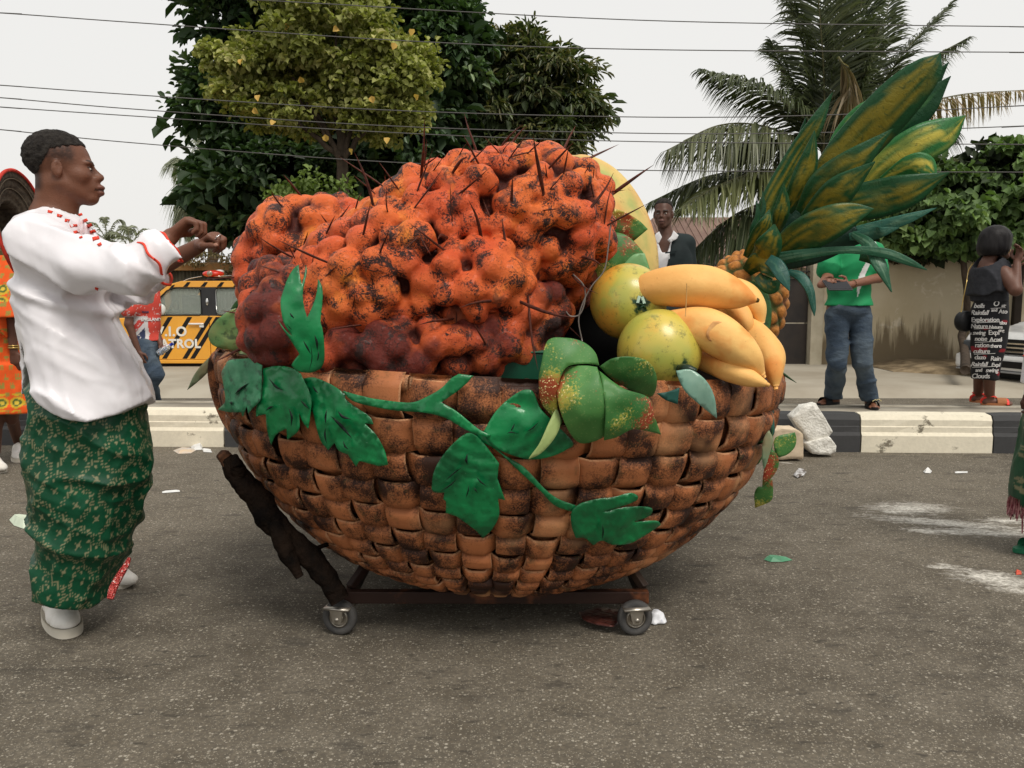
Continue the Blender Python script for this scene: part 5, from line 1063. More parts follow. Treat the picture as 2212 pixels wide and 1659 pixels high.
OL, YE, DG = ((.008, .060, .018), (.185, .155, .016)), ((.02, .13, .03), (.42, .36, .05)), ((.007, .050, .018), (.03, .11, .03))
CL = [([(980, 1020, 3.62), (1300, 720, 3.6), (1500, 540, 3.58), (1660, 340, 3.55)], [40, 75, 70, 2], DG, .1, .2), ([(1000, 1050, 3.6), (1300, 800, 3.55), (1520, 580, 3.5), (1672, 415, 3.48)], [40, 75, 75, 2], DG, .15, .2),
      ([(980, 900, 3.7), (1090, 740, 3.68), (1200, 610, 3.66), (1310, 515, 3.66)], [20, 55, 50, 4], YE, .5, .2), ([(1100, 1150, 3.5), (1280, 950, 3.45), (1480, 800, 3.4), (1640, 720, 3.4), (1757, 628, 3.4)], [60, 95, 105, 85, 2], YE, .75, .3),
      ([(1300, 980, 3.42), (1450, 900, 3.36), (1540, 900, 3.34), (1600, 958, 3.34)], [20, 55, 60, 4], YE, .6, .3), ([(900, 1170, 3.4), (1050, 920, 3.32), (1250, 690, 3.24), (1430, 500, 3.18), (1560, 370, 3.15), (1617, 290, 3.15)], [60, 110, 125, 115, 75, 2], OL, .75, .3),
      ([(870, 1170, 3.3), (980, 1030, 3.22), (1130, 900, 3.16), (1360, 700, 3.12)], [50, 95, 85, 2], OL, .6, .3), ([(880, 1200, 3.28), (1000, 1100, 3.2), (1100, 1010, 3.15), (1260, 880, 3.12)], [40, 80, 75, 3], OL, .65, .3),
      ([(900, 1240, 3.42), (1080, 1130, 3.36), (1280, 1080, 3.3), (1460, 1030, 3.25), (1668, 938, 3.22)], [60, 95, 105, 85, 2], OL, .62, .3), ([(700, 1400, 3.25), (860, 1290, 3.14), (1020, 1210, 3.06), (1150, 1160, 3.04), (1256, 1136, 3.04)], [50, 95, 95, 60, 2], OL, .7, .3),
      ([(720, 1440, 3.4), (900, 1360, 3.36), (1080, 1290, 3.33), (1240, 1300, 3.32)], [40, 85, 80, 5], ((.005, .025, .015), (.01, .04, .02)), .1, .3), ([(620, 1330, 3.45), (680, 1130, 3.42), (800, 900, 3.4), (930, 690, 3.36), (1030, 503, 3.35)], [40, 55, 55, 45, 2], OL, .5, .2),
      ([(640, 1300, 3.5), (740, 1080, 3.48), (830, 860, 3.46), (886, 640, 3.45)], [30, 45, 35, 2], DG, .1, .2), ([(780, 1150, 3.36), (850, 1020, 3.3), (900, 880, 3.27), (930, 712, 3.26)], [30, 60, 52, 2], OL, .6, .25),
      ([(720, 1260, 3.3), (745, 1180, 3.25), (762, 1100, 3.23), (765, 1000, 3.22)], [25, 42, 34, 2], OL, .7, .25), ([(560, 1400, 3.3), (620, 1300, 3.22), (665, 1220, 3.18), (688, 1140, 3.18)], [20, 45, 38, 2], OL, .7, .25), ([(600, 1420, 3.24), (660, 1380, 3.14), (700, 1300, 3.1), (715, 1220, 3.1)], [30, 75, 60, 4], OL, .7, .25),
      ([(590, 1350, 3.4), (600, 1250, 3.36), (625, 1180, 3.35), (618, 1090, 3.35)], [18, 20, 16, 1], DG, .2, .2), ([(640, 1180, 3.4), (655, 1130, 3.4), (648, 1040, 3.4)], [12, 12, 1], DG, .2, .2),
      ([(560, 1480, 3.28), (620, 1430, 3.2), (680, 1440, 3.14), (730, 1500, 3.12)], [30, 55, 60, 20], OL, .7, .25), ([(620, 1500, 3.2), (660, 1540, 3.14), (700, 1560, 3.12), (740, 1530, 3.12)], [20, 40, 40, 10], OL, .4, .25),
      ([(1160, 1250, 3.3), (1300, 1230, 3.26), (1440, 1190, 3.22), (1600, 1130, 3.2)], [20, 34, 28, 1], ((.03, .12, .085), (.10, .2, .13)), .4, .3), ([(1120, 1290, 3.3), (1250, 1270, 3.25), (1300, 1262, 3.22), (1392, 1240, 3.2)], [20, 36, 28, 2], ((.02, .09, .06), (.06, .14, .09)), .4, .3),
      ([(690, 1420, 3.22), (880, 1385, 3.14), (1100, 1360, 3.1), (1300, 1375, 3.06), (1430, 1420, 3.04), (1545, 1470, 3.02)], [40, 30, 20, 28, 22, 2], ((.015, .08, .040), (.09, .18, .11)), .45, .3),
      ([(1140, 1270, 3.2), (1230, 1330, 3.12), (1290, 1440, 3.06), (1355, 1590, 3.04)], [15, 34, 38, 2], ((.015, .08, .040), (.09, .18, .11)), .45, .3), ([(1180, 1400, 3.2), (1270, 1420, 3.16), (1340, 1500, 3.14)], [18, 28, 2], DG, .2, .3),
      ([(680, 1410, 3.12), (730, 1450, 3.08), (765, 1510, 3.06), (797, 1583, 3.05)], [30, 42, 36, 2], ((.012, .07, .055), (.04, .12, .08)), .4, .3), ([(790, 1480, 3.14), (860, 1510, 3.1), (905, 1580, 3.08), (925, 1670, 3.08), (932, 1720, 3.08)], [15, 28, 24, 14, 1], ((.015, .08, .06), (.07, .15, .11)), .45, .3),
      ([(740, 1330, 3.5), (860, 1180, 3.5), (1000, 1050, 3.55), (1150, 950, 3.58)], [90, 120, 110, 40], ((.006, .035, .02), (.05, .07, .02)), .2, .2), ([(640, 1420, 3.45), (760, 1380, 3.42), (900, 1330, 3.4), (1020, 1280, 3.4)], [60, 80, 80, 30], ((.006, .03, .02), (.05, .07, .02)), .2, .2)]
for i, (pts, hw, cols, ol, cup) in enumerate(CL): strap('crown_leaf', pts, hw, CRM, pn, cup=cup, olive=ol, seed=i, cols=cols)
# ---- leaves and fruit at the left end
sheet('side_leaf', [(725, 535, 1), (600, 545), (480, 600), (370, 690), (300, 780), (270, 870), (290, 950), (340, 1000), (450, 1040), (600, 1060), (720, 1080, 1), (727, 950), (710, 850), (655, 790, 1), (700, 720), (728, 620)], qd, plane(3.30, (490, 715), 0, .04, .05), pale_green('spotted_pale_leaf', (.16, .34, .12), (.30, .33, .12)), wrinkle=.02, seed=3, label='pale heart shaped leaf with golden spots at the left end of the basket', cat='leaf')
sheet('side_leaf', [(545, 555, 1), (600, 460), (680, 410), (745, 410, 1), (748, 560, 1), (620, 540)], qd, plane(3.42, (515, 650)), MATG, label='dark green leaf tip above the pale heart shaped leaf', cat='leaf')
sheet('side_leaf', [(610, 495, 1), (700, 450), (750, 450, 1), (745, 550, 1), (640, 530)], qd, plane(3.38, (520, 655)), VG, label='small bright green leaf tucked behind the pale heart shaped leaf', cat='leaf')
sheet('side_leaf', [(430, 1035, 1), (560, 1055), (720, 1085, 1), (690, 1150, 1), (600, 1120), (500, 1080)], qd, plane(3.36, (500, 760)), pale_green('mid_leaf_green', (.05, .2, .09), (.12, .3, .16)), label='thin green leaf edge just under the pale heart shaped leaf', cat='leaf')
sheet('side_leaf', [(412, 1030, 1), (330, 1100), (220, 1200), (100, 1350), (10, 1545, 1), (120, 1460), (260, 1330), (330, 1200), (390, 1090)], qd, plane(3.5, (440, 800), 0, .03, .03), PALE, label='long pale leaf drooping off the left end of the rim', cat='leaf')
sheet('side_leaf', [(335, 1290, 1), (300, 1330), (272, 1402, 1), (310, 1390), (345, 1340)], qd, plane(3.52, (460, 810)), TEAL, label='tiny dark leaf scrap below the long drooping leaf', cat='leaf')
sg = guava(V(560, 790, 3.25), 50 * 3.25 / F, (.8, .4, -.3), 'round green fruit half hidden in the left corner of the basket', 9, fruit_mat('painted_green_melon', (.10, .22, .05), (.20, .28, .09), (.06, .16, .04), (.02, .06, .02), 5)); sg.name = 'melon'
sheet('melon_leaf', [(820, 1165, 1), (940, 1085), (1000, 1130), (1022, 1200, 1), (900, 1195)], qd, plane(3.12, (570, 775)), mat('dull_grey_leaf', (.13, .18, .13), (.08, .12, .09), 8, rough=.5), label='dull grey leaf scrap lying on the round green fruit at the left', cat='leaf')
v, q, t = sphereVF((0, 0, 0), (.075, .075, .115), 30, 48); th = np.arctan2(v[:, 1], v[:, 0]); v[:, :2] *= (1 + .06 * np.cos(9 * th))[:, None]; kk = np.clip(.5 + .7 * np.cos(9 * th), 0, 1)[:, None]
go = link('gourd', vfmesh('gourd', [(v, q)], col=kk * np.array([.24, .34, .09]) + (1 - kk) * np.array([.05, .14, .04])), None, mat('striped_gourd', (.2, .3, .08), attr=True, sc=14, rough=.45)); go.location = V(570, 650, 3.42); go.rotation_euler = (0, R(12), 0); tag(go, 'striped green gourd behind the left edge of the red bunch', 'gourd')
# ---- green carton inside the basket
gb = empty('green_carton', V(1125, 790, 2.95), 'dark green painted carton standing inside the basket below the red bunch', 'carton')
c_ = V(1125, 790, 2.97); GRC = mat('green_carton_paint', (.010, .085, .045), (.006, .045, .025), 5, rough=.4, bump=.2, bsc=12)
c_[2] = V(1125, 757, 2.95)[2] - .13
adopt(link('carton_body', bevelmesh(vfmesh('carton_body', [boxVF(c_, (.19, .2, .25), R(4))], False), .006), None, GRC), gb); adopt(link('lid_flap', bevelmesh(vfmesh('lid_flap', [boxVF(c_ + (0, 0, .129), (.20, .21, .006), R(4))], False), .002), None, mat('carton_top', (.03, .12, .075), rough=.35)), gb)
# ---- leaf spray hanging off the right end
hv = empty('hanging_leaf_spray', V(1655, 870, 3.2), 'string of dark and glittered leaves hanging off the right end of the rim', 'leaf spray')
for i, (pts, m_, Y) in enumerate((([(440, 372, 1), (470, 330), (592, 303, 1), (603, 350), (590, 410), (540, 460), (478, 482, 1), (450, 440)], GL, 3.2), ([(410, 288, 1), (438, 350), (425, 420), (390, 530), (372, 568, 1), (358, 480), (365, 370), (390, 310)], PALE, 3.1), ([(422, 410, 1), (470, 470), (477, 540), (440, 610), (390, 660), (360, 692, 1), (368, 600), (390, 500)], GL, 3.14),
                             ([(362, 688, 1), (395, 645), (432, 632, 1), (438, 720), (420, 790), (310, 838, 1), (305, 740), (330, 690)], GL, 3.16), ([(255, 548, 1), (300, 460), (332, 470, 1), (300, 520)], MATG, 3.22), ([(300, 540, 1), (320, 430), (345, 330), (388, 330), (372, 440), (340, 520)], MATG, 3.2),
                             ([(340, 330, 1), (350, 250), (400, 170), (440, 215), (445, 300), (400, 345)], MATG, 3.24), ([(345, 95, 1), (375, 85, 1), (390, 200), (418, 275, 1), (378, 300), (350, 200)], TEAL, 3.18), ([(395, -40, 1), (450, -30), (445, 120), (438, 215, 1), (405, 150), (380, 90)], TEAL, 3.22), ([(400, 130, 1), (440, 200), (450, 290), (430, 330), (410, 240)], TEAL, 3.15), ([(395, -120), (400, -250), (430, -330, 1), (470, -200), (478, -110), (468, -80, 1)], TEAL, 3.4))):
    sheet('leaf', pts, qe, plane(Y, (1660, 950), 0, 0, .04), m_, root=hv, seed=i, wrinkle=.01)
adopt(link('cord', vfmesh('cord', [tubeVF([V(*qe(370, -20), 3.2), V(*qe(385, 120), 3.18), V(*qe(430, 230), 3.16), V(*qe(425, 420), 3.14)], [.004], 5, 14), tubeVF([V(*qe(340, 10), 3.2), V(*qe(350, 110), 3.18), V(*qe(410, 270), 3.16)], [.004], 5, 10)]), None, mat('green_cord', (.03, .08, .03), rough=.7)), hv)
adopt(link('sprig', vfmesh('sprig', [tubeVF([V(*qb(2112, 190), 3.4), V(*qb(2160, 225), 3.4), V(*qb(2216, 262), 3.38)], [.005, .005, .001], 5, 8)]), None, mat('green_cord', (.03, .08, .03))), hv)
# loose wires in the dark mouth of the basket
WR = mat('thin_grey_wire', (.22, .19, .17), rough=.4, metal=.3); q4 = qm(.3087, 877.8, 292.6)
for pts, lb in (([(1430, 620), (1415, 760), (1385, 940), (1300, 1050), (1240, 1160), (1205, 1290), (1230, 1440)], 'thin pale wire looping down left of the upper round fruit'), ([(1115, 1230), (1150, 1265), (1215, 1250), (1250, 1150), (1240, 1050), (1165, 970)], 'brown curled wire below the right side of the red bunch')):
    tube('wire', [V(*q4(*p), 2.98) for p in pts], [.0028], WR, seg=5, n=40, label=lb, cat='wire')
# ================================================================ PEOPLE
def frame(yaw, pitch=0, roll=0):      # columns: forward, left, up
    c, s = math.cos(yaw), math.sin(yaw); f = np.array([c, s, 0]); l = np.array([-s, c, 0]); u = np.array([0, 0, 1.])
    cp, sp_ = math.cos(pitch), math.sin(pitch); f2 = f * cp + u * sp_; u2 = u * cp - f * sp_
    cr, sr = math.cos(roll), math.sin(roll); l2 = l * cr + u2 * sr; u3 = u2 * cr - l * sr
    return np.stack([f2, l2, u3], 1)
def head(S, c, M, s=1.0, female=False):
    P = lambda x, y, z: np.array(c) + M @ (np.array([x, y, z]) * s)
    e = lambda p, r, k=.012, sub=False: S.ell(P(*p), np.array(r) * s, k * s, M, sub); cn = lambda a, b, ra, rb=None, k=.01, sub=False: S.cone(P(*a), P(*b), ra * s, (rb or ra) * s, k * s, sub)
    e((-.012, 0, .045), (.103, .076, .086), .01); e((.042, 0, -.015), (.066, .060, .085), .03); cn((-.02, 0, -.05), (.04, 0, -.06), .052, .045, .03)
    e((.088, .026, .020), (.022, .028, .012), .012); e((.088, -.026, .020), (.022, .028, .012), .012)
    for y in (-1, 1):
        e((.102, y * .031, .001), (.018, .018, .012), .012, True); e((.086, y * .031, .001), (.013, .015, .012), .004)      # socket, lid-covered ball
        e((.062, y * .042, -.024), (.032, .022, .022), .022); cn((.0, y * .052, -.055), (.085, y * .016, -.100), .020, .018, .025)
        e((.113, y * .016, -.030), (.012, .010, .009), .006)
        e((-.004, y * .078, -.008), (.019, .010, .031), .004, False); e((.002, y * .088, -.004), (.009, .008, .018), .004, True); cn((-.006, y * .070, -.01), (.0, y * .06, -.03), .012, .012, .01)
    cn((.098, 0, .012), (.124, 0, -.022), .008, .012, .010); e((.127, 0, -.025), (.013, .012, .011), .008); e((.122, 0, -.042), (.006, .012, .006), .004, True)
    e((.092, 0, -.062), (.034, .034, .032), .022); e((.126, 0, -.060), (.015, .025, .010), .006); e((.124, 0, -.079), (.015, .022, .011), .006); cn((.143, -.02, -.0695), (.143, .02, -.0695), .0022, .0022, .003, True)
    e((.092, 0, -.101), (.026, .026, .020), .018)
def headcol(Vt, c, M, s, skin, stubble=True):
    L = (Vt - np.array(c)) @ M / s; x, y, z = L.T; C = np.ones((len(Vt), 3)) * skin * (.92 + .16 * fbm(Vt, 18, 2, 3))[:, None]
    inhead = (np.abs(y) < .12) & (np.abs(x) < .18) & (z > -.13) & (z < .15)
    if stubble:
        f = inhead * np.clip((z - (.004 + .0 * x)) / .03, 0, 1) * np.clip((.062 - x - np.clip(z - .04, 0, 1) * .2) / .02, 0, 1) * np.clip(1.6 - 1.4 * fbm(Vt, 160, 2, 5), 0, 1) * (np.abs(y) > .03)
        f = np.maximum(f, inhead * np.clip((-.045 - x) / .02, 0, 1) * np.clip((z + .09) / .02, 0, 1)); C = C * (1 - .72 * f[:, None])
    br = inhead & (x > .085) & (np.abs(z - .024 - .12 * (np.abs(y) - .03)) < .0055) & (np.abs(y) > .010) & (np.abs(y) < .05); C[br] *= .22
    lip = inhead & (x > .118) & (z < -.050) & (z > -.091) & (np.abs(y) < .027); C[lip] = C[lip] * .7 + np.array([.05, .018, .016])
    ml = inhead & (x > .10) & (np.abs(z + .0695) < .0028) & (np.abs(y) < .03); C[ml] *= .3
    ll = inhead & (x > .07) & (np.abs(z - .005) < .0035) & (np.abs(np.abs(y) - .031) < .016); C[ll] *= .35
    return C
EYEW = mat('eye_white', (.55, .50, .44), rough=.2); IRIS = mat('dark_iris', (.012, .007, .005), rough=.1); SKIN = mat('skin', (.12, .06, .04), attr=True, sc=30, rough=.5, bump=.35, bsc=160, bdist=.003, spec=.35, dirt=.12)
def eyes(root, c, M, s):
    for y in (-1, 1):
        p = np.array(c) + M @ (np.array([.0915, y * .031, .0]) * s); o = adopt(link('eye', vfmesh('eye', [sphereVF(p, np.array([.0105, .0115, .0062]) * s, 8, 12, M)]), None, EYEW), root)
        o2 = link('iris', vfmesh('iris', [sphereVF(p + M @ (np.array([.0072, 0, -.0005]) * s), np.array([.0042, .0052, .0052]) * s, 8, 12, M)]), None, IRIS); o2.parent = o
def hand(S, w, d, bn, ts, s=1.0, c=(1.2, 1.3, .7), thumb=((.55, .75, -.25), (.9, .15, -.2), (.9, -.2, -.1)), k=.006):
    """w wrist, d hand axis, bn back-of-hand normal, ts thumb side; c curl at the three finger joints"""
    d = nrm(d); ts = nrm(np.array(ts) - d * (np.array(ts) @ d)); bn = nrm(np.cross(d, ts)) * (1 if np.cross(d, ts) @ np.array(bn) > 0 else -1)
    w = np.array(w, float)
    offs = (.029, .010, -.009, -.027); Ls = (.96, 1.06, .98, .78); tips = []
    S.ell(w + d * .045 * s, (.048 * s, .014 * s, .036 * s), .012 * s, np.stack([d, bn, ts], 1))
    for o, L in zip(offs, Ls):
        m = w + (d * (.084 - abs(o - .008) * .22) + ts * o) * s; S.cone(w + (d * .015 + ts * o * .5) * s, m, .015 * s, .0115 * s, .01 * s)
        a = 0; p = m; r = .0100 * s * (.9 + .1 * L)
        for j, (l, ca) in enumerate(zip((.043, .027, .021), c)):
            a += ca; dd = d * math.cos(a) - bn * math.sin(a); q = p + dd * l * L * s; S.cone(p, q, r, r * .90, k * .3 if j else k * .6); p, r = q, r * .90
        tips.append(p)
    b = w + (d * .022 + ts * .026 - bn * .004) * s; r = .0145 * s
    for (x, y, z), l in zip(thumb, (.040, .032, .025)):
        dd = nrm(d * x + ts * y + bn * z); q = b + dd * l * s; S.cone(b, q, r, r * .84, k); b, r = q, r * .86
    return tips, b
def limbs(S, J, s=1., arms='LR', legs=True, infl=0., k=.02):
    A = lambda a: np.array(J[a], float)
    for q in arms:
        if 'sh' + q in J:
            S.cone(A('sh' + q), A('el' + q), (.052 + infl) * s, (.040 + infl) * s, k); S.cone(A('el' + q), A('wr' + q), (.041 + infl) * s, (.026 + infl) * s, k)
    if legs:
        for q in 'LR':
            if 'hip' + q in J:
                S.cone(A('hip' + q), A('kn' + q), (.085 + infl) * s, (.055 + infl) * s, k); S.cone(A('kn' + q), A('an' + q), (.054 + infl) * s, (.036 + infl) * s, k)
                if infl == 0: m = A('kn' + q) * .68 + A('an' + q) * .32; S.ell(m + (0, .012, 0), (.052 * s, .055 * s, .10 * s), k)
def torso(S, J, M, s=1., infl=0., k=.04):
    n, p = np.array(J['neck'], float), np.array(J['pel'], float); c = n + (p - n) * .34; b = n + (p - n) * .68
    S.ell(c, np.array([.112 + infl, .165 + infl, .20 + infl]) * s, k, M); S.ell(b, np.array([.105 + infl, .145 + infl, .17 + infl]) * s, k, M); S.ell(p, np.array([.112 + infl, .165 + infl, .13 + infl]) * s, k, M)
    for q in 'LR':
        if 'sh' + q in J: S.cone(n - (0, 0, .06 * s), J['sh' + q], (.058 + infl) * s, (.052 + infl) * s, k)
def foot(S, an, d, s=1., k=.015):
    an = np.array(an, float); d = nrm(np.array(d, float)); f = an - (0, 0, .055 * s); S.cone(an, f - d * .03, .036 * s, .030 * s, k); S.cone(f - d * .03, f + d * .10, .030 * s, .026 * s, k); S.cone(f + d * .08, f + d * .165 - (0, 0, .012), .030 * s, .020 * s, k)
    sd_ = np.cross(d, (0, 0, 1))
    for i in range(5): t = (i - 2) * .0165 * s; S.cone(f + d * (.15 - abs(i - 1.6) * .008) + sd_ * t - (0, 0, .012), f + d * (.185 - abs(i - 1.6) * .010) + sd_ * t - (0, 0, .016), .0105 * s, .009 * s, .004)
def ringtube(name, c, axis, r, tr, m, root, seg=40, sq=1., wob=0, upv=(0, 0, 1)):
    ax = nrm(np.array(axis, float)); a = nrm(np.cross(ax, upv)); b = np.cross(ax, a); t = np.linspace(0, 2 * np.pi, seg + 1)
    P = np.array(c) + (np.cos(t) * r)[:, None] * a + (np.sin(t) * r * sq)[:, None] * b
    if wob: P = P + (np.sin(t * 5) * wob)[:, None] * ax
    return adopt(link(name, vfmesh(name, [tubeVF(P, [tr], 6)]), None, m), root)
def folds(A, fu, fv, dirn, seed=0, fine=.22):
    dirn = nrm(np.array(dirn, float)); a = nrm(np.cross(dirn, (0.01, 1, 0))); b = np.cross(dirn, a)
    def f(P):
        u = P @ dirn; v = P @ a; w = P @ b; Q = np.stack([u * fu, v * fv, w * fv * .7], -1); wq = np.stack([u * fu * 2.1, v * fv * 2.3, w * fv * 1.6], -1)
        Q = Q + .6 * (vnoise(P, 5, seed + 9)[:, None] - .5); r = 1 - np.abs(2 * vnoise(Q, 1, seed) - 1); r2 = 1 - np.abs(2 * vnoise(wq, 1, seed + 4) - 1)
        return -A * ((r ** 3 - .3) + fine * (r2 ** 3 - .3))
    return f
RED = mat('red_trim', (.72, .06, .03), rough=.55); 
# ---------------------------------------------------------------- 1. man in white tunic
Y0 = 3.03
man = empty('person', G(150, 1370)[:2].tolist() + [0], 'man in white satin tunic and patterned green wrapper holding both fists in front', 'person')
skin1 = np.array([.150, .060, .033])
HM = frame(R(23), R(0)); hc = V(130, 365, 3.02)
S = SDF(V(10, 1400, 3.0) * (1, 0, 0) + (-.05, 2.62, -.01), V(495, 280, 3.2) * (1, 0, 0) + (.06, 3.42, 1.95), .0045)
head(S, hc, HM)
S.cone(hc + HM @ (-.022, 0, -.06), V(112, 480, 3.03), .056, .066, .02); S.cone(hc + HM @ (.01, 0, -.09), V(135, 478, 3.03), .045, .05, .03)
shR, shL = V(85, 520, 2.86), V(120, 515, 3.22); elR, elL = V(275, 598, 2.80), V(300, 600, 3.24); wrR, wrL = V(370, 510, 2.92), V(430, 531, 3.16)
S.cone(shR, elR, .055, .042); S.cone(elR, wrR, .042, .028); S.cone(shL, elL, .055, .042); S.cone(elL, wrL, .044, .027)
S.ell(V(130, 600, 3.05), (.10, .14, .22), .04); S.ell(V(150, 790, 3.05), (.10, .13, .20), .05); S.cone(V(112, 480, 3.03), shR, .07, .05, .03); S.cone(V(112, 480, 3.03), shL, .07, .05, .03)
anR, anL = G(104, 1342) + (0, 0, .10), G(262, 1262) + (0, 0, .09)
S.cone(V(140, 850, 2.97), V(125, 1100, 2.95), .085, .055, .03); S.cone(V(125, 1100, 2.95), anR, .055, .036, .02); S.cone(V(160, 850, 3.12), V(190, 1060, 3.13), .085, .055, .03); S.cone(V(190, 1060, 3.13), anL, .055, .036, .02)
hd = lambda a, b: nrm(V(*b) - V(*a))
hand(S, wrR, hd((370, 510, 2.92), (410, 476, 2.93)), (-.6, -.2, .8), (0, 1, 0), 1.02, (1.0, 1.25, .9))
tipsL, thL = hand(S, wrL, hd((430, 531, 3.16), (463, 507, 3.13)), (-.5, 0, .85), (0, -1, 0), 1.0, (.95, 1.3, .8), thumb=((.75, .55, -.45), (.95, -.05, -.50), (.98, -.1, -.62)))
cf = lambda Vt: headcol(Vt, hc, HM, 1, skin1)
bo = adopt(S.obj('body', SKIN, None, cf, relax=1), man); eyes(man, hc, HM, 1.0)
HAIR = mat('black_kinky_hair', (.012, .010, .009), (.03, .026, .022), 60, rough=.9, bump=1, bsc=160, bdist=.006)
def haircap(root, c, M, s, line, grow=.008, m=None, h=.005, amp=.006, name='hair'):
    H = SDF(np.array(c) - .17 * s, np.array(c) + .19 * s, h); H.ell(np.array(c) + M @ (np.array([-.012, 0, .045]) * s), (np.array([.103, .076, .086]) + grow) * s, 0, M)
    H.clip(lambda P: -line(((P - np.array(c)) @ M / s))); H.disp(lambda P: (fbm(P, 90, 2, 3) - .5) * amp); return adopt(H.obj(name, m or HAIR, None, None, 1), root)
haircap(man, hc, HM, 1, lambda L: np.minimum(L[..., 2] - np.interp(L[..., 0], [-.12, -.085, -.055, -.02, .05, .078, .1], [-.06, -.055, .0, .060, .078, .080, .088]), .098 - L[..., 0] + 0 * L[..., 2]), .004, h=.004, amp=.010)
SIL = mat('silver', (.75, .74, .72), rough=.2, metal=1)
ringtube('ring', (tipsL[0] * .0 + V(471, 513, 3.098)), hd((463, 507, 3.1), (478, 522, 3.1)), .0125, .0028, SIL, man, 20)
adopt(link('thumb_nail', vfmesh('thumb_nail', [sphereVF(thL + nrm(np.array([-.1, -1, .35])) * .0095, (.0085, .0025, .006), 8, 12)]), None, mat('nail', (.45, .24, .17), rough=.3)), man)
tube_neck = ringtube('necklace', V(132, 468, 3.03), hd((120, 480, 3.03), (135, 400, 3.03)), .083, .0022, SIL, man, 40)
# tunic
SAT = NB('white_satin'); co = SAT.coord((1, 1, 1), 'World'); SAT.bump(SAT.noise(SAT.coord((1, 1, .5), 'World'), 9, 2, .5, .6), .35, .03); SAT.b.inputs['Sheen Weight'].default_value = .15; SATM = SAT.fin((.74, .72, .75), .30, 0, .5)
T = SDF((float(V(0, 900, 3)[0]) - .05, 2.66, .55), (float(V(390, 900, 2.9)[0]) + .10, 3.42, 1.68), .0065)
zr_ = lambda py, Y=Y0: float(V(100, py, Y)[2]); xr = lambda px, Y=Y0: float(V(px, 800, Y)[0])
rows = [(448, 108, 146, .05), (458, 96, 158, .085), (468, 80, 176, .12), (480, 58, 194, .155), (494, 38, 212, .178), (515, 24, 230, .195), (560, 20, 238, .20), (650, 30, 250, .20), (700, 36, 268, .205), (768, 42, 302, .225), (857, 42, 336, .235), (930, 38, 350, .24)]
fT = [fit(r[1] + 4, r[2] - 4, Y0, r[3], r[0]) for r in rows]; T.tower([zr_(r[0]) for r in rows], [a[0] for a in fT], [a[1] for a in fT], Y0, [r[3] for r in rows], .0)
# near sleeve, far sleeve
cuR, cuL = V(369, 534, 2.86), V(352, 590, 3.22)
T.cone(V(88, 528, 2.88), V(185, 572, 2.82), .092, .082, .06); T.cone(V(185, 572, 2.82), V(272, 590, 2.80), .082, .074, .03); T.cone(V(272, 590, 2.80), V(390, 520, 2.87), .074, .052, .03)
T.cone(V(120, 520, 3.2), V(290, 612, 3.22), .10, .075, .05); T.cone(V(290, 612, 3.22), V(380, 575, 3.21), .075, .045, .03)
axR = hd((272, 592, 2.78), (390, 520, 2.87)); axL = hd((290, 612, 3.22), (400, 560, 3.2))
hemz = lambda x: np.interp(x, [xr(p) for p in (38, 44, 62, 80, 96, 104, 109, 116, 130, 152, 180, 215, 251, 290, 320, 336)], [zr_(p, 2.86) for p in (912, 905, 855, 800, 752, 740, 758, 800, 838, 868, 888, 902, 907, 898, 880, 858)])
def cutT(P):
    h = hemz(P[..., 0]) - P[..., 2]; near = P[..., 2] < zr_(700)
    a = np.where(near, h, -1.); r = ((P - cuR) @ axR); r = np.where((P[..., 0] > xr(310)) & (P[..., 1] < 3.05) & (P[..., 2] > zr_(640)), r, -1.); l = ((P - cuL) @ axL); l = np.where((P[..., 0] > xr(300)) & (P[..., 1] > 3.08) & (P[..., 2] > zr_(680)), l, -1.)
    nk = .074 - np.linalg.norm((P - V(124, 446, 3.03)) * (.9, 1, .75), axis=-1)
    return np.maximum(np.maximum(a, nk), np.maximum(r, l))
T.disp(folds(.026, .6, 6., (.85, .1, -.55), 3, .25)); T.disp(folds(.014, .7, 10., (.35, 0, -1), 8, .25)); T.disp(folds(.005, 1., 20., (.8, 0, -.5), 21, .3)); T.disp(lambda P: np.full(len(P), .003)); T.disp(lambda P: -.020 * np.exp(-(((P[:, 2] - zr_(640) + .35 * (P[:, 0] - xr(150))) / .02) ** 2)) * (P[:, 0] < xr(260)) * (P[:, 0] > xr(60)))
T.clip(cutT)
tu = adopt(T.obj('tunic', SATM, None, None, 3), man)
ringtube('cuff_trim', cuR, axR, .0585, .0045, RED, man, 48, 1.0, .003); ringtube('cuff_trim', V(326, 561, 2.825), axR, .069, .0045, RED, man, 48, .98, .005); ringtube('cuff_trim', cuL, axL, .050, .0055, RED, man, 40, 1, .003)
q1 = qm(.3087, 0, 256); hT = lambda px, py: T.hit(px, py, .0025, 2.85)
for a in (((335, 638), (372, 648), (362, 664), (332, 658)), ((400, 665), (440, 676), (428, 694), (398, 686)), ((455, 700), (492, 706), (482, 726), (452, 722)), ((486, 742), (540, 738), (544, 754), (494, 762)), ((512, 788), (555, 776), (562, 794), (520, 808)), ((552, 828), (575, 818), (578, 834), (556, 838))):
    sheet('red_dash', [(*p, 1) for p in a], q1, hT, RED, root=man, sp=12, thick=.0015)
for a in (((545, 668), (572, 660), (580, 676), (556, 686)), ((578, 708), (606, 698), (618, 716), (590, 730)), ((606, 744), (638, 732), (648, 752), (616, 768)), ((626, 786), (664, 774), (676, 796), (634, 808)), ((644, 830), (690, 818), (698, 842), (650, 856)), ((678, 878), (706, 864), (714, 884), (690, 894)), ((664, 1180), (690, 1188), (684, 1206), (664, 1196))):
    sheet('red_dash', [(*p, 1) for p in a], q1, hT, RED, root=man, sp=12, thick=.004)
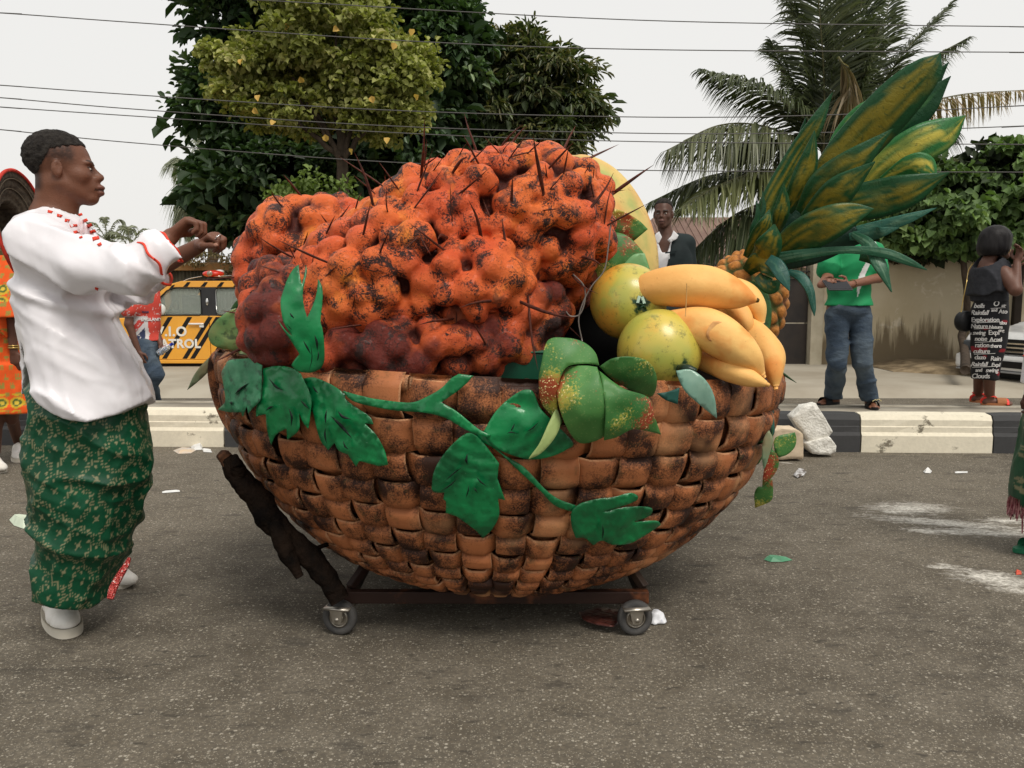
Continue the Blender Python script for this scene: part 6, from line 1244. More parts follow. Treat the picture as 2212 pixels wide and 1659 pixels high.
sheet('orange_gusset', [(262, 1638, 1), (343, 1565, 1), (340, 1659, 1), (300, 1662, 1), (278, 1690, 1)], q1, lambda px, py: V(px, py, 2.86), mat('orange_gusset', (.75, .10, .03), rough=.5), root=man, sp=10, thick=.006)
# wrapper
Wp = SDF((xr(20), 2.74, .02), (xr(345), 3.36, 1.2), .0055)
rows = [(735, 68, 245, .17), (770, 64, 255, .18), (850, 54, 300, .205), (880, 52, 316, .21), (900, 52, 322, .215), (950, 48, 332, .22), (1000, 46, 334, .22), (1050, 48, 328, .22), (1100, 54, 318, .22), (1150, 60, 302, .215), (1200, 67, 285, .20), (1250, 66, 268, .19), (1290, 66, 250, .18), (1315, 76, 236, .165), (1334, 100, 225, .14)]
Yw_ = 2.99
fW = [fit(r[1] + 6, r[2] - 6, Yw_ + .04, r[3] * .9, r[0]) for r in rows]; Wp.tower([float(V(100, r[0], Yw_)[2]) for r in rows], [a[0] for a in fW], [a[1] for a in fW], Yw_ + .04, [r[3] * .9 for r in rows], 0, 2.15)
Wp.disp(folds(.024, 2.2, 7., (.85, 0, -.45), 5, .3)); Wp.disp(folds(.010, 1.4, 9., (-.5, 0, -1), 12, .3)); Wp.disp(folds(.006, 2.5, 15., (.9, .2, -.3), 25, .3)); Wp.disp(lambda P: .006); Wp.clip(lambda P: np.maximum(P[..., 2] - hemz(P[..., 0]) - .03, np.interp(P[..., 0], [xr(70, 2.9), xr(115, 2.9), xr(160, 2.9), xr(225, 2.9)], [zr_(1306, 2.88), zr_(1318, 2.88), zr_(1334, 2.88), zr_(1336, 2.88)]) - P[..., 2]))
def wrapcol(P):
    cx_ = np.interp(P[:, 2], [0, 1], [xr(165), xr(180)]); th = np.arctan2(P[:, 1] - 3.03, P[:, 0] - cx_); u = th * .235 / .15; v = P[:, 2] / .15 + .25 * np.sin(u * 1.3)
    s, t = u + v, u - v; fs, ft = s - np.floor(s), t - np.floor(t); ds, dt = np.abs(fs - .5), np.abs(ft - .5)
    base = np.array([.005, .068, .030]) * (.8 + .4 * vnoise(P, 9, 2))[:, None]; be = np.array([.22, .21, .115]); C = base.copy()
    band = (ds > .40) ^ (dt > .40); chk = (np.sin(s * 2 * np.pi * 6.5) * np.sin(t * 2 * np.pi * 6.5) > .12); C[band & chk] = be
    star = ((ds * dt < .0016) & (ds + dt < .19)); C[star] = be; m = (np.hypot(ds - .28, dt - .28) < .055) & (fs > .5); C[m] = be * 1.1; dots = (vnoise(P, 210, 7) > .93); C[dots] = be * .7
    return C
WRM = mat('printed_green_cloth', (.01, .1, .05), attr=True, sc=18, rough=.42, bump=.2, bsc=40, space='World', dirt=.3)
adopt(Wp.obj('wrapper', WRM, None, wrapcol, 2), man)
SEQ = NB('red_sequins'); vo = SEQ.n('ShaderNodeTexVoronoi'); vo.inputs['Scale'].default_value = 170; SEQ.l(SEQ.coord(), vo.inputs['Vector']); cc_ = SEQ.ramp(SEQ.noise(SEQ.coord(), 120, 2), [(.4, (.35, .02, .02)), (.6, (.7, .12, .10)), (.68, (.8, .7, .65))]); SEQ.bump(vo.outputs['Distance'], 1, .006); SEQM = SEQ.fin(cc_, .25, .3, .6)
adopt(tube('sequin_hem', [V(238, 1294, 2.86), V(244, 1272, 2.88), V(256, 1248, 2.9), V(272, 1222, 2.93), V(280, 1205, 2.95)], [.012, .015, .014, .011, .006], SEQM, seg=8, n=20), man)
SHOE = mat('white_canvas', (.78, .76, .72), (.62, .59, .53), 10, rough=.75, bump=.15, bsc=120); SOLE = mat('white_rubber_sole', (.50, .46, .38), rough=.6)
def sneaker(root, heel, toe, s=1.):
    heel, toe = np.array(heel, float), np.array(toe, float); heel[2] = toe[2] = 0; d = nrm(toe - heel); L = np.linalg.norm(toe - heel); b = SDF(np.minimum(heel, toe) - .1, np.maximum(heel, toe) + (.1, .1, .2), .006)
    M = np.stack([d, np.cross((0, 0, 1), d), (0, 0, 1)], 1); b.ell(heel + d * L * .26 + (0, 0, .055 * s), (.072 * s, .038 * s, .058 * s), .02, M); b.ell(heel + d * L * .66 + (0, 0, .036 * s), (.10 * s, .047 * s, .038 * s), .03, M); b.ell(heel + d * L * .46 + (0, 0, .06 * s), (.07 * s, .036 * s, .045 * s), .02, M)
    b.clip(lambda P: .018 * s - P[..., 2]); b.disp(lambda P: .004 * np.exp(-(((P - heel) @ d - L * .74) / .004) ** 2) + .0025 * (fbm(P, 50, 2, 3) - .5)); b.ell(heel + d * L * .24 + (0, 0, .115 * s), (.042 * s, .027 * s, .03 * s), .004, M, True)
    sh = adopt(b.obj('shoe', SHOE, None, None, 2), root)
    a = np.linspace(0, 2 * np.pi, 40, endpoint=False); xx = np.cos(a) * (L / 2 + .016); wy = (.052 + .007 * np.cos(a - .2)) * s; yy = np.sign(np.sin(a)) * np.abs(np.sin(a)) ** .8 * wy
    r0 = heel + (toe - heel) / 2 + xx[:, None] * d + yy[:, None] * M[:, 1]; P = np.concatenate([r0 + (0, 0, .002), r0 * 1 + (0, 0, .026 * s), (r0 - heel) * .97 + heel + (0, 0, .030 * s)]); ct = r0.mean(0)
    F_ = gridF(3, 40, cv=True).tolist() + [[(i + 1) % 40, i, 120] for i in range(40)] + [[80 + i, 80 + (i + 1) % 40, 121] for i in range(40)]
    so = link('sole', npmesh('sole', np.concatenate([P, [ct + (0, 0, .002)], [ct + (0, 0, .034 * s)]]), F_), None, SOLE); so.parent = sh
    for i in range(4):
        t = .42 + i * .075; c = heel + d * L * t; z = (.108 - .0115 * i) * s + .004; la = link('lace', vfmesh('lace', [tubeVF([c + M[:, 1] * .022 * s + (0, 0, z - .010), c + (0, 0, z + .001), c - M[:, 1] * .022 * s + (0, 0, z - .010)], [.0035], 6, 8)]), None, SHOE); la.parent = sh
sneaker(man, G(98, 1335, .0) + (-.02, .08, 0), G(146, 1382, .0) + (0, .02, 0), 1.2); sneaker(man, G(225, 1262) , G(272, 1268), 1.0)
# ---------------------------------------------------------------- 2. straw hat on his back
ht_ = empty('straw_hat', V(40, 495, 3.2), 'wide straw hat with a red edge hanging behind the shoulder of the man in white', 'hat')
hcn = V(50, 493, 3.22); hx = nrm(np.array([.97, .12, .10])); ha = nrm(np.cross((0, 1, 0), hx)); ha = nrm(np.array([-.12, 0, 1.]) - hx * (np.array([-.12, 0, 1.]) @ hx)); hb = np.cross(hx, ha)
n_r, n_a = 26, 90; aa = np.linspace(0, 2 * np.pi, n_a, endpoint=False); Pv = []
for i in range(n_r):
    t = i / (n_r - 1); r = .215 * (1 - t) if t < .55 else .215 * .45 * math.sqrt(max(0, 1 - ((t - .55) / .45) ** 2)); hgt = .05 * t / .55 if t < .55 else .05 + .10 * math.sin((t - .55) / .45 * np.pi / 2)
    Pv.append(hcn - hx * (hgt + .004 * np.sin(i * 1.9)) + (np.cos(aa) * r)[:, None] * ha + (np.sin(aa) * r)[:, None] * hb)
Pv = np.concatenate(Pv); wv = NB('woven_straw'); co = wv.coord((1, 1, 1), 'World'); br_ = wv.noise(co, 150, 3, .7); ck = wv.n('ShaderNodeTexChecker'); ck.inputs['Scale'].default_value = 110; wv.l(co, ck.inputs[0]); colw = wv.mix(wv.ramp(br_, [(.4, 0.), (.6, 1.)]), (.42, .33, .17), (.60, .50, .30)); colw = wv.mix(wv.math('MULTIPLY', ck.outputs['Fac'], .35), colw, (.22, .15, .07)); wv.bump(ck.outputs['Fac'], .5, .003); STRAW = wv.fin(colw, .7)
for nm, off, m_, fl in (('crown_and_brim', 0, STRAW, False), ('inner_lining', .006, mat('dark_straw_inside', (.10, .08, .055), (.04, .03, .022), 60, rough=.85, bump=.6, bsc=90, space='World'), True)):
    adopt(link(nm, npmesh(nm, Pv + hx * off, gridF(n_r, n_a, cv=True, flip=fl)), None, m_), ht_)
P = hcn + hx * .003 + (np.cos(np.append(aa, 0)) * .216)[:, None] * ha + (np.sin(np.append(aa, 0)) * .216)[:, None] * hb
adopt(link('red_edge', vfmesh('red_edge', [tubeVF(P, [.0065], 7)]), None, mat('red_binding', (.62, .05, .03), (.4, .03, .02), 30, rough=.7)), ht_)
for r in (.185, .15): adopt(link('lining_ring', vfmesh('lining_ring', [tubeVF(hcn + hx * -(.05 * (1 - r / .215) / .55 - .009) + (np.cos(np.append(aa, 0)) * r)[:, None] * ha + (np.sin(np.append(aa, 0)) * r)[:, None] * hb, [.0022], 5)]), None, mat('pale_stitch', (.16, .13, .09), rough=.8)), ht_)
# ---------------------------------------------------------------- generic dressed person for the people further off
def cloth(name, m, root, lo, hi, h, build, disp=None, clip=None, colf=None, relax=2):
    s_ = SDF(lo, hi, h); build(s_)
    if disp: s_.disp(disp)
    if clip: s_.clip(clip)
    o = adopt(s_.obj(name, m, None, colf, relax), root); return o, s_
def bounds(J, m=.25): A = np.array([np.array(v, float) for v in J.values()]); return A.min(0) - m, A.max(0) + m
# ---- 3. person in orange
Yo = 6.1
op = empty('person', (float(V(0, 900, Yo)[0]), Yo, 0), 'person in a tiered orange print dress walking behind the man in white', 'person')
v = lambda x, y, Y=Yo: V(x, y, Y)
J = dict(head=v(2, 455), neck=v(0, 530), pel=v(0, 720), shL=v(-42, 560, Yo + .1), shR=v(30, 565, Yo - .1), elR=v(22, 685, Yo - .16), wrR=v(30, 760, Yo - .16), elL=v(-50, 690), wrL=v(-50, 760), hipL=v(-18, 740, Yo + .08), hipR=v(12, 740, Yo - .06), knL=v(-8, 860, Yo + .1), knR=v(14, 860, Yo - .05), anL=G(-8, 1000) + (0, 0, .09), anR=G(40, 975) + (0, 0, .09))
Mo = frame(R(-25)); lo, hi = bounds(J); S = SDF(lo, hi, .008); sk = np.array([.11, .045, .028]); head(S, J['head'], Mo); S.cone(J['head'] - (0, 0, .06), J['neck'], .05, .055, .02); torso(S, J, Mo); limbs(S, J)
hand(S, J['wrR'], (.1, 0, -1), (0, -1, 0), (1, 0, 0), 1, (.3, .5, .3)); hand(S, J['wrL'], (0, 0, -1), (0, -1, 0), (1, 0, 0), 1, (.3, .5, .3)); adopt(S.obj('body', SKIN, None, lambda q: headcol(q, J['head'], Mo, 1, sk)), op); eyes(op, J['head'], Mo, 1)
haircap(op, J['head'], Mo, 1, lambda L: np.minimum(L[..., 2] - .04, 1) - np.where(L[..., 0] < -.03, -.06, 0), .01)
def ocol(P):
    u, w = P[:, 0] / .065, P[:, 2] / .065; row = np.floor(w); fu, fw = (u + .5 * (row % 2)) % 1 - .5, w % 1 - .5; C = np.ones((len(P), 3)) * np.array([.80, .105, .015]); m = (np.abs(fu) < .24) & (np.abs(fw) < .3) & ((np.floor(fu * 12) % 2 == 0) | (np.floor(fw * 12) % 2 == 0)); C[m] = (.34, .25, .05)
    bd = ((P[:, 2] < .56) & (P[:, 2] > .43)) | ((P[:, 2] > 1.22) & (P[:, 2] < 1.33)); r = np.hypot(((P[:, 0] / .09) % 1) - .5, ((P[:, 2] / .09) % 1) - .5); C[bd & (r < .45)] = (.62, .40, .03); C[bd & (r < .3)] = (.10, .14, .03); C[bd & (r < .16)] = (.7, .5, .06); return C
zz = [float(v(0, y)[2]) for y in (545, 570, 640, 700, 702, 780, 782, 868, 870, 888)]; rr = np.array([.12, .20, .19, .20, .235, .245, .265, .275, .285, .29])
def ob_(s_): s_.tower(zz, J['neck'][0] - .03, rr, Yo, rr * .75, .0); s_.cone(J['shR'], J['elR'] - (0, 0, .0), .085, .14, .03); s_.cone(J['shL'], J['elL'], .085, .13, .03)
cloth('dress', mat('orange_print', (.7, .1, .02), attr=True, sc=12, rough=.7, space='World', dirt=.2), op, lo, hi, .009, ob_, folds(.02, 1, 9, (0, 0, -1), 4), lambda P: np.where(P[..., 2] < .8, zz[-1] - P[..., 2], np.where(np.abs(P[..., 0] - J['neck'][0] + .03) > .16, J['elR'][2] - .0 - P[..., 2], -1)), ocol)
ringtube('bangle', J['wrR'] + (0, 0, .03), (0, 0, 1), .033, .006, mat('brass', (.6, .42, .15), rough=.3, metal=.9), op, upv=(1, 0, 0)); ringtube('bangle', J['wrR'] + (0, 0, .045), (0, 0, 1), .034, .005, mat('brass', (.6, .42, .15)), op, upv=(1, 0, 0))
sneaker(op, G(34, 992) + (-.05, .12, 0), G(46, 996) + (.02, -.05, 0), 1.1); sneaker(op, G(-22, 1016), G(3, 1022), 1.1)
# ---- 4. person in a flag print shirt
Yg = 8.6; v = lambda x, y, Y=Yg: V(x, y, Y)
gp = empty('person', (float(v(310, 700)[0]), Yg, 0), 'person in a flag print shirt and jeans walking past the yellow truck', 'person')
J = dict(head=v(312, 582), neck=v(306, 612), pel=v(314, 742), shL=v(328, 632, Yg + .13), shR=v(284, 632, Yg - .15), elR=v(278, 700, Yg - .2), wrR=v(300, 760, Yg - .2), elL=v(335, 705, Yg + .1), wrL=v(347, 744, Yg - .02), hipL=v(325, 750, Yg + .07), hipR=v(308, 750, Yg - .08), knR=v(334, 808, Yg - .12), anR=v(310, 862, Yg - .05), knL=v(318, 815, Yg + .1), anL=G(322, 888) * (1, 1, 0) + (0, .15, .10))
Mg = frame(R(-35)); lo, hi = bounds(J, .22); S = SDF(lo, hi, .009); sk = np.array([.115, .05, .032]); head(S, J['head'], Mg, .98); S.cone(J['head'] - (0, 0, .06), J['neck'], .05, .055, .02); torso(S, J, Mg); limbs(S, J)
hand(S, J['wrL'], nrm(np.array([.5, -.3, -.75])), (.6, -.4, .5), (.3, -.9, 0), 1, (.9, 1.1, .7)); hand(S, J['wrR'], (.3, 0, -1), (-.5, -.8, 0), (.8, -.4, 0), 1, (.3, .4, .3)); foot(S, J['anL'], (1, -.3, 0)); foot(S, J['anR'], (1, -.3, -.3)); adopt(S.obj('body', SKIN, None, lambda q: headcol(q, J['head'], Mg, .98, sk)), gp); eyes(gp, J['head'], Mg, .98)
haircap(gp, J['head'], Mg, .98, lambda L: L[..., 2] - np.interp(L[..., 0], [-.1, -.03, .08], [-.05, .05, .075]), .006)
gx, gz = J['neck'][0] + .03, (J['neck'][2] + J['pel'][2]) / 2 - .02
def flag(P):
    x, z = (P[:, 0] - gx - .10) / .27, (P[:, 2] - gz - .06) / .33; C = np.ones((len(P), 3)) * np.array([.035, .045, .10]); d1, d2 = np.abs(x - z) / 1.41, np.abs(x + z) / 1.41
    w = (d1 < .2) | (d2 < .2); C[w] = (.62, .60, .60); r = (d1 < .09) | (d2 < .09); C[r] = (.55, .06, .05); C[(np.abs(x) < .26) | (np.abs(z) < .3)] = (.62, .60, .60); C[(np.abs(x) < .15) | (np.abs(z) < .19)] = (.60, .07, .05)
    n = fbm(P, 60, 2, 4) > .72; C[n] = (.6, .58, .56); return C
def gb_(s_): torso(s_, J, Mg, 1, .022); s_.cone(J['shR'], J['shR'] * .45 + J['elR'] * .55, .082, .085, .03); s_.cone(J['shL'], J['shL'] * .4 + J['elL'] * .6, .075, .075, .03)
o, Sg = cloth('shirt', mat('flag_print', (.5, .5, .5), attr=True, sc=10, rough=.8, space='World', dirt=.15), gp, lo, hi, .009, gb_, folds(.012, 2, 8, (.3, 0, -1), 6), lambda P: (J['pel'][2] + .03) - P[..., 2], flag)
def jb(s_, J=J, inf=.022):
    s_.ell(J['pel'], (.13, .18, .13), .04, Mg)
    for q in 'LR': s_.cone(J['hip' + q], J['kn' + q], .085 + inf, .062 + inf, .03); s_.cone(J['kn' + q], J['an' + q] + (0, 0, .0), .062 + inf, .052 + inf, .03)
DEN = NB('faded_denim'); co = DEN.coord((1, 1, 1), 'World'); col = DEN.mix(DEN.ramp(DEN.noise(co, 4, 4, .6), [(.42, 0.), (.62, 1.)]), (.028, .048, .078), (.095, .125, .15)); col = DEN.mix(.35, col, DEN.mix(DEN.noise(co, 160, 2), (.02, .03, .05), (.12, .15, .18))); DEN.bump(DEN.noise(DEN.coord((1, 1, 2.2), 'World'), 15, 4, .6), .6, .02); DENM = DEN.fin(col, .85, 0, .2)
cloth('jeans', DENM, gp, lo, hi, .009, jb, folds(.012, 2.4, 9, (.8, 0, .5), 3), lambda P: np.where(P[..., 2] > .5, P[..., 2] - J['pel'][2] - .06, .09 - P[..., 2]))
def text_obj(body, size, m, fn, root, ext=.004, bold=.0, name='lettering', shear=0, sp=1.0):
    cu = bpy.data.curves.new('lettering', 'FONT'); cu.body = body; cu.size = size; cu.extrude = ext; cu.offset = bold; cu.shear = shear; cu.space_character = sp; cu.resolution_u = 4
    to = bpy.data.objects.new('tmp', cu); COL.objects.link(to); dg = bpy.context.evaluated_depsgraph_get(); me = bpy.data.meshes.new_from_object(to.evaluated_get(dg)); bpy.data.objects.remove(to); bpy.data.curves.remove(cu)
    me.name = name; n = len(me.vertices); c = np.zeros(n * 3); me.vertices.foreach_get('co', c); c = c.reshape(-1, 3); me.vertices.foreach_set('co', np.asarray(fn(c)).astype(np.float32).ravel()); me.update(); me.materials.clear()
    o = link(name, me, None, m); return adopt(o, root) if root is not None else o
WTXT = mat('white_print', (.72, .70, .68), rough=.7)
def onshirt(cx, cy, Sx, off=.003): return lambda c: (lambda W: W - np.stack([0 * c[:, 2], c[:, 2], 0 * c[:, 2]], -1))(Sx.hit(cx + c[:, 0], cy - c[:, 1], off))
text_obj('ENGLAND', 9, WTXT, onshirt(305, 694 - 1, Sg, .006), gp, .003, .2); text_obj('TEAM', 6, mat('navy_print', (.04, .05, .10)), onshirt(306, 676, Sg, .006), gp, .003, .1)
# bottle
bt_ = empty('water_bottle', V(352, 752, Yg - .1), 'clear plastic water bottle with a blue cap held by the person in the flag shirt', 'bottle'); CLR = NB('clear_plastic'); CLR.b.inputs['Transmission Weight'].default_value = .8; CLRM = CLR.fin((.85, .9, .92), .08, 0, .5)
adopt(link('bottle_body', vfmesh('bottle_body', [tubeVF([V(341, 764, Yg - .1), V(344, 762, Yg - .1), V(360, 751, Yg - .12), V(364, 748, Yg - .12), V(369, 745, Yg - .12)], [.028, .032, .032, .024, .012], 14, 20)]), None, CLRM), bt_)
adopt(link('bottle_cap', vfmesh('bottle_cap', [tubeVF([V(368, 745.5, Yg - .12), V(373, 742, Yg - .12)], [.016], 12)]), None, mat('blue_cap', (.02, .05, .4), rough=.4)), bt_)
adopt(link('bottle_label', vfmesh('bottle_label', [tubeVF([V(347, 760, Yg - .102), V(356, 754, Yg - .112)], [.0335], 14)]), None, mat('bottle_label', (.08, .15, .35), (.6, .65, .7), 30, rough=.4)), bt_)
# ---- 5. man in the dark jacket
Ys = 6.95; v = lambda x, y, Y=Ys: V(x, y, Y); zm = .30
sp_ = empty('person', (float(v(1440, 700)[0]), Ys, zm), 'man in a black velvet jacket and open white shirt standing behind the papaya', 'person')
J = dict(head=v(1433, 462), neck=v(1440, 512), pel=v(1446, 680), shR=v(1400, 528, Ys), shL=v(1480, 528, Ys + .05), elR=v(1392, 610), elL=v(1490, 610, Ys + .05), wrR=v(1400, 690), wrL=v(1490, 690), hipL=v(1468, 690), hipR=v(1430, 690), knL=v(1470, 790), knR=v(1430, 790), anL=v(1468, 850), anR=v(1432, 850))
J['anL'][2] = J['anR'][2] = zm + .10
Ms = frame(R(-108), R(-3)); lo, hi = bounds(J, .24); S = SDF(lo, hi, .007); sk = np.array([.085, .036, .022]); head(S, J['head'], Ms, .97); S.cone(J['head'] - (0, -.02, .05), J['neck'], .053, .058, .02); torso(S, J, frame(R(-100))); limbs(S, J)
for q in 'LR': hand(S, J['wr' + q], (0, 0, -1), (0, 1, 0), (1 if q == 'R' else -1, 0, 0), 1, (.3, .4, .3)); foot(S, J['an' + q], (0, -1, 0))
adopt(S.obj('body', SKIN, None, lambda q: headcol(q, J['head'], Ms, .97, sk, False)), sp_); eyes(sp_, J['head'], Ms, .97)
haircap(sp_, J['head'], Ms, .97, lambda L: L[..., 2] - np.interp(L[..., 0], [-.1, -.03, .06, .085], [-.04, .03, .082, .084]), .003, amp=.002)
Mt = frame(R(-100))
def shb(s_): torso(s_, J, Mt, 1, .012, .03); s_.cone(J['neck'] - (0, 0, .05), J['neck'] + (0, -.0, .015), .085, .070, .02)
vneck = lambda P: np.minimum(.045 + (P[..., 2] - J['neck'][2] + .06) * .35 - np.abs(P[..., 0] - J['neck'][0] + .03), np.minimum(P[..., 2] - J['neck'][2] + .13, J['neck'][1] - P[..., 1]))
cloth('shirt', mat('white_cotton', (.74, .73, .74), rough=.8), sp_, lo, hi, .008, shb, folds(.006, 2, 12, (0, 0, 1), 2), lambda P: np.maximum(np.maximum(P[..., 2] - J['neck'][2] - .012, vneck(P)), J['pel'][2] - .05 - P[..., 2]))
VEL = mat('black_velvet', (.006, .011, .012), (.012, .02, .021), 8, rough=.75, bump=.3, bsc=30, space='World')
def jkb(s_): torso(s_, J, Mt, 1.0, .034, .03); [s_.cone(J['sh' + q], J['el' + q], .078, .072, .03).cone(J['el' + q], J['wr' + q] + (0, 0, .02), .072, .055, .03) for q in 'LR']
cloth('jacket', VEL, sp_, lo, hi, .008, jkb, folds(.009, 2, 8, (0, 0, 1), 7), lambda P: np.maximum(np.maximum(J['pel'][2] - .12 - P[..., 2], np.where(P[..., 1] < Ys - .01, np.clip(.030 + (P[..., 2] - J['neck'][2] + .26) * .22, -.01, .08) - np.abs(P[..., 0] - J['neck'][0] + .05), -1)), .082 - np.linalg.norm(P - J['neck'] - (0, 0, .03), axis=-1)))
for pts in ([(1424, 500), (1430, 512), (1422, 528), (1412, 518), (1416, 505)], [(1455, 498), (1466, 508), (1462, 516), (1447, 524), (1442, 518), (1450, 510)]): sheet('collar', [(*p, 1) for p in pts], lambda x, y: (x, y), plane(Ys - .14, (1440, 515), 0, 0, .0, .25), mat('white_cotton', (.74, .73, .74)), root=sp_, thick=.008, sp=5)
cloth('trousers', VEL, sp_, lo, hi, .01, lambda s_: jb(s_, J, .015), None, lambda P: np.maximum(P[..., 2] - J['pel'][2] - .04, zm + .06 - P[..., 2]))
adopt(box('pocket_pin', V(1445, 555, Ys - .17), (.012, .006, .03), SIL, None), sp_); adopt(box('pocket_flap', V(1449, 545, Ys - .155), (.09, .012, .012), VEL, None, rot=roty(-.1)), sp_)
# ---- 6. man in green shirt
Yq = 6.95; v = lambda x, y, Y=Yq: V(x, y, Y)
qp = empty('person', (float(v(1830, 700)[0]), Yq, zm), 'person in green shirt and jeans holding a tablet, head hidden by pineapple leaves', 'person')
J = dict(head=v(1822, 470, Yq - .05), neck=v(1836, 520), pel=v(1832, 668), shR=v(1790, 545, Yq - .05), shL=v(1884, 545, Yq + .06), elR=v(1788, 598, Yq - .15), elL=v(1898, 600, Yq - .06), wrR=v(1772, 616, Yq - .34), wrL=v(1832, 616, Yq - .36), hipR=v(1809, 690), hipL=v(1856, 690), knR=v(1808, 782, Yq - .02), knL=v(1864, 782, Yq - .03), anR=v(1802, 858, Yq), anL=v(1876, 860, Yq - .05))
for q, px, py in (('R', 1800, 874), ('L', 1878, 880)): g_p = G(px, py, zm); J['an' + q] = g_p + (0, 0, .09)
Mq = frame(R(-100), R(-20)); Mt = frame(R(-95)); lo, hi = bounds(J, .24); S = SDF(lo, hi, .007); sk = np.array([.20, .085, .05]); head(S, J['head'], Mq, 1); S.cone(J['head'] - (0, -.03, .05), J['neck'], .056, .062, .02); torso(S, J, Mt, 1.06); limbs(S, J)
hand(S, J['wrR'], nrm(np.array([.3, -.75, .2])), (-.6, -.5, -.6), (.3, .2, 1), .95, (.8, .8, .5)); hand(S, J['wrL'], nrm(np.array([-.85, -.4, .1])), (.1, -.8, .2), (-.1, -.3, 1), .95, (.7, .8, .5))
foot(S, J['anR'], (-.85, -.45, 0)); foot(S, J['anL'], (-.15, -1, 0)); adopt(S.obj('body', SKIN, None, lambda q: headcol(q, J['head'], Mq, 1, sk)), qp); eyes(qp, J['head'], Mq, 1)
haircap(qp, J['head'], Mq, 1, lambda L: L[..., 2] - np.interp(L[..., 0], [-.1, -.03, .08], [-.05, .04, .075]), .008)
nx_ = J['neck'][0]
def tcol(P):
    C = np.ones((len(P), 3)) * np.array([.012, .24, .085]); C *= (.9 + .2 * vnoise(P, 8, 1))[:, None]; x = P[:, 0] - nx_; z = P[:, 2] - J['neck'][2]
    st = (np.abs(x - .135 - .10 * np.sin((z + .12) * 5)) < .026 * np.clip((z + .47) / .15, 0, 1)) & (z < -.14) & (z > -.50) & (P[:, 1] < Yq + .02); C[st] = (.72, .74, .72)
    for k in range(3): C[(z > -.14) & (np.abs(x - .17 - k * .022) < .005) & (z > -.12)] = (.72, .74, .72)
    return C
def tb_(s_): torso(s_, J, Mt, 1.06, .02, .03); [s_.cone(J['sh' + q], J['sh' + q] * .35 + J['el' + q] * .65, .085, .09, .03) for q in 'LR']
cloth('shirt', mat('green_jersey', (.0, .2, .1), attr=True, sc=10, rough=.65, space='World', dirt=.15), qp, lo, hi, .008, tb_, folds(.016, 2.5, 8, (1, 0, .45), 9), lambda P: np.maximum((J['pel'][2] + .03) - P[..., 2], P[..., 2] - J['neck'][2] - .0), tcol)
def jq(s_):
    s_.ell(J['pel'] - (0, 0, .01), (.175, .13, .12), .03)
    for q in 'LR': s_.cone(J['hip' + q], J['kn' + q], .100, .076, .012); s_.cone(J['kn' + q], J['an' + q] - (0, 0, .02), .076, .072, .012)
cloth('jeans', DENM, qp, lo, hi, .008, jq, folds(.016, 2.6, 8, (1, 0, .25), 13), lambda P: np.maximum(P[..., 2] - J['pel'][2] - .06, zm + .055 - P[..., 2]))
BLKR = mat('black_slipper', (.012, .012, .013), rough=.6)
def slipper(root, an, d, z0, s=1., m=None, bow=True):
    d = nrm(np.array(d, float)); c = np.array(an, float); c[2] = z0; L = .27 * s; a = np.linspace(0, 2 * np.pi, 28, endpoint=False); sd_ = np.cross((0, 0, 1), d); r0 = c + d * .06 * s + (np.cos(a) * L / 2)[:, None] * d + (np.sin(a) * (.046 + .006 * np.cos(a)) * s)[:, None] * sd_
    P = np.concatenate([r0 + (0, 0, .002), r0 + (0, 0, .024)]); F_ = gridF(2, 28, cv=True).tolist() + [list(range(28))[::-1], list(range(28, 56))]; adopt(link('sole', npmesh('sole', P, F_, False), None, m or BLKR), root)
    t = np.linspace(0, np.pi, 13)[:, None]; st_ = [c + d * (.10 + o) * s + sd_ * .048 * s * np.cos(t) + np.array([0, 0, 1]) * (.022 + .052 * s * np.sin(t)) for o in (-.04, -.015, .015, .04)]; adopt(link('strap', npmesh('strap', np.concatenate(st_), gridF(4, 13)), None, m or BLKR), root)
slipper(qp, J['anR'] - (0, 0, 0), (-.85, -.45, 0), zm + .002); slipper(qp, J['anL'], (-.15, -1, 0), zm + .002); sd2 = np.array([-.15, -1, 0]) / 1.01
adopt(link('slipper_emblem', vfmesh('slipper_emblem', [tubeVF(J['anL'] * (1, 1, 0) + np.array([(-.05 + .1 * t_), -.135 - .012 * math.sin(t_ * 9), zm + .085 - .14 * (t_ - .5) ** 2]) , [.004], 5) if False else tubeVF([J['anL'] * (1, 1, 0) + np.array([x, -.135, zm + z]) for x, z in ((-.035, .070), (-.01, .084), (.0, .078), (.015, .088), (.04, .072))], [.0035], 5, 14)]), None, mat('gold_emblem', (.6, .5, .25), rough=.4)), qp)
ph = empty('tablet', v(1805, 612, Yq - .44), 'dark tablet held by the person in the green shirt', 'tablet'); PHB = mat('dark_glass', (.015, .015, .018), rough=.12); cph = (v(1773, 613, Yq - .42) + v(1830, 620, Yq - .42)) / 2 + (0.02, -.02, 0)
adopt(box('tablet_body', cph, (.20, .13, .011), mat('grey_case', (.05, .05, .055), rough=.5), None, bev=.003, rot=rotz(R(8)) @ rotx(R(35))), ph); adopt(box('screen', cph + rotz(R(8)) @ rotx(R(35)) @ np.array([0, 0, .0065]), (.185, .115, .002), PHB, None, rot=rotz(R(8)) @ rotx(R(35))), ph)
ringtube('bracelet', J['wrL'] * .85 + J['elL'] * .15, J['elL'] - J['wrL'], .034, .0035, mat('cord_brown', (.2, .1, .05)), qp, 20)
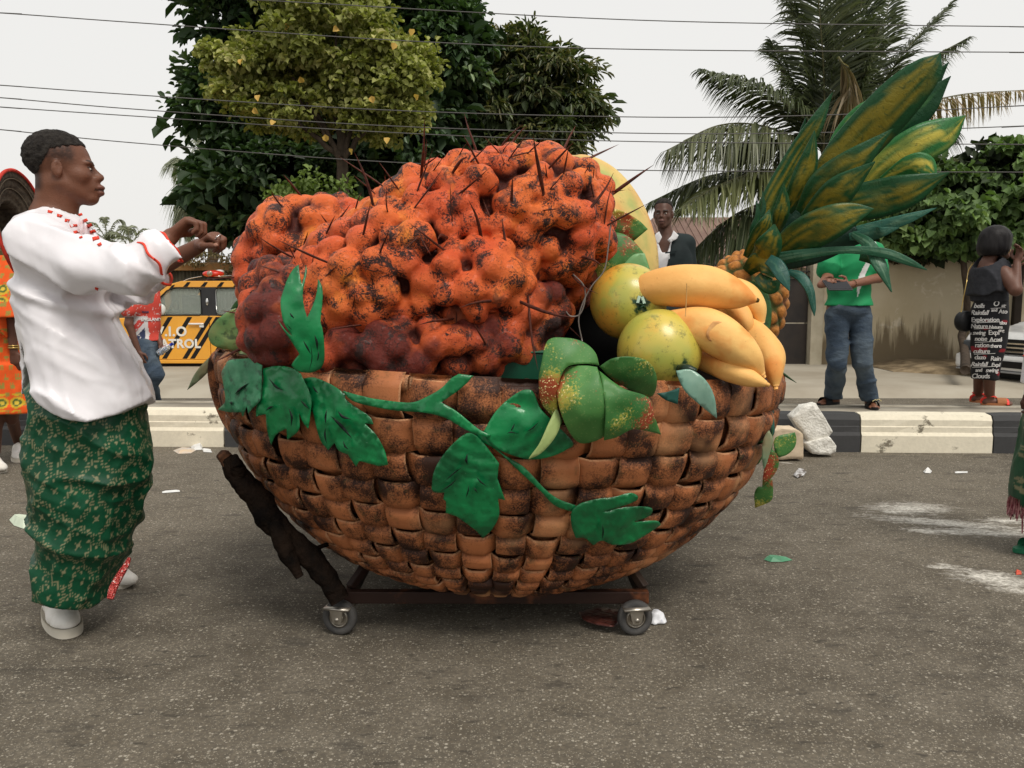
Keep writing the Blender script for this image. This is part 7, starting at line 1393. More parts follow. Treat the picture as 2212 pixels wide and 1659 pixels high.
# ---- 7. woman in the lettered skirt
Yf = 7.05; v = lambda x, y, Y=Yf: V(x, y, Y)
fp = empty('person', (float(v(2130, 700)[0]), Yf, zm), 'woman in dark cape top and skirt printed with white words, raising a phone', 'person')
J = dict(head=v(2156, 528, Yf), neck=v(2132, 570, Yf), pel=v(2140, 680, Yf), shR=v(2168, 590, Yf - .15), shL=v(2110, 588, Yf + .14), elR=v(2194, 626, Yf - .26), elL=v(2190, 620, Yf + .2), wrR=v(2197, 566, Yf - .18), wrL=v(2188, 578, Yf + .1), hipR=v(2140, 700, Yf - .05), hipL=v(2130, 700, Yf + .05), knR=v(2136, 790, Yf - .05), knL=v(2118, 790, Yf + .05), anR=v(2140, 850, Yf - .08), anL=v(2114, 850, Yf + .08))
for q, px, py in (('R', 2136, 876), ('L', 2112, 870)): J['an' + q] = G(px, py, zm) + (0, 0, .09)
Mf = frame(R(12)); lo, hi = bounds(J, .26); S = SDF(lo, hi, .007); sk = np.array([.125, .055, .036]); head(S, J['head'], Mf, .95, True); S.cone(J['head'] - (.03, 0, .05), J['neck'], .05, .058, .02); torso(S, J, Mf, .80)
for q in 'LR': S.cone(J['sh' + q], J['el' + q], .062, .050, .02); S.cone(J['el' + q], J['wr' + q], .046, .028, .02)
for q in 'LR': S.cone(J['hip' + q], J['kn' + q], .055, .050, .02); S.cone(J['kn' + q], J['an' + q], .056, .040, .02)
hand(S, J['wrR'], (.25, 0, 1), (1, -.2, 0), (-.3, .9, 0), .95, (.5, .6, .4)); hand(S, J['wrL'], (.5, -.3, .7), (-.2, .2, 1), (0, -1, .2), .95, (.2, .3, .2)); foot(S, J['anR'], (1, -.22, 0)); foot(S, J['anL'], (1, -.25, 0)); adopt(S.obj('body', SKIN, None, lambda q: headcol(q, J['head'], Mf, .95, sk, False)), fp); eyes(fp, J['head'], Mf, .95)
HS = mat('sleek_black_hair', (.008, .007, .008), (.02, .018, .018), 6, rough=.5, spec=.15, bump=.6, bsc=40, stretch=(3, 3, .4))
def bob(s_): s_.ell(J['head'] + Mf @ (-.03, 0, .045), (.128, .125, .115), .01, Mf); s_.ell(J['head'] + Mf @ (-.045, 0, -.03), (.125, .125, .10), .04, Mf)
cloth('hair', HS, fp, J['head'] - .25, J['head'] + .25, .006, bob, lambda P: (vnoise(P * (1, 1, .2), 60, 3) - .5) * .006, lambda P: np.maximum(((P - J['head']) @ Mf)[..., 0] - .058 - np.clip(((P - J['head']) @ Mf)[..., 2] * .45, -.03, .04), -.095 - (P - J['head'])[..., 2]))
ct = J['neck'] - (0, 0, .1)
def capb(s_): 
    zs = [float(v(2100, y)[2]) for y in (553, 566, 584, 605, 640)]; ft = [fit(l, r, Yf, q, y) for l, r, q, y in ((2118, 2160, .08, 553), (2104, 2176, .15, 566), (2094, 2184, .19, 584), (2089, 2188, .21, 605), (2084, 2186, .22, 640))]; s_.tower(zs, [a[0] for a in ft], [a[1] for a in ft], Yf, [.08, .15, .19, .21, .22], 0)
CAPE = mat('charcoal_knit', (.022, .023, .027), (.035, .036, .042), 30, rough=.95, bump=.3, bsc=100)
cloth('cape_top', CAPE, fp, lo, hi, .008, capb, folds(.022, 1, 8, (0, 0, 1), 5), lambda P: np.maximum(.105 - np.linalg.norm((P - J['neck'] - (-.02, -.03, .02)) * (1, 1, 1.1), axis=-1), float(v(2100, 634)[2]) + .10 * np.clip((P[..., 0] - J['neck'][0]) / .2, 0, 1) + .02 * np.sin(P[..., 0] * 40) - P[..., 2]))
cloth('bodice', CAPE, fp, lo, hi, .01, lambda s_: torso(s_, J, Mf, 1.02, .012), None, lambda P: np.maximum(P[..., 2] - J['neck'][2] + .1, float(v(2100, 652)[2]) - P[..., 2]))
zs = [float(v(2100, y)[2]) for y in (640, 665, 700, 740, 780, 818)]; ry_ = [.13, .155, .165, .15, .135, .125]; fs_ = [fit(l, r, Yf, q, y) for l, r, q, y in zip((2108, 2098, 2094, 2096, 2098, 2098), (2178, 2181, 2182, 2176, 2166, 2158), ry_, (640, 665, 700, 740, 780, 818))]; cxs = [a[0] for a in fs_]; rx_ = [a[1] for a in fs_]
SKT = SDF(lo, hi, .007); SKT.tower(zs, cxs, rx_, Yf, ry_, 0); SKT.disp(folds(.010, 2, 6, (.6, 0, .5), 15))
def skc(P): C = np.ones((len(P), 3)) * np.array([.010, .010, .012]); m = fbm(P * (1, 1, 2.4), 7, 2, 31) > .665; C[m] = (.22, .012, .02); return C
adopt(SKT.obj('skirt', mat('black_print_skirt', (.01, .01, .01), attr=True, sc=10, rough=.7, space='World', dirt=.2), None, skc, 2), fp)
WRD = [(2104, 664, 'bells', 13, .3), (2146, 660, 'O', 15, .2), (2164, 662, 'air', 9, .2), (2097, 679, 'Rainfall', 13.5, .35), (2142, 672, 'and', 9, .1), (2158, 676, 'Ato', 12, .1), (2099, 694, 'Exploration', 13, 0), (2098, 708, 'Nature', 12.5, .1), (2137, 709, 'Nature', 10, .1), (2102, 722, 'swing', 12, .2), (2136, 722, 'Expl', 14, 0), (2160, 700, 'tibu', 10, 0), (2106, 735, 'noise', 12.5, .2), (2138, 737, 'Acad', 13, .1), (2107, 749, 'ration', 13, 0), (2140, 750, 'there', 11, .1), (2103, 762, 'culture', 12.5, .2), (2106, 775, 'clazo', 12, 0), (2140, 778, 'Rain', 13, .2), (2098, 790, 'Rainfall', 12.5, .3), (2142, 791, 'Expl', 11, .2), (2108, 802, 'and', 10, .1), (2130, 803, 'swing', 12, .2), (2100, 816, 'Clouds', 13.5, .1), (2160, 716, 'ing', 9, 0), (2158, 735, 'ca', 9, 0), (2096, 722, 'x', 9, 0)]
for x, y, w_, s_, shr in WRD:
    x -= 1; s_ *= 1.06; y += 1
    def fnw(c, x=x, y=y): W = SKT.hit(x + c[:, 0], y - c[:, 1], .004, Yf - .16); return W - np.stack([0 * c[:, 2], c[:, 2] * .5, 0 * c[:, 2]], -1)
    text_obj(w_, s_, WTXT, fnw, fp, .004, .12, 'printed_word', shr, .95)
for x0, x1, y in ((2100, 2160, 697), (2104, 2160, 710), (2106, 2158, 739), (2104, 2150, 765), (2100, 2154, 793), (2140, 2172, 666)): sheet('printed_line', [(x0, y, 1), (x1, y - 2, 1), (x1, y - 1, 1), (x0, y + 1, 1)], lambda a, b: (a, b), lambda px, py: SKT.hit(px, py, .005, Yf - .16), WTXT, root=fp, sp=30, thick=.003)
SAN = mat('red_sandal', (.75, .045, .03), rough=.35)
for q in 'LR':
    slipper(fp, J['an' + q], (1, -.22, 0), zm + .002, .92, mat('tan_sole', (.35, .14, .06), rough=.7)); d = nrm(np.array([1, -.22, 0])); a = J['an' + q]
    ringtube('ankle_strap', a + (0, 0, -.005), (0.1, 0, 1), .045, .006, SAN, fp, 24, upv=(1, 0, 0)); adopt(tube('sandal_strap', [a + (0, -.04, 0), a - d * .055 + (0, -.01, -.03), a - d * .06 + (0, 0, -.07)], [.010, .013, .012], SAN, seg=6, n=8), fp)
    adopt(tube('sandal_strap', [a + d * .125 + np.array([0, -.05, -.075]), a + d * .13 + np.array([0, -.02, -.035]), a + d * .13 + np.array([0, .03, -.035]), a + d * .12 + np.array([0, .05, -.075])], [.012, .016, .016, .012], SAN, seg=6, n=10, ry=.4), fp)
fph = box('phone', v(2202, 557, Yf - .10), (.07, .01, .13), PHB, None, bev=.003, rot=rotz(R(65)) @ roty(R(60)), label='phone raised by the woman in the lettered skirt', cat='phone')
ringtube('earring', J['head'] + Mf @ (.02, -.085, -.055) * 1, (0, 1, 0.2), .020, .003, mat('brass', (.6, .42, .15)), fp, 24, upv=(0, 0, 1))
bg_ = empty('handbag', v(2080, 695, Yf + .05), 'round black handbag on a thin chain hanging behind the woman in the skirt', 'handbag')
adopt(link('bag_body', vfmesh('bag_body', [(lambda a: (a[0] @ rotz(R(20)).T + v(2084, 694, Yf + .06), a[1], a[2]))(discVF((0, 0, 0), .088, .07, 'y', 36))]), None, mat('black_leather', (.010, .010, .011), rough=.45)), bg_)
adopt(tube('chain', [v(2076, 674, Yf), v(2080, 650, Yf), v(2088, 610, Yf), v(2092, 585, Yf + .1), v(2102, 568, Yf + .1)], [.004], mat('brass', (.6, .42, .15)), seg=5, n=20), bg_)
# ---- 8. person cut by the right edge
Ye = 3.98; v = lambda x, y, Y=Ye: V(x + 46, y, Y)
ep = empty('person', (float(v(2260, 700)[0]), Ye, 0), 'person in white tunic and green wrapper, cut off by the right edge', 'person')
J = dict(head=v(2285, 430), neck=v(2285, 510), pel=v(2285, 830), shR=v(2235, 560, Ye - .12), shL=v(2330, 560, Ye + .1), elR=v(2215, 720, Ye - .15), wrR=v(2207, 838, Ye - .17), elL=v(2350, 720), wrL=v(2350, 838), hipR=v(2265, 850, Ye - .08), hipL=v(2300, 850, Ye + .08), knR=v(2260, 1010, Ye - .1), knL=v(2300, 1010), anR=G(2268, 1192) + (0, 0, .09), anL=G(2355, 1180) + (0, 0, .09))
Me_ = frame(R(180)); lo, hi = bounds(J, .25); S = SDF(lo, hi, .008); head(S, J['head'], Me_); S.cone(J['head'] - (0, 0, .06), J['neck'], .05, .056, .02); torso(S, J, Me_); limbs(S, J)
hand(S, J['wrR'], (-.12, 0, -1), (-.2, -1, 0), (-1, 0, 0), 1.05, (.5, .8, .5)); hand(S, J['wrL'], (0, 0, -1), (0, -1, 0), (-1, 0, 0), 1, (.3, .5, .3)); adopt(S.obj('body', SKIN, None, lambda q: headcol(q, J['head'], Me_, 1, np.array([.07, .03, .02]))), ep); eyes(ep, J['head'], Me_, 1)
haircap(ep, J['head'], Me_, 1, lambda L: L[..., 2] - np.interp(L[..., 0], [-.1, -.03, .08], [-.05, .04, .075]), .008)
zs = [float(v(2200, y)[2]) for y in (520, 560, 700, 850, 930)]
cloth('tunic', SATM, ep, lo, hi, .009, lambda s_: (s_.tower(zs, J['neck'][0], [.12, .17, .18, .20, .21], Ye, [.14, .21, .2, .21, .22], 0), s_.cone(J['shR'], J['elR'], .085, .085, .03), s_.cone(J['elR'], J['wrR'] + (0, 0, .0), .085, .062, .03)), folds(.015, 2, 8, (.2, 0, 1), 3), lambda P: np.where(P[..., 0] < J['neck'][0] - .11, np.where(P[..., 2] < J['elR'][2], float(v(2200, 832)[2]) + .0 - P[..., 2], -1), zs[-1] + .01 - P[..., 2]))
ringtube('cuff_trim', v(2208, 833, Ye - .17), (0, 0, 1), .068, .005, RED, ep, upv=(1, 0, 0)); ringtube('cuff_trim', v(2209, 770, Ye - .165), (0, 0, 1), .080, .004, RED, ep, upv=(1, 0, 0))
zs2 = [float(v(2200, y)[2]) for y in (860, 950, 1060, 1090)]; 
cloth('wrapper', WRM, ep, lo, hi, .009, lambda s_: s_.tower(zs2, J['neck'][0] - .01, [.16, .175, .205, .195], Ye, [.17, .19, .2, .2], 0), folds(.014, 1, 9, (0, 0, 1), 8), None, wrapcol)
fr_ = []
for i in range(70): a = np.pi * (.5 + i / 69.); p = np.array([J['neck'][0] - .01 + .200 * math.cos(a), Ye + .2 * math.sin(a) * (1 if i % 2 else -1), zs2[-1] + .03]); fr_.append(tubeVF([p, p + (.006 * rng.normal(), .0, -.05), p + (.01 * rng.normal(), 0, -.10 + .02 * rng.normal())], [.005, .006, .003], 5))
adopt(link('fringe', vfmesh('fringe', fr_), None, mat('maroon_fringe', (.16, .02, .035), (.4, .2, .2), 60, rough=.7)), ep)
slipper(ep, J['anR'] , (-1, -.1, 0), .002, 1., mat('green_slipper', (.02, .16, .08), rough=.5)); slipper(ep, J['anL'], (-1, -.1, 0), .002, 1., mat('green_slipper', (.02, .16, .08)))
adopt(box('ring', v(2206, 868, Ye - .2), (.02, .02, .006), SIL, None), ep)
# ================================================================ VEHICLES
YV = 13.0; c4 = lambda x, y: (256 + .1764 * x, 548.6 + .1764 * y)
PX = lambda x: float(V(x, 700, YV)[0]); PZ_ = lambda y: float(V(700, y, YV)[2])
YEL = mat('amber_yellow_paint', (.80, .37, .035), (.72, .33, .035), 3, rough=.28, spec=.5, coat=.4); BKP = mat('black_stripe_vinyl', (.012, .012, .012), rough=.35); DKG = mat('dark_grey_pillar', (.035, .035, .037), rough=.4); RBR = mat('tyre_rubber', (.02, .02, .02), rough=.85, bump=.2, bsc=60); STL = mat('steel_wheel', (.4, .4, .4), rough=.35, metal=.8); CHR = mat('bright_chrome', (.8, .8, .78), rough=.15, metal=1)
GLS = NB('tinted_window'); GLS.b.inputs['Transmission Weight'].default_value = .75; GLS.b.inputs['IOR'].default_value = 1.15; GLSM = GLS.fin((.62, .68, .62), .02, 0, .6)
tk = empty('pickup_truck', (PX(430), YV + .85, 0), 'amber yellow patrol pickup truck with black diagonal stripes and a red roof light', 'truck')
at = lambda o: adopt(o, tk); idq = lambda x, y: (x, y); W_ = 1.7
def prism(name, pts, y0, y1, m, par, bev=.012):      # pts in picture units on the truck's side plane
    P = [(PX(a), y, PZ_(b)) for y in (y0, y1) for a, b in pts]; n = len(pts); F_ = [list(range(n))[::-1], list(range(n, 2 * n))] + [[i, (i + 1) % n, n + (i + 1) % n, n + i] for i in range(n)]
    me = npmesh(name, P, F_, False); bm = bmesh.new(); bm.from_mesh(me); bmesh.ops.recalc_face_normals(bm, faces=bm.faces); bm.to_mesh(me); bm.free()
    if bev: bevelmesh(me, bev)
    return adopt(link(name, me, None, m), par)
prism('bed', [(578, 690), (800, 690), (800, 776), (578, 776)], YV + .02, YV + W_, YEL, tk); prism('hood', [(205, 700), (225, 690), (322, 682), (322, 776), (205, 776)], YV + .02, YV + W_, YEL, tk)
prism('cab_floor', [(322, 770), (578, 770), (578, 779), (322, 779)], YV + .03, YV + W_ - .03, YEL, tk); prism('sill', [(322, 777.5), (578, 777.5), (578, 785), (325, 785)], YV - .01, YV + .10, YEL, tk, .008)
prism('roof', [(372, 614), (395, 607.5), (560, 607), (572, 612), (572, 616), (395, 614)], YV + .06, YV + W_ - .06, YEL, tk, .01)
prism('chassis', [(215, 786), (790, 786), (790, 799), (215, 799)], YV + .15, YV + W_ - .15, BLKI, tk, 0)
prism('front_bumper', [(196, 745), (206, 742), (206, 785), (196, 780)], YV, YV + W_, BKP, tk)
for s_, yy, th in ((1, YV, .05), (-1, YV + W_ - .05, .05)):
    prism('roof_side', [(330, 652), (352, 627), (372, 613.5), (395, 607), (560, 606.5), (574, 622), (562, 622), (556, 620.5), (380, 620.5), (364, 627), (343, 647), (335, 656)], yy, yy + th, YEL, tk, .006)
    prism('door_pillar', [(436, 620.6), (468, 620.6), (469, 683), (437, 683)], yy + .002, yy + th - .002, DKG, tk, .003); prism('rear_pillar', [(552, 621), (563, 622), (578, 684), (556, 684)], yy + .002, yy + th, YEL, tk, .004)
    dx = 0
    d1 = prism('front_door', [(322, 682), (451.3, 682), (452.6, 777), (322, 777)], yy - .004, yy + th + .01, YEL, tk, .008); d2 = prism('rear_door', [(452.6, 682), (577, 684), (577, 777), (453.9, 777)], yy - .004, yy + th + .01, YEL, tk, .008)
    prism('side_window', [(331, 658), (343, 648), (364, 628), (380, 622), (436, 622), (437, 681), (325, 681)], yy + .015, yy + .02, GLSM, tk, 0); prism('side_window', [(468, 622), (552, 622), (558, 681), (469, 681)], yy + .015, yy + .02, GLSM, tk, 0)
for pts in ([(327, 680.5), (343, 648), (364, 628), (380, 622), (430, 622), (436, 627), (437, 676), (433, 680.5), (327, 680.5)], [(473, 622), (468, 627), (469, 676), (474, 680.5), (556, 680.5), (551, 622), (473, 622)]):
    P = np.array([(PX(a), YV - .003, PZ_(b)) for a, b in pts]); at(link('window_seal', vfmesh('window_seal', [tubeVF(P, [.011], 6)]), None, BKP))
at(tube('window_chrome', [(PX(469.5), YV - .008, PZ_(676)), (PX(468.5), YV - .008, PZ_(628)), (PX(473), YV - .008, PZ_(622.5)), (PX(500), YV - .008, PZ_(622))], [.004], CHR, seg=5))
for i, x0 in enumerate((370, 610, 850, 1100, 1195, 1440, 1535, 1780)):
    a, b = x0, x0 + 58; y0, y1 = 772, 1282; sh = 335
    q = [c4(a, y0), c4(b, y0), c4(b - sh, y1), c4(a - sh, y1)]; q = [(p[0], p[1]) for p in q]
    seam = c4(1120, 0)[0]
    prism('stripe', q, YV - .0065, YV - .0035, BKP, tk, 0)
for x0 in (640, 830, 1040, 1240, 1440, 1640):
    q = [c4(x0 + 35, 345 if x0 > 700 else 385), c4(x0 + 75, 345 if x0 > 700 else 375), c4(x0 + 35, 402 if x0 > 700 else 430), c4(x0 - 20, 402 if x0 > 700 else 450)]; prism('roof_stripe', q, YV - .0035, YV - .0015, BKP, tk, 0)
WL_ = mat('white_vinyl_letter', (.80, .77, .70), rough=.5)
def ontruck(xr_, yb): 
    def f(c): mxx = c[:, 0].max(); return np.stack([PX(xr_) + (c[:, 0] - mxx), YV - .010 - c[:, 2] * .3, PZ_(yb) + c[:, 1]], -1)
    return f
text_obj('V.I.O', .205, WL_, ontruck(403, 725.5), tk, .004, .007, sp=1.12); text_obj('PATROL', .19, WL_, ontruck(432.5, 751), tk, .004, .007, sp=1.05)
for xa_ in (c4(765, 0)[0], c4(385, 0)[0]): pass
at(box('door_handle', (PX(425), YV - .03, PZ_(699.5)), (.24, .025, .028), mat('pale_handle', (.78, .76, .72), rough=.3), None, bev=.01)); at(box('handle_mount', (PX(436), YV - .015, PZ_(704)), (.07, .03, .05), mat('pale_handle', (.78, .76, .72)), None, bev=.01))
at(link('pillar_badge', vfmesh('pillar_badge', [sphereVF((PX(449.5), YV - .006, PZ_(652)), (.022, .01, .055))]), None, CHR))
at(link('wing_mirror', vfmesh('wing_mirror', [sphereVF((PX(356), YV - .12, PZ_(668)), (.075, .035, .085))]), None, mat('mirror_shell', (.65, .66, .62), rough=.3))); at(box('mirror_arm', (PX(345), YV - .06, PZ_(676)), (.12, .1, .03), BKP, None))
lb = empty('roof_light', (0, 0, 0)); lb.parent = tk; lb.location = (0, 0, 0); W0 = Vector(tk.location)
def al(n, vf, m): o = link(n, vfmesh(n, vf), None, m); o.parent = lb; o.location = -W0; return o
RL = NB('red_lens'); RL.b.inputs['Coat Weight'].default_value = .4; RLM = RL.fin((.62, .035, .02), .2, 0, .5)
al('red_lens', [sphereVF((PX(435.5), YV + .6, PZ_(589.5)), (.172, .13, .058), 16, 30)], RLM); al('white_cap', [sphereVF((PX(447), YV + .66, PZ_(584.5)), (.07, .08, .034))], mat('lens_white', (.8, .78, .75), rough=.3)); al('siren_cone', [discVF((PX(434.5), YV + .455, PZ_(589.5)), .045, .03, 'y', 20), sphereVF((PX(434.5), YV + .44, PZ_(589.5)), (.022, .012, .022))], mat('siren_grey', (.35, .30, .25), rough=.3, metal=.5))
al('light_stand', [tubeVF([(PX(435), YV + .6, PZ_(608)), (PX(435), YV + .6, PZ_(597))], [.13, .07], 14)], BKP)
at(tube('aerial', [(PX(370), YV + .3, PZ_(614)), (PX(395), YV + .3, PZ_(602)), (PX(425), YV + .3, PZ_(596))], [.005], CHR, seg=5, n=14)); at(tube('aerial', [(PX(450), YV + .35, PZ_(596)), (PX(488), YV + .35, PZ_(594.5))], [.004], CHR, seg=5))
for x in (390, 500): at(box('seat', (PX(x), YV + .5, PZ_(690)), (.15, .5, .75), mat('seat_cloth', (.05, .05, .05), rough=.9), None, bev=.04)); at(box('seat', (PX(x), YV + 1.25, PZ_(690)), (.15, .5, .75), mat('seat_cloth', (.05, .05, .05)), None, bev=.04))
at(box('dashboard', (PX(338), YV + .85, PZ_(685)), (.3, 1.5, .2), mat('seat_cloth', (.05, .05, .05)), None, bev=.04)); at(link('steering_wheel', vfmesh('steering_wheel', [tubeVF([(PX(352) + .08 * math.cos(a) * .4, YV + .45 + .17 * math.sin(a), PZ_(672) + .16 * math.cos(a)) for a in np.linspace(0, 2 * np.pi, 25)], [.015], 6)]), None, BKP))
wr_ = empty('x', (0, 0, 0)); bpy.data.objects.remove(wr_)
for x, yy in ((265, YV + .14), (690, YV + .14), (265, YV + W_ - .14), (690, YV + W_ - .14)):
    wh = empty('wheel', (0, 0, 0)); wh.parent = tk; wh.location = (0, 0, 0)
    o = link('tyre', vfmesh('tyre', [discVF((PX(x), yy, .125 + .33), .33, .22, 'y', 36, .19)]), None, RBR); o.parent = wh; o.location = -W0; o = link('rim', vfmesh('rim', [discVF((PX(x), yy, .125 + .33), .195, .16, 'y', 24)]), None, STL); o.parent = wh; o.location = -W0
at(box('headlight', (PX(203), YV + .2, PZ_(712)), (.06, .3, .16), mat('lamp_glass', (.7, .7, .7), rough=.1), None, bev=.02)); at(box('headlight', (PX(203), YV + 1.5, PZ_(712)), (.06, .3, .16), mat('lamp_glass', (.7, .7, .7)), None, bev=.02))
# ---- white car at the right edge
YC = 10.9; cw_ = empty('parked_car', (float(V(2290, 800, YC)[0]), YC + .5, 0), 'white car parked at the kerb, only its front corner in view at the right edge', 'car')
ac = lambda o: adopt(o, cw_); WHP = mat('white_car_paint', (.74, .74, .73), rough=.22, spec=.5, coat=.5)
co_ = V(2160, 860, 10.6); CXx = float(V(2306, 800, 10.4)[0]); MR = rotz(R(20)); og = np.array([CXx, 10.35, 0.0])
def L2(p): return np.asarray(p, float) @ MR.T + og
z_ = lambda py: float(V(2160, py, 10.7)[2])
B_ = SDF(og + (-.6, -.5, .1), og + (4.6, 3.4, 1.62), .03)
def carf(P):
    Q = (P - og) @ MR; x, y, z = Q[..., 0], Q[..., 1], Q[..., 2]; top = np.interp(x, [-.02, .12, .9, 1.25, 2.0, 3.3, 4.1, 4.4], [z_(742), z_(722), z_(712), .90, 1.36, 1.40, 1.0, .9]); side = .80 - .10 * np.clip((z - .75) / .6, 0, 1) - .22 * np.clip(.35 - x, 0, .35) ** 1.4
    return np.maximum(np.maximum(z - top, np.abs(y - .82) - side), np.maximum(.20 - z, np.maximum(-x - .0, x - 4.2)))
B_.F = carf(B_.pts()).astype(np.float32)
for wx in (.78, 3.35):
    for wy in (-.05, 1.69): B_.cone(L2((wx, wy - .16, .31)), L2((wx, wy + .16, .31)), .37, .37, .01, True)
ac(B_.obj('body', WHP, None, None, 3))
def cbox(n, p0, p1, m, bev=.01): p0, p1 = np.array(p0, float), np.array(p1, float); return ac(link(n, bevelmesh(vfmesh(n, [boxVF(L2((p0 + p1) / 2), np.abs(p1 - p0), rot=MR)], False), bev), None, m))
zz_ = [z_(a) for a in (737, 742, 748, 752, 758, 762, 767)]
cbox('grille', (-.035, .30, z_(771)), (.02, 1.30, z_(737)), BKP, .005)
for i in range(3): cbox('grille_slat', (-.06, .32, z_(766 - i * 9)), (-.03, 1.28, z_(762 - i * 9)), CHR, .004)
LAMP = mat('lamp_glass', (.7, .7, .7), rough=.1)
for y0, y1 in ((.03, .27), (1.34, 1.58)): cbox('headlight', (-.02, y0, z_(768)), (.10, y1, z_(744)), mat('headlight_glass', (.10, .11, .12), rough=.08, spec=.6), .02)
cbox('bumper', (-.12, .02, z_(808)), (.15, 1.62, z_(774)), WHP, .045); cbox('lower_grille', (-.13, .25, z_(800)), (-.09, 1.35, z_(785)), BKP, .004); cbox('bumper_lip', (-.13, .06, z_(812)), (.05, 1.58, z_(808)), mat('grey_lip', (.3, .3, .3), rough=.5), .006)
for wx in (.78, 3.35):
    for wy in (.10, 1.54):
        t = [(a[0] @ MR.T + L2((wx, wy, .31)), a[1], a[2]) for a in (discVF((0, 0, 0), .31, .20, 'y', 36, .17),)]; ac(link('tyre', vfmesh('tyre', t), None, RBR)); t = [(a[0] @ MR.T + L2((wx, wy, .31)), a[1], a[2]) for a in (discVF((0, 0, 0), .175, .15, 'y', 24),)]; ac(link('rim', vfmesh('rim', t), None, STL))
cbox('underbody', (.1, .15, .12), (4.0, 1.5, .24), BKP, 0)
for q in ([(1.28, .13, .93), (1.28, 1.51, .93), (1.95, 1.40, 1.33), (1.95, .24, 1.33)],): ac(link('windscreen', npmesh('windscreen', L2(np.array(q) + (-.035, 0, .03)), [[0, 1, 2, 3]], False), None, mat('dark_glass', (.015, .015, .018))))
# ================================================================ litter and rubble
CONC = mat('broken_concrete', (.80, .78, .72), (.60, .58, .52), 18, rough=.95, bump=.9, bsc=55, bdist=.012)
def rock(name, pts, q, Y, dep, label, cat, m=CONC, seed=0, amp=.012, lean=0):
    P = []
    for (x, y) in pts:
        a = q(x, y); P += [V(*a, Y) , V(*a, Y) + (0, dep, lean)]
    bm = bmesh.new(); [bm.verts.new(p) for p in P]; r = bmesh.ops.convex_hull(bm, input=bm.verts[:]); bmesh.ops.delete(bm, geom=[v for v in bm.verts if not v.link_faces], context='VERTS')
    bmesh.ops.subdivide_edges(bm, edges=bm.edges[:], cuts=5, use_grid_fill=True); bmesh.ops.smooth_vert(bm, verts=bm.verts[:], factor=.18, use_axis_x=True, use_axis_y=True, use_axis_z=True)
    me = bpy.data.meshes.new(name); bm.to_mesh(me); bm.free(); n = len(me.vertices); c = np.zeros(n * 3); me.vertices.foreach_get('co', c); c = c.reshape(-1, 3); ct = c.mean(0); c = c + nrm(c - ct) * ((fbm(c, 18, 3, seed) - .5) * amp * 2)[:, None]
    c[:, 2] = np.maximum(c[:, 2], .002); me.vertices.foreach_set('co', (c - ct).astype(np.float32).ravel()); me.update(); me.polygons.foreach_set('use_smooth', np.ones(len(me.polygons), bool)); o = link(name, me, None, m); o.location = ct; return tag(o, label, cat)
rock('concrete_block', [(575, 200), (660, 120), (745, 103), (772, 180), (862, 300), (840, 332), (715, 392), (690, 370), (620, 270)], qe, 6.42, .14, 'large pale broken concrete slab leaning on the black kerb block', 'concrete block', seed=1)
rock('concrete_block', [(665, 380), (840, 330), (886, 400), (880, 440), (840, 464), (720, 456), (690, 430)], qe, 6.40, .2, 'small rough concrete lump lying under the leaning slab', 'concrete block', seed=2)
rock('concrete_block', [(440, 290), (480, 275), (610, 285), (652, 320), (655, 480), (640, 496), (470, 498), (440, 440)], qe, 6.25, .2, 'cream coloured block behind the hanging leaves beside the kerb', 'concrete block', mat('cream_block', (.62, .50, .36), (.5, .4, .28), 12, rough=.95, bump=.6, bsc=60), seed=3)
def scrap(name, pts, label, cat, m, h=.012, crump=.0, seed=0, q=idq):
    O = np.array([q(*p[:2]) for p in pts]); P = G(O[:, 0], O[:, 1]); c = P.mean(0); g = np.random.default_rng(seed); n = len(P); ring2 = c + (P - c) * .6 + np.stack([0 * P[:, 0], 0 * P[:, 0], h * (.6 + .8 * g.random(n))], -1); P[:, 2] = .003 + crump * g.random(n)
    Vt = np.concatenate([P, ring2, [c + (0, 0, h)]]); F_ = [[i, (i + 1) % n, n + (i + 1) % n, n + i] for i in range(n)] + [[n + i, n + (i + 1) % n, 2 * n] for i in range(n)] + [list(range(n))[::-1]]
    o = link(name, npmesh(name, Vt - c, F_, False), None, m); o.location = c; return tag(o, label, cat)
WPL = mat('white_litter', (.72, .72, .70), rough=.6); 
scrap('foam_tray', [(20, 1124), (36, 1116), (80, 1117), (90, 1136), (50, 1143), (30, 1136)], 'pale green white foam tray lying behind the green wrapper', 'tray', mat('pale_foam', (.62, .70, .55), rough=.6), .035)
scrap('paper_scrap', [(374, 974), (392, 967), (424, 973), (412, 980), (385, 981)], 'flattened grey paper carton scrap left of the black kerb block', 'litter', mat('grey_card', (.45, .44, .42), (.6, .45, .3), 10), .02, seed=2)
scrap('paper_scrap', [(412, 966), (425, 961), (438, 965), (436, 972), (418, 973)], 'small folded white paper against the white kerb block', 'litter', WPL, .03, seed=3)
scrap('paper_scrap', [(436, 970), (455, 971), (458, 978), (440, 977)], 'tiny white paper strip near the kerb joint', 'litter', WPL, .01, seed=4)
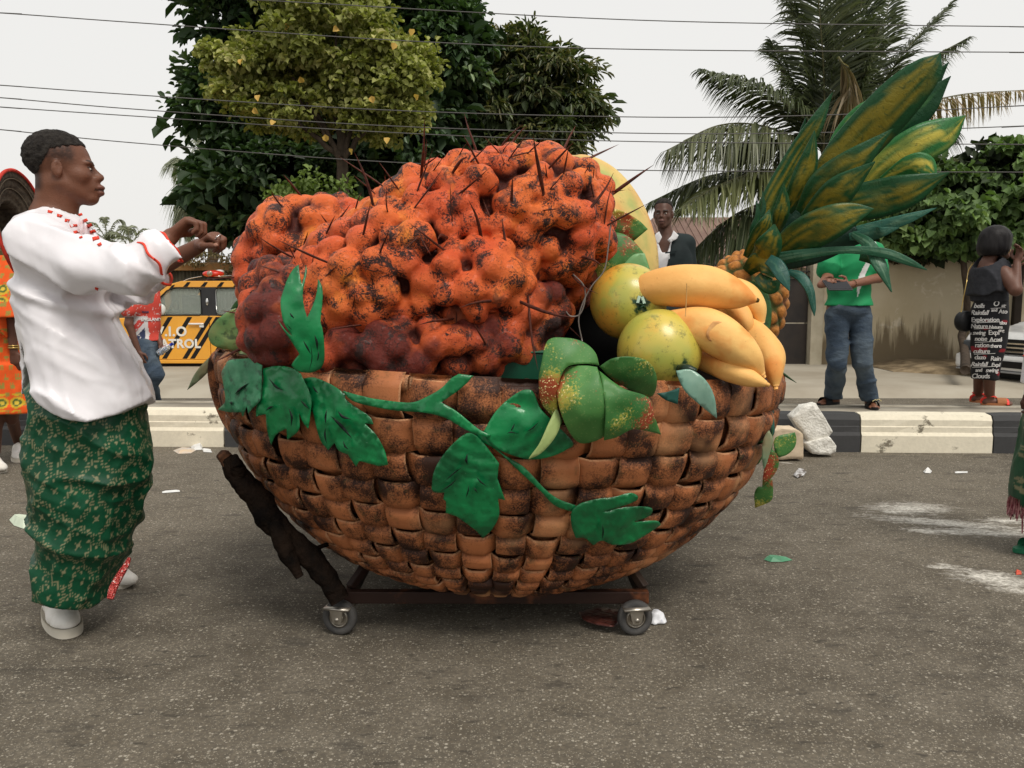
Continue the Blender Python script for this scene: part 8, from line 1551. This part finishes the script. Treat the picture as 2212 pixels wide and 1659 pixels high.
scrap('drinking_straw', [(350, 1063), (388, 1060), (389, 1063), (351, 1066)], 'thin white straw lying on the road between the man and the log', 'litter', WPL, .008, seed=5)
scrap('fallen_leaf', [(1650, 1210), (1656, 1203), (1684, 1206), (1712, 1211), (1690, 1215), (1665, 1215)], 'single green foam leaf lying on the road right of the basket', 'leaf', mat('fallen_foam_leaf', (.10, .30, .17), rough=.4), .02, seed=6)
scrap('feather_scrap', [(1713, 1029), (1724, 1020), (1742, 1023), (1736, 1030), (1722, 1034)], 'small dark feathery scrap on the road near the concrete slab', 'litter', mat('dark_scrap', (.06, .04, .025), (.6, .6, .6), 30), .03, .01, seed=7)
scrap('paper_scrap', [(1994, 1020), (2004, 1015), (2013, 1019), (2010, 1023), (1998, 1023)], 'small crumpled white scrap before the white kerb block at right', 'litter', WPL, .02, .005, seed=8)
scrap('paper_scrap', [(2062, 1020), (2090, 1019), (2090, 1022), (2064, 1023)], 'thin white strip of litter at the foot of the right white kerb block', 'litter', WPL, .006, seed=9)
scrap('red_scrap', [(2193, 1236), (2206, 1235), (2207, 1242), (2195, 1243)], 'tiny red scrap on the road at the far right', 'litter', mat('red_scrap', (.6, .10, .06), rough=.6), .012, seed=10)
pl = SDF(V(1385, 1385, 3.14) + (0, -.07, -.02), V(1460, 1315, 3.14) + (.02, .12, .03), .005); pl.ell(V(1420, 1348, 3.14) + (0, 0, .01), (.036, .04, .038), .01); pl.disp(lambda P: (fbm(P, 40, 3, 4) - .5) * .040); pl.clip(lambda P: .002 - P[..., 2])
tag(pl.obj('plastic_bag', mat('white_plastic_bag', (.74, .75, .78), (.3, .35, .6), 60, lo=.62, hi=.68, rough=.35), None, None, 1), 'crumpled white plastic bag behind the right front caster', 'bag')
sheet('foil_wrapper', [(1250, 1322, 1), (1290, 1312), (1345, 1318, 1), (1330, 1352), (1290, 1350, 1), (1262, 1340)], idq, lambda a, b: np.maximum(G(a, b, .03) * (1, 1, 1), 0) , mat('dark_red_foil', (.10, .03, .022), (.03, .012, .01), 30, rough=.3, bump=.8, bsc=50), label='dark red crinkled wrapper on the road under the trolley', cat='wrapper', wrinkle=.03)
